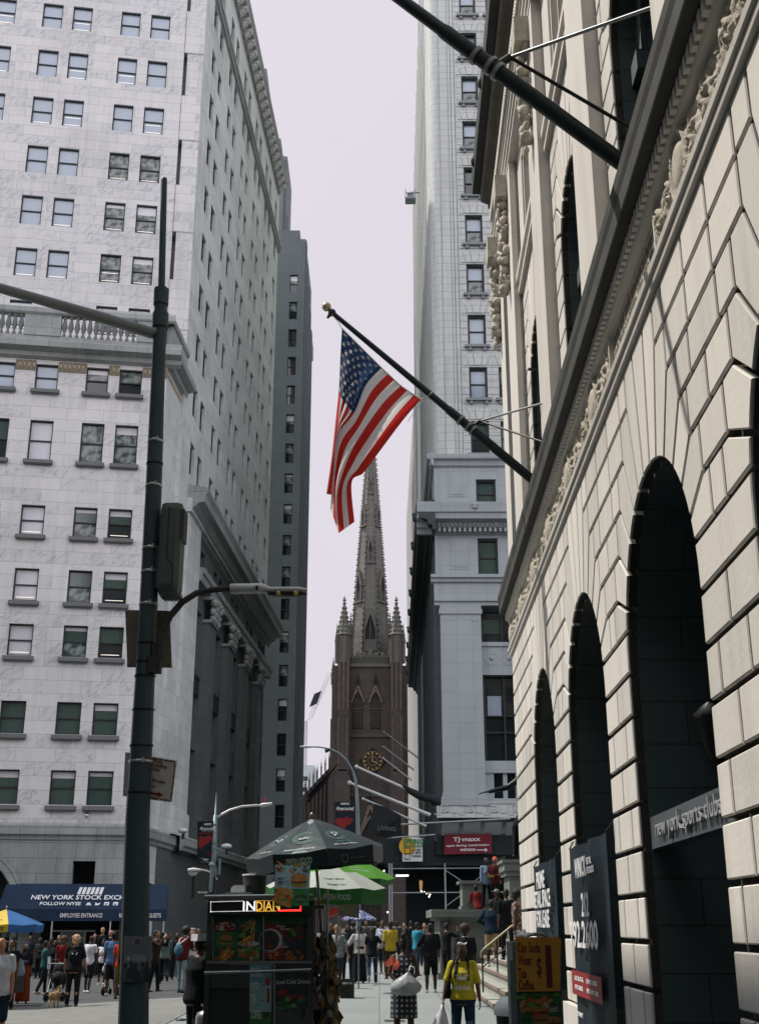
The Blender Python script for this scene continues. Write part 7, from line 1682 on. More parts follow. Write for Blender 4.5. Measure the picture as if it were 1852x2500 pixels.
def person(label, x, y, h, face, skin_='brown', hair='short', haircol=(.012, .009, .008), top=BLACKC, sleeve=.6, topm=None, bottom='trousers', bcol=BLACKC, bm=None, shoe=(.02, .02, .02), arms=('down', 'down'), legs=((3, 2), (-3, 2)), female=False, stout=1., lean=0, head=(0, 0), hat=None, hatcol=WHITEC, z=None, vox=.017, hem=.84, collar=None, group='people in the street', extra=None, sit=False, cat='person', name='person', ball=None):
    if z is None: z = ground_z(x, y)
    k = h/1.75
    root = thing(name, label, cat, (x, y, z), R(face), group, scale=k)
    sm = skin(skin_) if isinstance(skin_, str) else skin_
    # skeleton
    J = {}
    hw = .095 if not female else .1; sw = (.185 if not female else .165)
    low = 9
    for i, sx in enumerate((-1, 1)):
        a, b = R(legs[i][0]), R(legs[i][1]); spread = .02*sx if len(legs[i]) < 3 else legs[i][2]*sx
        hp = Vector((sx*hw*.95, 0, .92)); kn = hp+Vector((spread, .43*math.sin(a), -.43*math.cos(a))); an = kn+Vector((spread*.5, .41*math.sin(a-b), -.41*math.cos(a-b)))
        J['hip', sx], J['knee', sx], J['ank', sx] = hp, kn, an; low = min(low, an.z)
    dz = .085-low if not sit else 0
    for kk in list(J): J[kk] = J[kk]+Vector((0, 0, dz))
    la = R(-lean)
    def L(p):
        p = Vector(p); q = p-Vector((0, 0, .95)); c, s = math.cos(la), math.sin(la)
        return Vector((q.x, q.y*c-q.z*s, q.y*s+q.z*c+.95+dz))
    ht, hpit = R(head[0]), R(head[1])
    HM = Matrix.Translation(L((0, .01, 1.53))) @ Matrix.Rotation(la, 4, 'X') @ Matrix.Rotation(ht, 4, 'Z') @ Matrix.Rotation(-hpit, 4, 'X')
    Hp = lambda a, b, c: HM @ Vector((a, b, c))
    hands = {}
    for i, sx in enumerate((-1, 1)):
        u, f = ARM[arms[i]] if isinstance(arms[i], str) else arms[i]
        u = Vector((u[0]*sx, u[1], u[2])).normalized(); f = Vector((f[0]*sx, f[1], f[2])).normalized()
        sh = L((sx*sw, -.005, 1.425)); el = sh+u*.29; wr = el+f*.25; J['sh', sx], J['el', sx], J['wr', sx] = sh, el, wr; hands[sx] = f
    st = stout
    # torso section list (z, rx, ry, cy)
    T_ = [(.82, .145, .10, .0), (.90, .168, .118, -.01), (.99, .158, .11, -.005), (1.09, .145, .102, 0), (1.2, .155, .11, .004), (1.30, .172, .118, .0), (1.39, .172, .108, -.004), (1.445, .13, .085, -.008), (1.49, .065, .06, -.005)]
    if female: T_ = [(.82, .15, .11, -.005), (.90, .178, .128, -.015), (.99, .16, .115, -.008), (1.09, .132, .098, 0), (1.2, .142, .105, .006), (1.30, .152, .118, .012), (1.39, .15, .1, -.002), (1.445, .115, .08, -.008), (1.49, .055, .055, -.005)]
    def torso(mb, z0, z1, inf, n=16):
        rows = [t for t in T_ if z0 <= t[0] <= z1]
        def it(zv):
            for q in range(len(T_)-1):
                if T_[q][0] <= zv <= T_[q+1][0]: f = (zv-T_[q][0])/(T_[q+1][0]-T_[q][0]); return (zv,)+tuple(T_[q][j]*(1-f)+T_[q+1][j]*f for j in (1, 2, 3))
            return T_[0] if zv < T_[0][0] else T_[-1]
        rows = sorted({it(z0), *rows, it(z1)}); vs = []
        for (zz, rx, ry, cy) in rows:
            for j in range(n):
                t = 2*math.pi*j/n; s_ = st if zz < 1.36 else 1
                vs.append(L(((rx*s_+inf)*math.cos(t), cy+(ry*(s_**1.3)+inf)*math.sin(t), zz)))
        k_ = len(rows); mb.add(vs, [(i*n+j, i*n+(j+1) % n, (i+1)*n+(j+1) % n, (i+1)*n+j) for i in range(k_-1) for j in range(n)]+[tuple(range(n-1,-1,-1)), tuple(range((k_-1)*n, k_*n))])
        if female and z1 > 1.25:
            for sx in (-1, 1): mb.ball(L((sx*.07*st, .085*st, 1.25)), .062+inf*.5, 10, 8)
        if ball and z0 < 1: mb.ball(L((0, .05, 1.03)), ball+inf, 12, 8)
    mb = MB(sm); torso(mb, .82, 1.49, -.006)
    mb.cap(L((0, -.005, 1.44)), Hp(0, .01, .05), .058 if not female else .05, .054 if not female else .046)
    # head: skull, face, jaw, nose, brows, lips, ears
    mb.ball(Hp(0, .005, .135), (.073, .088, .088), 16, 12); mb.ball(Hp(0, .045, .085), (.056, .052, .072), 14, 10); mb.ball(Hp(0, .062, .035), (.034, .03, .024), 10, 7)
    mb.cap(Hp(0, .093, .115), Hp(0, .108, .082), .010, .014, 8); mb.ball(Hp(0, .086, .055), (.026, .014, .010), 8, 6); mb.cap(Hp(-.035, .083, .128), Hp(.035, .083, .128), .009, .009, 6)
    for sx in (-1, 1): mb.ball(Hp(sx*.077, -.002, .1), (.012, .022, .032), 8, 6)
    for i, sx in enumerate((-1, 1)):
        sh, el, wr = J['sh', sx], J['el', sx], J['wr', sx]; fz = 1.08 if st > 1.08 else 1
        mb.cap(sh, el, .052*fz, .04*fz); mb.cap(el, wr, .04*fz, .027)
        f = hands[sx]; side = f.cross(Vector((0, 1, 0) if abs(f.y) < .8 else (0, 0, 1))).normalized(); nrm = side.cross(f).normalized()
        if abs(f.z) > .6: # arm hanging: palm faces the thigh
            side, nrm = Vector((0, 1, 0))-f*f.y, Vector((-sx, 0, 0)); side.normalize()
        pc = wr+f*.05
        for q in (-.028, -.009, .010, .028): mb.cap(wr+side*q*.6+f*.01, wr+f*.085+side*q, .014, .012, 7)
        for q, ln in ((-.030, .060), (-.010, .075), (.010, .07), (.029, .055)):
            b0 = wr+f*.085+side*q; b1 = b0+f*ln*.5+nrm*.012; b2 = b1+f*ln*.35+nrm*ln*.45; mb.cap(b0, b1, .0095, .009, 6); mb.cap(b1, b2, .009, .0075, 6)
        t0 = wr+f*.025+side*.03; t1 = t0+side*.028+f*.035+nrm*.01; t2 = t1+f*.035+nrm*.015; mb.cap(t0, t1, .013, .011, 6); mb.cap(t1, t2, .011, .009, 6)
        hp, kn, an = J['hip', sx], J['knee', sx], J['ank', sx]
        lf = st**.6
        mb.cap(hp, kn, .082*lf, .055*lf); mb.cap(kn, kn.lerp(an, .4)+Vector((0, -.012, 0)), .054*lf, .054*lf); mb.cap(kn.lerp(an, .4)+Vector((0, -.012, 0)), an, .054*lf, .036)
        mb.cap(an+Vector((0, -.03, -.045)), an+Vector((0, .14, -.06)), .032, .026)
    child('body', remesh(mb, vox if vox < .015 else vox*.9, 2, 'body'), root)
    eye = MB(mat('eye_white', (.5, .47, .44), .3, var=0))
    for sx in (-1, 1): eye.ball(Hp(sx*.031, .083, .108), (.013, .007, .007), 8, 6)
    eye.m(M_BLK)
    for sx in (-1, 1): eye.ball(Hp(sx*.031, .0885, .108), (.006, .004, .006), 8, 6)
    if abs((face % 360)-180) < 110: child('eyes', eye.data('eyes'), root)
    if abs((face % 360)-180) < 70 and vox < .014:
        lp = MB(mat('lip', (.10, .025, .022), .45, var=0)); lp.ball(Hp(0, .099, .053), (.022, .006, .005), 10, 6); child('lips', lp.data('lips'), root)
    # hair
    hm = mat('hair_%d' % int(sum(haircol)*10000), haircol, .6, var=.35, scale=25, bump=.6, bscale=70)
    if hair != 'bald':
        mb = MB(hm); rr = random.Random(len(label))
        mb.ball(Hp(0, -.018, .155), (.081, .088, .083), 16, 12); mb.ball(Hp(0, -.038, .11), (.076, .07, .085), 14, 10)
        if hair == 'long': mb.cap(Hp(0, -.06, .13), L((0, -.10, 1.36)), .075, .06); mb.cap(Hp(-.06, -.02, .12), L((-.09, -.04, 1.4)), .035, .03); mb.cap(Hp(.06, -.02, .12), L((.09, -.04, 1.4)), .035, .03)
        if hair == 'bob': mb.cap(Hp(0, -.05, .14), Hp(0, -.05, .02), .08, .075); mb.cap(Hp(-.07, -.01, .13), Hp(-.075, -.01, .03), .03, .035); mb.cap(Hp(.07, -.01, .13), Hp(.075, -.01, .03), .03, .035)
        if hair == 'afro': mb.ball(Hp(0, -.03, .16), (.135, .13, .125), 16, 12)
        if hair == 'bun': mb.ball(Hp(0, -.05, .255), .06, 10, 8)
        if hair == 'curly':
            for q in range(46):
                a, b = rr.uniform(0, 6.28), rr.uniform(-.2, 1.4); d_ = Vector((math.cos(a)*math.cos(b)*.095, -.02+math.sin(a)*math.cos(b)*.1, .125+math.sin(b)*.1))
                if d_.y > .06 and d_.z < .19: continue
                mb.ball(Hp(*d_), rr.uniform(.022, .036), 7, 5)
            for q in range(16): a = rr.uniform(3.3, 6.1); mb.ball(Hp(math.cos(a)*.09, math.sin(a)*.09, rr.uniform(.0, .1)), rr.uniform(.022, .034), 7, 5)
        if hair == 'braids':
            mb.ball(Hp(0, -.04, .21), (.07, .07, .05), 12, 8)
            for q in range(16):
                sx = -1 if q % 2 else 1; a = rr.uniform(-.04, .05); p0 = Hp(sx*.07, a, .12); zz = rr.uniform(1.16, 1.32); xx = sx*rr.uniform(.07, .13); yy = .15 if q % 3 else .13
                mb.tube([p0, Hp(sx*.085, a+.01, .03), L((xx*1.0, .09, 1.43)), L((xx, yy, 1.33)), L((xx, yy+.015, zz))], [.014, .014, .013, .012, .008], 6)
        child('hair', remesh(mb, .014, 1 if hair in ('curly', 'braids') else 2, 'hair'), root)
    if hat:
        mb = MB(cloth(hatcol))
        if hat == 'cap':
            mb.ball(Hp(0, -.008, .165), (.089, .1, .078), 16, 10)
            pts_ = [Hp(.08*math.cos(R(a)), .06+.12*math.sin(R(a)), .165-.01*math.sin(R(a))) for a in range(0, 181, 20)]; mb.prism(pts_, Hp(0, 0, .01)-Hp(0, 0, 0))
        if hat == 'beanie': mb.ball(Hp(0, -.01, .16), (.09, .1, .1), 14, 10)
        if hat == 'paper': mb.prism([Hp(-.09, -.13, .15), Hp(.09, -.13, .15), Hp(.085, .13, .18), Hp(-.085, .13, .18)], Hp(0, -.01, .095)-Hp(0, 0, 0))
        if hat == 'shades': mb.tube([Hp(-.085, .0, .2), Hp(-.06, .06, .225), Hp(.06, .06, .225), Hp(.085, 0, .2)], .015, 6)
        child('hat' if hat != 'shades' else 'sunglasses', mb.data('hat'), root)
    # lower clothes
    lf = st**.6
    mb = MB(bm or cloth(bcol))
    if bottom in ('trousers', 'shorts'):
        torso(mb, .84, 1.0, .012)
        for sx in (-1, 1):
            hp, kn, an = J['hip', sx], J['knee', sx], J['ank', sx]
            if bottom == 'trousers': mb.cap(hp, kn, .092*lf, .07*lf); mb.cap(kn, an+Vector((0, 0, .01)), .068*lf, .058)
            else: mb.cap(hp, hp.lerp(kn, .97), .1*lf, .085*lf)
        child('trousers' if bottom == 'trousers' else 'shorts', remesh(mb, max(vox, .013), 3, 'trousers'), root)
    elif bottom in ('skirt', 'dress', 'longdress'):
        hz = .42 if bottom != 'longdress' else .06
        zt = 1.02 if bottom == 'skirt' else 1.1
        n = 18; vs = []; rows = [(zt, .15, .11), (.95, .185, .135), (.8, .205, .155), (.62, .21, .165), (hz, .215 if hz > .2 else .24, .17)]
        for q, (zz, rx, ry) in enumerate(rows):
            for j in range(n): t = 2*math.pi*j/n; w_ = 1+.05*math.sin(5*t)*(q/4); vs.append(Vector((rx*lf*w_*math.cos(t), ry*lf*w_*math.sin(t)-.01, zz+dz)))
        mb.add(vs, [(i*n+j, i*n+(j+1) % n, (i+1)*n+(j+1) % n, (i+1)*n+j) for i in range(4) for j in range(n)]+[tuple(range(n-1,-1,-1)), tuple(range(4*n, 5*n))], True)
        if bottom != 'skirt': torso(mb, 1.0, 1.46, .014)
        child('skirt' if bottom == 'skirt' else 'dress', remesh(mb, max(vox, .014), 3, 'dress'), root)
    # top
    if topm or top is not None:
        mb = MB(topm or cloth(top)); torso(mb, hem, 1.475, .019)
        for sx in (-1, 1):
            sh, el, wr = J['sh', sx], J['el', sx], J['wr', sx]; fz = 1.1 if st > 1.08 else 1
            mb.cap(L((sx*.10, -.005, 1.42)), sh, .066, .066)
            if sleeve > 0: mb.cap(sh, sh.lerp(el, min(1, sleeve)), .066*fz, (.062 if sleeve <= 1 else .052)*fz)
            if sleeve > 1: mb.cap(el, el.lerp(wr, sleeve-1), .052*fz, .042)
        child('shirt', remesh(mb, max(vox, .013), 3, 'shirt'), root)
    if collar:
        mb = MB(cloth(collar)); mb.tube([L((.07*math.cos(R(a)), -.005+.065*math.sin(R(a)), 1.49-.012*math.sin(R(a)))) for a in range(0, 361, 30)], .012, 6); child('collar', mb.data('collar'), root)
    if bottom != 'longdress':
        for i, sx in enumerate((-1, 1)):
            an = J['ank', sx]; a = R(legs[i][0]-legs[i][1])
            mb = MB(cloth(shoe)); RT = Matrix.Translation(an) @ Matrix.Rotation(a*.8, 4, 'X')
            vs = []; n = 10; rows = [(-.075, .028, .05), (-.05, .038, .075), (.02, .04, .075), (.09, .044, .045), (.15, .04, .032), (.18, .02, .02)]
            for (yy, rx, hh) in rows:
                for j in range(n):
                    t = 2*math.pi*j/n; vs.append(RT @ Vector((rx*math.cos(t), yy, -.085+max(0, .5+.5*math.sin(t))*hh+.0)))
            mb.add(vs, [(i_*n+j, i_*n+(j+1) % n, (i_+1)*n+(j+1) % n, (i_+1)*n+j) for i_ in range(5) for j in range(n)]+[tuple(range(n-1,-1,-1)), tuple(range(5*n, 6*n))], True); child('shoe', mb.data('shoe'), root)
    root['label'] = label
    P_ = dict(J); P_['head'] = Hp; P_['L'] = L; P_['M'] = WM[root.name]; P_['root'] = root
    return P_
def X(u, y, v=2350): return gx(u, v, y)
def drape(mb, me, off=.006, sgn=1):
    """press a flat print onto a garment along local y"""
    bvh = BVHTree.FromPolygons([v.co for v in me.vertices], [p.vertices for p in me.polygons])
    for i, v in enumerate(mb.v):
        h = bvh.ray_cast(Vector((v.x, sgn*1.0, v.z)), Vector((0, -sgn, 0)))
        if h[0]: mb.v[i] = Vector((v.x, h[0].y+sgn*(off+.0), v.z))
def kid(root, nm):
    return [o for o in root.children if o.name.split('.')[0] == nm][0].data
# --- left crowd
person('bald man in a pale grey polo shirt at the left edge, hands together', X(1, 21.6), 21.6, 1.76, 200, 'red', 'bald', top=(.42, .43, .47), bottom='shorts', bcol=NAVYC, arms=('down', 'fwd'), stout=1.18, head=(20, -10), vox=.014, collar=(.4, .41, .45))
person('woman in dark clothes with her hair tied back, just behind the bald man', X(26, 33), 33, 1.68, 190, 'brown', 'bun', top=BLACKC, female=True, head=(-30, 0))
W1 = person('woman with long dark hair in a long rust red dress', X(62, 36), 36, 1.56, -150, 'brown', 'long', top=BLACKC, bottom='longdress', bcol=(.17, .03, .012), female=True, sleeve=.9, hem=1.12, arms=('down', 'carry'))
t = thing('shopping_bag', 'pale blue cloth bag carried between the bald man and the woman in the red dress', 'bag', (X(44, 34.5), 34.5, .4)); mb = MB(cloth((.24, .33, .43))); a, b = at(36, 2382, 34.5), at(54, 2330, 34.5); c = (a+b)/2
mb.rings([(c.x+.05, 34.5, a.z, .12, .05), (c.x+.04, 34.5, a.z+.1, .17, .1), (c.x, 34.5, c.z+.1, .13, .09), (c.x-.06, 34.5, b.z-.05, .05, .04), (c.x-.07, 34.5, b.z, .02, .02)], 12); mb.build('bag', t)
person('person in a teal jacket reading a pale sheet of paper, legs bent mid stride', X(110, 41), 41, 1.62, -60, 'brown', 'short', top=TEALC, sleeve=1.8, arms=('fwd', 'fwd'), legs=((12, 10), (-10, 14)), shoe=(.5, .38, .3))
t = thing('paper_sheet', 'pale sheet of paper held by the person in the teal jacket', 'paper', at(117, 2355, 40.6)); mb = MB(M_WHT); p = at(116, 2366, 40.6); mb.prism([p, p+Vector((.1, 0, .0)), p+Vector((.07, 0, .38)), p+Vector((-.02, 0, .36))], (0, .006, 0)); mb.build('sheet', t)
person('person in black with crossed arms, in the shade behind the teal jacket', X(122, 46), 46, 1.7, 180, 'dark', 'short', top=BLACKC, arms=('cross', 'cross'))
person('short person in black in the shade right of the teal jacket', X(133, 45), 45, 1.6, 170, 'dark', 'bob', top=BLACKC, female=True)
person('person in a dark red top in the shade above the stroller', X(153, 44), 44, 1.72, 185, 'brown', 'afro', (.06, .02, .015), top=(.13, .012, .012))
DL = person('woman with blond curls, pinkish cap and black clothes walking the dog, seen from behind', X(174, 33.2, 2464), 33.2, 1.74, 2, 'tan', 'curly', (.42, .27, .13), top=BLACKC, sleeve=.75, bottom='trousers', bcol=BLACKC, arms=(((.3, .3, -.95), (.15, .35, -.95)), ((.32, .02, -1), (.22, .15, -1))), legs=((2, 4), (-3, 2)), shoe=(.06, .06, .06), female=True, stout=1.22, hat='cap', hatcol=(.42, .33, .33), head=(-60, 5), vox=.013)
t = thing('sling_bag', 'black sling bag with a small white badge on the back of the dog walker', 'bag', DL['M'] @ Vector((0, -.18, 1.25))); mb = MB(cloth(BLACKC), DL['M']); mb.ball((.0, -.19, 1.22), (.13, .07, .17), 12, 8); mb.tube([(-.1, -.15, 1.44), (.05, -.2, 1.3), (.16, -.14, 1.05)], .018, 6); mb.m(M_WHT); mb.ball((-.02, -.262, 1.3), (.02, .01, .02), 8, 6); mb.tube([(.07, -.25, 1.27), (.1, -.24, 1.33)], .006, 4); mb.build('bag', t)
person('man in a white T-shirt and black shorts, seen from behind', X(214, 42, 2420), 42, 1.76, -25, 'dark', 'bald', top=(.60, .58, .63), bottom='shorts', bcol=BLACKC, arms=('down', 'fwd'), legs=((4, 3), (-6, 4)), shoe=WHITEC, head=(-10, 5))
person('girl in a white tank top with a red bag strap and white shoes', X(247, 49, 2397), 49, 1.58, 175, 'dark', 'bun', top=(.55, .55, .56), sleeve=0, bottom='shorts', bcol=BLACKC, arms=('fwd', 'down'), shoe=WHITEC, female=True)
person('fair haired tall man in a black jacket behind the girl in white', X(246, 52), 52, 1.9, 190, 'tan', 'short', (.22, .13, .06), top=BLACKC, sleeve=1.8, z=.0)
person('balding man in a black suit with an open white collar', X(268, 52), 52, 1.85, 150, 'red', 'bald', top=BLACKC, sleeve=1.9, collar=WHITEC, z=-.05)
person('man in a blue T-shirt and black shorts with pale sandals, back turned', X(269, 38.5, 2433), 38.5, 1.82, 10, 'brown', 'short', top=(.075, .15, .30), bottom='shorts', bcol=(.015, .02, .022), legs=((4, 2), (-3, 2)), shoe=(.45, .43, .4), stout=1.15, head=(0, -20))
t = thing('plastic_bag', 'small white plastic bag hanging beside the blue shirted man', 'bag', at(255, 2372, 38.7)); mb = MB(cloth(WHITEC)); p = at(256, 2366, 38.7); mb.rings([(p.x, 38.7, p.z-.1, .05, .05), (p.x, 38.7, p.z-.02, .08, .07), (p.x, 38.7, p.z+.08, .05, .04), (p.x+.03, 38.7, p.z+.2, .015, .015)], 10); mb.build('bag', t)
person('person in a red T-shirt, white socks and black shoes, half hidden by the yellow notice', X(291, 36, 2444), 36, 1.68, 0, 'brown', 'short', top=(.45, .045, .035), bottom='shorts', bcol=(.10, .08, .07), shoe=BLACKC)
# stroller
def wheel_(mb, c, r): mb.fr = Matrix.Translation(c) @ Matrix.Rotation(R(90), 4, 'X') @ Matrix.Rotation(R(70), 4, 'Y'); mb.lathe([(r*.75, -.012), (r, -.016), (r, .016), (r*.75, .012), (r*.75, -.012)], 16); mb.fr = Matrix()
def stroller(label, u, y, sgn=1):
    x = X(u, y); g = ground_z(x, y); t = thing('stroller', label, 'stroller', (x, y, g), group='strollers')
    mb = MB(cloth((.02, .022, .026)), Matrix.Translation((x, y, g)))
    mb.ball((0, 0, .62), (.21, .3, .2), 14, 9); mb.ball((0, .12, .85), (.22, .2, .2), 14, 9); mb.build('seat', t)
    mb = MB(mat('stroller_frame', (.30, .31, .31), .4, .5, var=.05), Matrix.Translation((x, y, g)))
    for sx in (-1, 1): mb.tube([(sx*.22, -.45, 1.02), (sx*.24, -.1, .7), (sx*.22, .4, .15)], .014, 6); mb.tube([(sx*.24, 0, .62), (sx*.22, -.38, .15)], .014, 6)
    mb.tube([(-.22, -.45, 1.02), (.22, -.45, 1.02)], .016, 6)
    for q in range(4): mb.tube([(-.22, .02+.05*q, .72+.07*q), (0, -.1+.03*q, .8+.08*q), (.22, .02+.05*q, .72+.07*q)], .007, 4)
    mb.build('frame', t)
    for dx, dy, r in ((-.2, .4, .09), (.2, .4, .09), (-.23, -.38, .13), (.23, -.38, .13)): mb = MB(M_BLK); wheel_(mb, (x+dx, y+dy, g+r), r); mb.build('wheel', t)
stroller('dark folding stroller with pale frame hoops in front of the dog walker', 148, 37.)
stroller('stroller mostly hidden behind the yellow notice, one black wheel showing', 283, 39.)
# dog
dx_, dy_ = X(131, 33.0, 2466), 33.0; dg = thing('dog', 'tan short haired dog seen from behind beside the woman in black', 'dog', (dx_, dy_, ground_z(dx_, dy_)), R(-6)); dg.scale = (.74,)*3; WM[dg.name] = Matrix.LocRotScale(Vector(dg.location), dg.rotation_euler, Vector((.74,)*3))
mb = MB(mat('dog_fur', (.30, .19, .095), .8, var=.3, scale=14, bump=.4, bscale=60))
mb.cap((0, -.22, .43), (0, .22, .44), .105, .115, 12); mb.cap((0, .05, .38), (0, .25, .40), .10, .125, 12); mb.cap((0, .26, .48), (0, .36, .60), .075, .06); mb.ball((0, .40, .63), (.065, .085, .065), 12, 8); mb.cap((0, .45, .62), (0, .53, .60), .038, .028)
for sx in (-1, 1):
    mb.cap((sx*.055, .38, .68), (sx*.085, .37, .60), .022, .014, 8)
    mb.cap((sx*.075, -.2, .42), (sx*.08, -.13, .27), .07, .045); mb.cap((sx*.08, -.13, .27), (sx*.075, -.27, .16), .04, .024); mb.cap((sx*.075, -.27, .16), (sx*.07, -.25, .035), .022, .019); mb.cap((sx*.07, -.25, .02), (sx*.07, -.21, .018), .024, .02)
    mb.cap((sx*.07, .22, .38), (sx*.065, .21, .2), .05, .03); mb.cap((sx*.065, .21, .2), (sx*.06, .22, .03), .026, .02); mb.cap((sx*.06, .22, .02), (sx*.06, .26, .018), .024, .02)
mb.tube([(0, -.31, .47), (.02, -.36, .5), (.035, -.36, .57)], [.022, .016, .009], 8)
child('body', remesh(mb, .012, 2), dg)
mb = MB(cloth((.12, .02, .02))); mb.tube([(.08*math.cos(R(a)), .3+.03*math.sin(R(a)), .53+.05*math.sin(R(a))) for a in range(0, 361, 30)], .01, 6); child('collar', mb.data('collar'), dg)
t = thing('leash', 'thin dark leash from the hand of the woman in black to the tan dog', 'leash', DL['M'] @ DL['wr', -1]); mb = MB(M_BLK); p = DL['M'] @ DL['wr', -1]; q = WM[dg.name] @ Vector((0, .3, .57)); mb.tube([p, (p+q)/2+Vector((0, 0, -.08)), q], .006, 5); mb.build('strap', t)
# right of the pole
person('person in a dark brown jacket with both hands raised, right of the pole poster', X(374, 39, 2428), 39, 1.76, -100, 'tan', 'short', top=(.03, .018, .014), sleeve=1.9, arms=('photo', 'photo'), legs=((8, 4), (-6, 4)), shoe=(.06, .03, .025))
person('person in a dark cap behind the one with raised hands', X(392, 50), 50, 1.78, 160, 'dark', 'short', top=(.02, .022, .024), hat='cap', hatcol=BLACKC)
person('person in a grey green shirt walking away, one foot lifted', X(402, 46), 46, 1.74, 10, 'brown', 'short', top=(.10, .13, .125), bcol=BLACKC, legs=((14, 6), (-12, 45)), arms=('swingb', 'swingf'))
BP = person('man in a maroon T-shirt with white trim and pale jeans, bending forward, seen from behind', X(441, 37, 2438), 37, 1.80, -30, 'brown', 'afro', top=(.085, .012, .014), sleeve=.75, bcol=LJEAN, legs=((9, 4, .03), (-6, 3, .03)), arms=('out', 'fwd'), lean=14, head=(0, -22), collar=WHITEC, stout=1.06)
t = thing('drawstring_bag', 'blue drawstring bag with white cords on the back of the man in maroon', 'bag', BP['M'] @ Vector((0, -.1, 1.2))); mb = MB(cloth((.05, .13, .19)), BP['M']); L_ = BP['L']; mb.ball(L_((-.04, -.19, 1.08)), (.15, .075, .17), 12, 8); mb.m(cloth((.2, .32, .38))); mb.ball(L_((-.06, -.22, 1.2)), (.07, .04, .08), 10, 6); mb.m(M_WHT)
for sx in (-1, 1): mb.tube([L_((sx*.12, -.06, 1.46)), L_((sx*.1, -.16, 1.38)), L_((-.04+sx*.02, -.21, 1.25))], .011, 5)
mb.build('sack', t)
person('woman in a white off shoulder top with sunglasses on her head, facing the cart', X(467, 39), 39, 1.72, 190, 'pale', 'long', (.05, .03, .02), top=(.55, .54, .55), sleeve=.5, bottom='skirt', bcol=(.03, .04, .05), arms=('fwd', 'fwd'), female=True, hat='shades', hatcol=WHITEC)
person('person in black holding a phone, between the maroon shirt and the woman in white', X(455, 44), 44, 1.76, 175, 'brown', 'short', top=BLACKC, arms=('photo', 'down'))
VE = person('street vendor all in black with a folded white paper hat, leaning toward the food cart', X(484, 19.0, 2330), 19.0, 1.80, -50, 'brown', 'short', top=BLACKC, sleeve=1.7, bottom='trousers', arms=('down', 'fwd'), stout=1.22, lean=2, hat='paper', hatcol=(.66, .64, .69), head=(0, 5), vox=.014)
for k, (u, y, h, f, tp, sk, hr_) in enumerate(((70, 56, 1.72, 180, NAVYC, 'brown', 'short'), (95, 55, 1.65, 170, (.03, .03, .03), 'dark', 'bob'), (140, 55, 1.75, 190, (.02, .03, .035), 'tan', 'short'), (187, 54, 1.7, 175, BLACKC, 'brown', 'afro'), (228, 56, 1.8, 185, (.03, .035, .04), 'tan', 'short'), (262, 57, 1.75, 180, (.07, .09, .11), 'brown', 'short'), (355, 52, 1.72, 180, BLACKC, 'dark', 'short'), (412, 54, 1.75, 170, (.05, .06, .07), 'brown', 'short'), (430, 50, 1.7, 190, BLACKC, 'dark', 'long'), (482, 48, 1.75, 180, (.03, .04, .05), 'brown', 'short'))):
    lab = ('person in navy waiting by the awning posts at the far left', 'person with bobbed hair in the shade of the awning, left of the door frames', 'light skinned person in dark slate under the middle of the awning', 'person with rounded hair in black under the awning, behind the dog walker', 'tall light skinned person under the awning behind the white T-shirt man', 'person in a blue grey top deep under the awning', 'dark dressed person just right of the traffic pole under the awning', 'person in a grey blue top behind the raised hands', 'long haired person in black behind the maroon T-shirt man', 'person in slate blue in the shade behind the vendor')[k]
    person(lab, X(u, y), y, h, f, sk, hr_, top=tp, vox=.022, arms=(('down', 'cross')[k % 2], 'down'))
# --- middle of the street
person('man with reddish curls in a black and white patterned shirt beside the cart', X(824, 38), 38, 1.76, -40, 'tan', 'curly', (.30, .15, .06), topm=floral('shirt_pattern', (.05, .07, .08), [(.42, .46, .48)], 60, .56), sleeve=1.0, bcol=(.02, .025, .03), arms=('down', 'swingf'), stout=1.1, head=(-20, 0))
TH_P = person('person in a black T-shirt printed with a mint green hand', X(848, 42), 42, 1.72, 180, 'dark', 'bob', top=BLACKC, bcol=(.012, .015, .02), female=True)
mb = MB(mat('print_mint', (.12, .46, .38), .7, var=0)); mb.disc((0, .2, 1.24), (.05, 0, 0), (0, 0, .035), 12)
for a in (20, 60, 90, 120, 160): c, s = math.cos(R(a)), math.sin(R(a)); mb.add([Vector((c*.03-s*.016, .2, 1.24+s*.03+c*.016)), Vector((c*.03+s*.016, .2, 1.24+s*.03-c*.016)), Vector((c*.14, .2, 1.24+s*.12))], [(0, 1, 2)])
drape(mb, kid(TH_P['root'], 'shirt')); child('shirt_print', mb.data('shirt_print'), TH_P['root'])
person('person in a loose light grey shirt and long black trousers, leaning away', X(877, 40.5, 2397), 40.5, 1.74, 15, 'brown', 'short', top=(.40, .385, .375), sleeve=.95, hem=.86, bottom='longdress', bcol=(.008, .01, .012), arms=('out', 'down'), lean=6, stout=1.12, head=(0, -20))
person('woman in a black top and dark jeans walking away, one white soled shoe lifted', X(908, 39.8, 2402), 39.8, 1.70, 4, 'pale', 'long', (.012, .009, .008), top=BLACKC, bcol=JEANC, legs=((-16, 40), (12, 6)), arms=('swingf', 'hip'), shoe=(.3, .3, .3), female=True)
person('man in a pale blue polo and dark shorts with a hand to his mouth', X(934, 46), 46, 1.84, 150, 'brown', 'short', top=(.33, .37, .45), bottom='shorts', bcol=(.015, .018, .025), arms=('mouth', 'fwd'), legs=((6, 4), (-6, 4)), shoe=(.3, .32, .35), stout=1.1)
person('tall person in a yellow jersey and dark olive track trousers', X(953, 43), 43, 1.84, 20, 'dark', 'short', top=(.42, .31, .03), sleeve=.9, bcol=(.035, .026, .012), arms=('down', 'fwd'), stout=1.05)
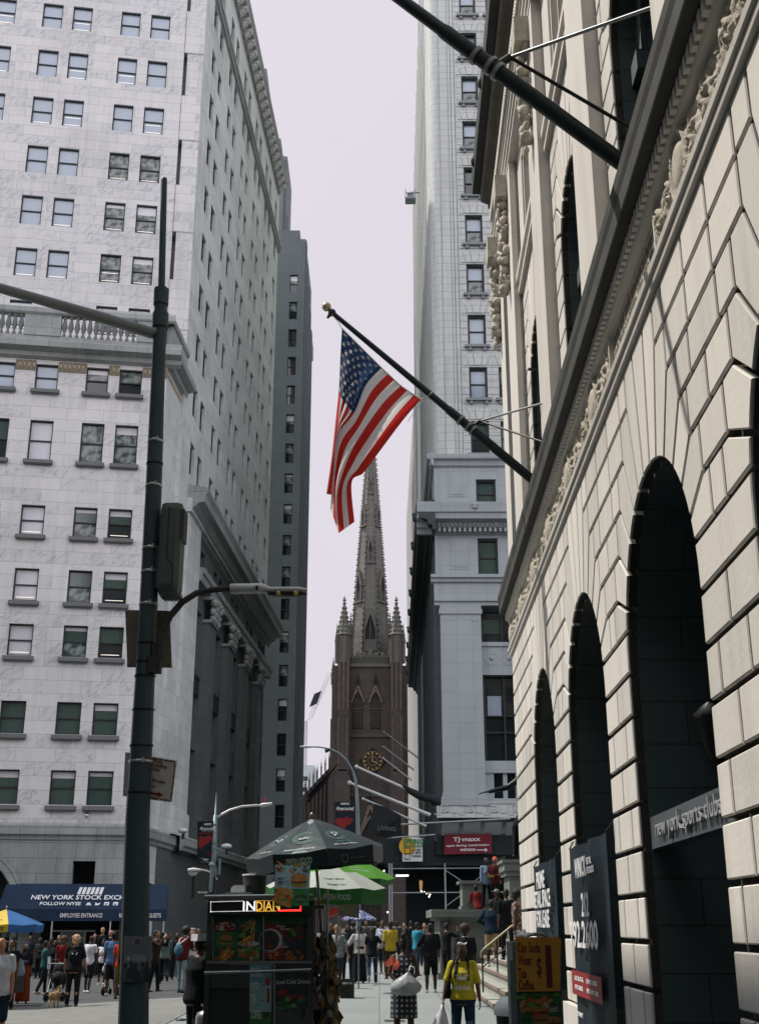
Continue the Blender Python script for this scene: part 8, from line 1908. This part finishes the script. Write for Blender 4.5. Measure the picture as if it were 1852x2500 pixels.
PL = person('woman in a black and white plaid dress, back turned, with a grey bag', X(985, 22.4, 2400), 22.4, 1.73, 2, 'dark', 'bun', top=None, bottom='dress', bm=checker('plaid_cloth', (.36, .37, .40), (.010, .014, .020), .085, (.10, .12, .15)), arms=(((.35, -.25, -1), (-.55, -.45, -.55)), ((.3, -.3, -1), (-.6, -.4, -.5))), female=True, stout=1.22, vox=.012, shoe=BLACKC)
t = thing('shopping_bag', 'bulging translucent grey plastic bag held behind the plaid dress', 'bag', at(990, 2405, 22.1)); rr = random.Random(4)
M_BAGG = mat('bag_film_grey', (.30, .32, .35), .28, var=.3, scale=9, bump=.8, bscale=13); M_BAGW = mat('bag_film_white', (.50, .50, .55), .3, var=.2, scale=7, bump=.8, bscale=12)
def sack(t, m_, c, rows, n=26, seed=1, amp=.06, nm='bag'):
    rr = random.Random(seed); ph = [rr.uniform(0, 6.28) for _ in range(6)]; mb = MB(m_); vs = []
    for q, (dx, dz, rx, ry) in enumerate(rows):
        for j in range(n):
            th = 2*math.pi*j/n; w_ = 1+amp*math.sin(4*th+ph[0]+q*.3)+amp*.7*math.sin(9*th+ph[1])+amp*.5*math.sin(13*th+ph[2]+q)
            vs.append((c.x+dx+rx*w_*math.cos(th), c.y+ry*w_*math.sin(th), c.z+dz))
    mb.add(vs, [(i*n+j, i*n+(j+1) % n, (i+1)*n+(j+1) % n, (i+1)*n+j) for i in range(len(rows)-1) for j in range(n)]+[tuple(range(n-1,-1,-1)), tuple(range((len(rows)-1)*n, len(rows)*n))], True)
    return mb.build(nm, t)
cb_ = at(989, 2404, 22.0)
sack(t, M_BAGG, cb_, [(0, -.17, .08, .06), (0, -.15, .17, .11), (.0, -.1, .235, .15), (.01, -.02, .25, .16), (.01, .06, .2, .13), (.02, .12, .12, .08), (.04, .17, .045, .035), (.05, .2, .03, .025)], seed=3)
mb = MB(M_WHT); p = cb_+Vector((.06, -.03, .22)); mb.tube([p, p+Vector((.03, 0, .08)), p+Vector((.09, -.02, .06)), p+Vector((.1, -.02, -.02))], .012, 6); mb.build('tied_handle', t)
t = thing('shopping_bag', 'coral cloth bag slung over the shoulder of the woman in plaid', 'bag', PL['M'] @ Vector((-.22, 0, 1.3))); mb = MB(cloth((.55, .12, .075)), PL['M']); mb.add([(-.15, -.08, 1.42), (-.2, -.1, 1.46), (-.33, -.08, 1.33), (-.3, -.1, 1.27), (-.2, -.13, 1.3), (-.06, -.15, 1.33), (-.1, -.16, 1.25), (-.22, -.14, 1.2)], [(0, 1, 2, 3, 4), (0, 4, 7, 6, 5)]); mb.add([(-.15, .05, 1.42), (-.2, .05, 1.46), (-.33, .03, 1.33), (-.3, 0, 1.27), (-.2, -.05, 1.3)], [(0, 1, 2, 3, 4)]); mb.m(M_WHT); mb.tube([(-.13, -.1, 1.5), (-.12, -.13, 1.4)], .015, 5); mb.build('bag', t)
person('man in a turquoise T-shirt lifting a phone to his face', X(1017, 45), 45, 1.78, -60, 'brown', 'short', top=(.03, .22, .32), bcol=(.03, .05, .08), arms=('down', 'photo'), head=(-15, 10))
person('tall man all in black with knee length shorts and white shoes, walking away', X(1052, 36, 2418), 36, 1.84, 4, 'dark', 'short', top=BLACKC, sleeve=.9, bottom='shorts', bcol=BLACKC, shoe=(.3, .3, .29), arms=('out', 'down'), legs=((-4, 3), (8, 3)), stout=1.1)
PH = person('photographer in black raising a camera with both hands', X(1090, 42), 42, 1.80, -50, 'brown', 'short', top=BLACKC, sleeve=1.7, arms=('up', 'photo'), head=(0, 14))
t = thing('hand_camera', 'black camera held up by the photographer in black', 'camera', PH['M'] @ PH['wr', -1]); mb = MB(M_BLK); p = PH['M'] @ PH['wr', -1]+Vector((0, 0, .06)); mb.box(p.x-.08, p.x+.08, p.y-.04, p.y+.04, p.z-.05, p.z+.05); mb.lathe([(.04, 0), (.045, .1)], 10, (p.x, p.y+.02, p.z-.03)); mb.build('body', t)
person('woman in black with a pale sleeve beside the photographer', X(1072, 47), 47, 1.74, 10, 'tan', 'long', top=BLACKC, female=True, arms=('down', 'photo'))
person('man with a rounded afro in a black T-shirt with a pale collar, seen from behind', X(1136, 31), 31, 1.84, 8, 'dark', 'afro', (.03, .012, .01), top=(.010, .013, .02), sleeve=.85, bcol=BLACKC, arms=('down', 'down'), stout=1.08, collar=(.45, .45, .46))
# yellow shirt woman, closest in the middle
YW = person('woman with long braids in a yellow logo T-shirt and ripped jeans, facing the camera', X(1128, 20, 2380), 20, 1.70, 176, 'brown', 'braids', (.010, .008, .008), top=(.42, .36, .025), sleeve=.82, bcol=(.014, .034, .06), arms=(((.26, .05, -1), (.12, .12, -1)), ((.34, .1, -1), (.2, .22, -1))), legs=((8, 6), (-5, 3)), shoe=(.4, .4, .4), female=True, stout=1.15, head=(38, -2), vox=.011, hem=.90)
M_ = YW['root']
mb = MB(mat('shirt_print_white', (.78, .78, .74), .8, var=.03)); zc = 1.235
def leaf(cx_, cz_, ang, L_, W_):
    a = R(ang); d_ = Vector((math.sin(a), 0, math.cos(a))); q = Vector((d_.z, 0, -d_.x)); pts_ = [Vector((cx_, .3, cz_))+d_*(L_*t)+q*(W_*math.sin(math.pi*t**.8)) for t in lin(0, 1, 8)]+[Vector((cx_, .3, cz_))+d_*(L_*t)-q*(W_*math.sin(math.pi*t**.8)) for t in lin(.95, .05, 7)]; mb.poly(pts_)
for a in (-52, 0, 52): leaf(0, zc-.03, a, .13, .035)
for q in range(3): mb.add([Vector((-.1, .3, zc-.055-.024*q)), Vector((.1, .3, zc-.055-.024*q)), Vector((.1, .3, zc-.07-.024*q)), Vector((-.1, .3, zc-.07-.024*q))], [(0, 1, 2, 3)])
mb.text('adidas', (.13, .3, zc-.18), (-1, 0, 0), (0, 0, 1), .26, .075, thick=.0, bold=.01)
for v in mb.v: v.y = .3
drape(mb, kid(M_, 'shirt'), .005); child('shirt_print', mb.data('shirt_print'), M_)
mb = MB(cloth((.10, .15, .19)))
for cx_, cz_, w_, h_ in ((-.09, .56, .055, .035), (-.085, .47, .05, .012), (.1, .44, .05, .014), (.09, .40, .04, .01)): mb.add([Vector((cx_-w_+2*w_*i/5, .3, cz_-h_+2*h_*j)) for i in range(6) for j in range(2)], [(2*i, 2*i+2, 2*i+3, 2*i+1) for i in range(5)])
drape(mb, kid(M_, 'trousers'), .006); child('denim_rips', mb.data('denim_rips'), M_)
mb = MB(M_WHT); rr = random.Random(2); Hp = YW['head']
for k in range(15): a = R(12*k); mb.ball(Hp(.075*math.cos(a), .02+.05*math.sin(a), .212+.01*math.sin(3*a)), .014, 7, 5)
child('hair_beads', mb.data('hair_beads'), M_)
mb = MB(M_STL); mb.tube([YW['L']((.07*math.cos(R(a)), .03+.1*math.sin(R(a))*1, 1.42-.06*math.sin(R(a)))) for a in range(0, 181, 15)], .004, 4); child('necklace', mb.data('necklace'), M_)
t = thing('shoulder_bag', 'black shoulder bag under the arm of the woman in yellow', 'bag', YW['M'] @ Vector((.25, 0, 1))); mb = MB(cloth(BLACKC), YW['M']); mb.rings([(.25, -.02, .92, .05, .13), (.25, -.02, 1.0, .065, .15), (.235, -.02, 1.14, .05, .13), (.225, -.02, 1.2, .02, .1)], 12); mb.tube([(.22, .08, 1.18), (.17, .13, 1.35), (.13, .06, 1.5), (.16, -.1, 1.42), (.22, -.12, 1.2)], .016, 6); mb.build('bag', t)
t = thing('shopping_bag', 'full white plastic bag with red print hanging from the hand of the woman in yellow', 'bag', at(1050, 2470, 19.8)); cb_ = YW['M'] @ (YW['wr', 1]+Vector((.02, .02, -.1)))
sack(t, M_BAGW, cb_, [(-.06, -.50, .10, .08), (-.06, -.47, .16, .12), (-.05, -.36, .15, .12), (-.03, -.24, .115, .095), (-.015, -.12, .075, .06), (0, -.04, .035, .03), (0, .02, .022, .02)], seed=8, amp=.05)
mb = MB(mat('bag_print_red', (.38, .03, .03), .6, var=.1)); mb.text('Thank', cb_+Vector((-.10, -.135, -.30)), (1, 0, -.35), (.1, 0, 1), .14, .045, shear=.3, bold=.02); mb.text('You', cb_+Vector((-.07, -.138, -.36)), (1, 0, -.35), (.1, 0, 1), .11, .04, shear=.3, bold=.02); mb.build('lettering', t)
# deep shade under the shed
for k, (u, y, h, f, tp, sk, hr_) in enumerate(((806, 52, 1.7, 180, BLACKC, 'brown', 'short'), (862, 54, 1.72, 20, (.02, .022, .025), 'dark', 'afro'), (893, 56, 1.75, 180, (.04, .04, .045), 'brown', 'short'), (922, 58, 1.7, 170, BLACKC, 'dark', 'bob'), (968, 55, 1.74, 0, (.03, .03, .032), 'dark', 'short'), (985, 57, 1.68, 190, (.10, .09, .08), 'pale', 'long'), (1003, 54, 1.76, 10, BLACKC, 'brown', 'short'), (1036, 52, 1.7, 180, (.05, .055, .06), 'tan', 'short'), (1108, 50, 1.76, 185, BLACKC, 'dark', 'short'))):
    lab = ('dark dressed person beyond the right end of the food cart', 'person with rounded hair behind the mint hand T-shirt', 'person in charcoal in the shade behind the grey shirt', 'person with bobbed hair in black behind the walking woman', 'person in dark grey behind the yellow jersey', 'pale woman with long hair in the shade behind the plaid dress', 'man in black walking off under the shed behind the plaid dress', 'person in slate grey behind the turquoise T-shirt', 'man in black in the shade between photographer and stone block')[k]
    person(lab, X(u, y), y, h, f, sk, hr_, top=tp, vox=.022)
# --- on and by the steps
def zstep(x): return max([step_z(k) for k in range(9) if step_x(k) <= x-.02] or [ground_z(x, 35)])
x = X(1201, 38.5, 2330); person('man in a navy sweater and beige shorts leaning on the step railing side, white shoes', x, 38.5, 1.92, -15, 'dark', 'short', top=(.010, .02, .038), sleeve=1.8, bottom='shorts', bcol=KHAKI, shoe=(.55, .55, .55), arms=('hip', 'fwd'), stout=1.2, z=zstep(x), lean=6, legs=((4, 3), (-4, 3)))
x = X(1240, 36.5, 2330); person('tall man in a black T-shirt standing on the steps, back turned', x, 36.5, 1.92, 10, 'brown', 'short', top=(.008, .012, .016), sleeve=.85, bcol=BLACKC, arms=('down', 'down'), z=zstep(x))
x = X(1216, 41.6, 2330); person('person in a pale patterned cap on the upper steps behind the navy sweater', x, 41.6, 1.8, 120, 'brown', 'short', top=BLACKC, hat='cap', hatcol=(.22, .22, .22), z=zstep(x))
zp = gz(2210, 44)
person('person in a light blue shirt standing high by the stone pedestal', X(1186, 43.2, 2120), 43.2, 1.70, 200, 'dark', 'short', top=(.17, .25, .35), sleeve=1.8, bcol=BLACKC, arms=('fwd', 'down'), z=2.5-.0, female=True)
RH = person('person with a bright coral head wrap reading a yellow sheet high by the pedestal', X(1207, 43.0, 2120), 43.0, 1.72, 165, 'brown', 'short', top=(.06, .012, .012), bcol=BLACKC, arms=('fwd', 'fwd'), hat='beanie', hatcol=(.62, .10, .07), z=2.5, head=(0, -25))
t = thing('paper_sheet', 'yellow sheet held by the person with the coral head wrap', 'paper', at(1198, 2140, 42.6)); mb = MB(mat('sheet_yellow', (.36, .24, .06), .7, var=.1)); a = at(1190, 2142, 42.6); b = at(1206, 2136, 42.6); mb.prism([a, (b.x, a.y, a.z+.02), b, (a.x, a.y, b.z)], (0, .008, 0)); mb.build('sheet', t)
person('person in a maroon T-shirt sitting on the low stone block, bent forward', X(1168, 43.2, 2200), 43.3, 1.7, 20, 'dark', 'short', top=(.13, .014, .014), bcol=BLACKC, lean=22, head=(0, -20), legs=((85, 80), (80, 85)), sit=True, z=2.5-.84, arms=('fwd', 'fwd'))
x = X(1259, 33.5, 2200); person('person in patterned clothes at the corner of the bank building, facing left', x, 33.5, 1.80, 80, 'dark', 'afro', topm=floral('print_warm', (.02, .02, .02), [(.38, .30, .24), (.30, .05, .03)], 20, .56), bottom='trousers', bm=floral('print_warm', (0,0,0), [(1,1,1)]), z=zstep(x))
# bronze statue on its pedestal, one arm reaching out
M_BRZ = mat('dark_bronze', (.018, .024, .024), .42, .5, var=.3, scale=3)
ST_ = thing('bronze_statue', 'dark bronze statue with an outstretched hand, mostly hidden behind the bank building corner', 'statue', (xs+1.05, 40.9, zs_), R(95), scale=1.0)
mb = MB(M_BRZ); k = 2.02
def V3(a, b, c): return Vector((a, b, c))*k
mb.cap(V3(-.1, .05, .92), V3(-.1, .1, .5), .1*k, .07*k); mb.cap(V3(-.1, .1, .5), V3(-.1, .05, .08), .065*k, .045*k); mb.cap(V3(.1, 0, .92), V3(.12, .22, .52), .1*k, .07*k); mb.cap(V3(.12, .22, .52), V3(.12, .24, .08), .065*k, .045*k)
for a in (-.1, .12): mb.cap(V3(a, .05 if a < 0 else .24, .045), V3(a, .2 if a < 0 else .44, .035), .045*k, .033*k)
mb.rings([(0, 0, .8*k, .2*k, .16*k), (0, 0, 1.05*k, .17*k, .13*k), (0, 0, 1.3*k, .2*k, .14*k), (0, 0, 1.42*k, .19*k, .12*k), (0, 0, 1.5*k, .07*k, .07*k)]); mb.rings([(0, -.12*k, .05*k, .28*k, .1*k), (0, -.12*k, .8*k, .26*k, .12*k), (0, -.08*k, 1.42*k, .2*k, .1*k)])
mb.cap(V3(0, 0, 1.45), V3(0, .02, 1.6), .06*k, .055*k); mb.ball(V3(0, .03, 1.66), (.085*k, .1*k, .12*k)); mb.ball(V3(0, -.03, 1.68), (.1*k, .1*k, .11*k)); mb.cap(V3(0, .13, 1.64), V3(0, .14, 1.62), .02*k, .015*k)
mb.cap(V3(.19, 0, 1.4), V3(.28, .3, 1.2), .065*k, .05*k); mb.cap(V3(.28, .3, 1.2), V3(.2, .62, 1.12), .05*k, .035*k); w0 = V3(.2, .62, 1.12)
for q in (-.03, -.01, .01, .03): mb.cap(w0, w0+V3(q, .1, -.01), .02*k, .014*k, 7); mb.cap(w0+V3(q, .1, -.01), w0+V3(q*1.3, .19, -.04-.01*(q > 0)), .013*k, .009*k, 6)
mb.cap(w0+V3(-.03, .03, .0), w0+V3(-.06, .1, -.03), .015*k, .011*k, 6)
mb.cap(V3(-.19, 0, 1.4), V3(-.28, -.05, 1.1), .065*k, .05*k); mb.cap(V3(-.28, -.05, 1.1), V3(-.25, .1, .9), .05*k, .04*k)
child('body', remesh(mb, .03, 2), ST_)
mb = MB(M_BRZ); mb.box(-.62, .62, -.75, 1.0, -.002, .12); child('plinth', mb.data('plinth'), ST_)
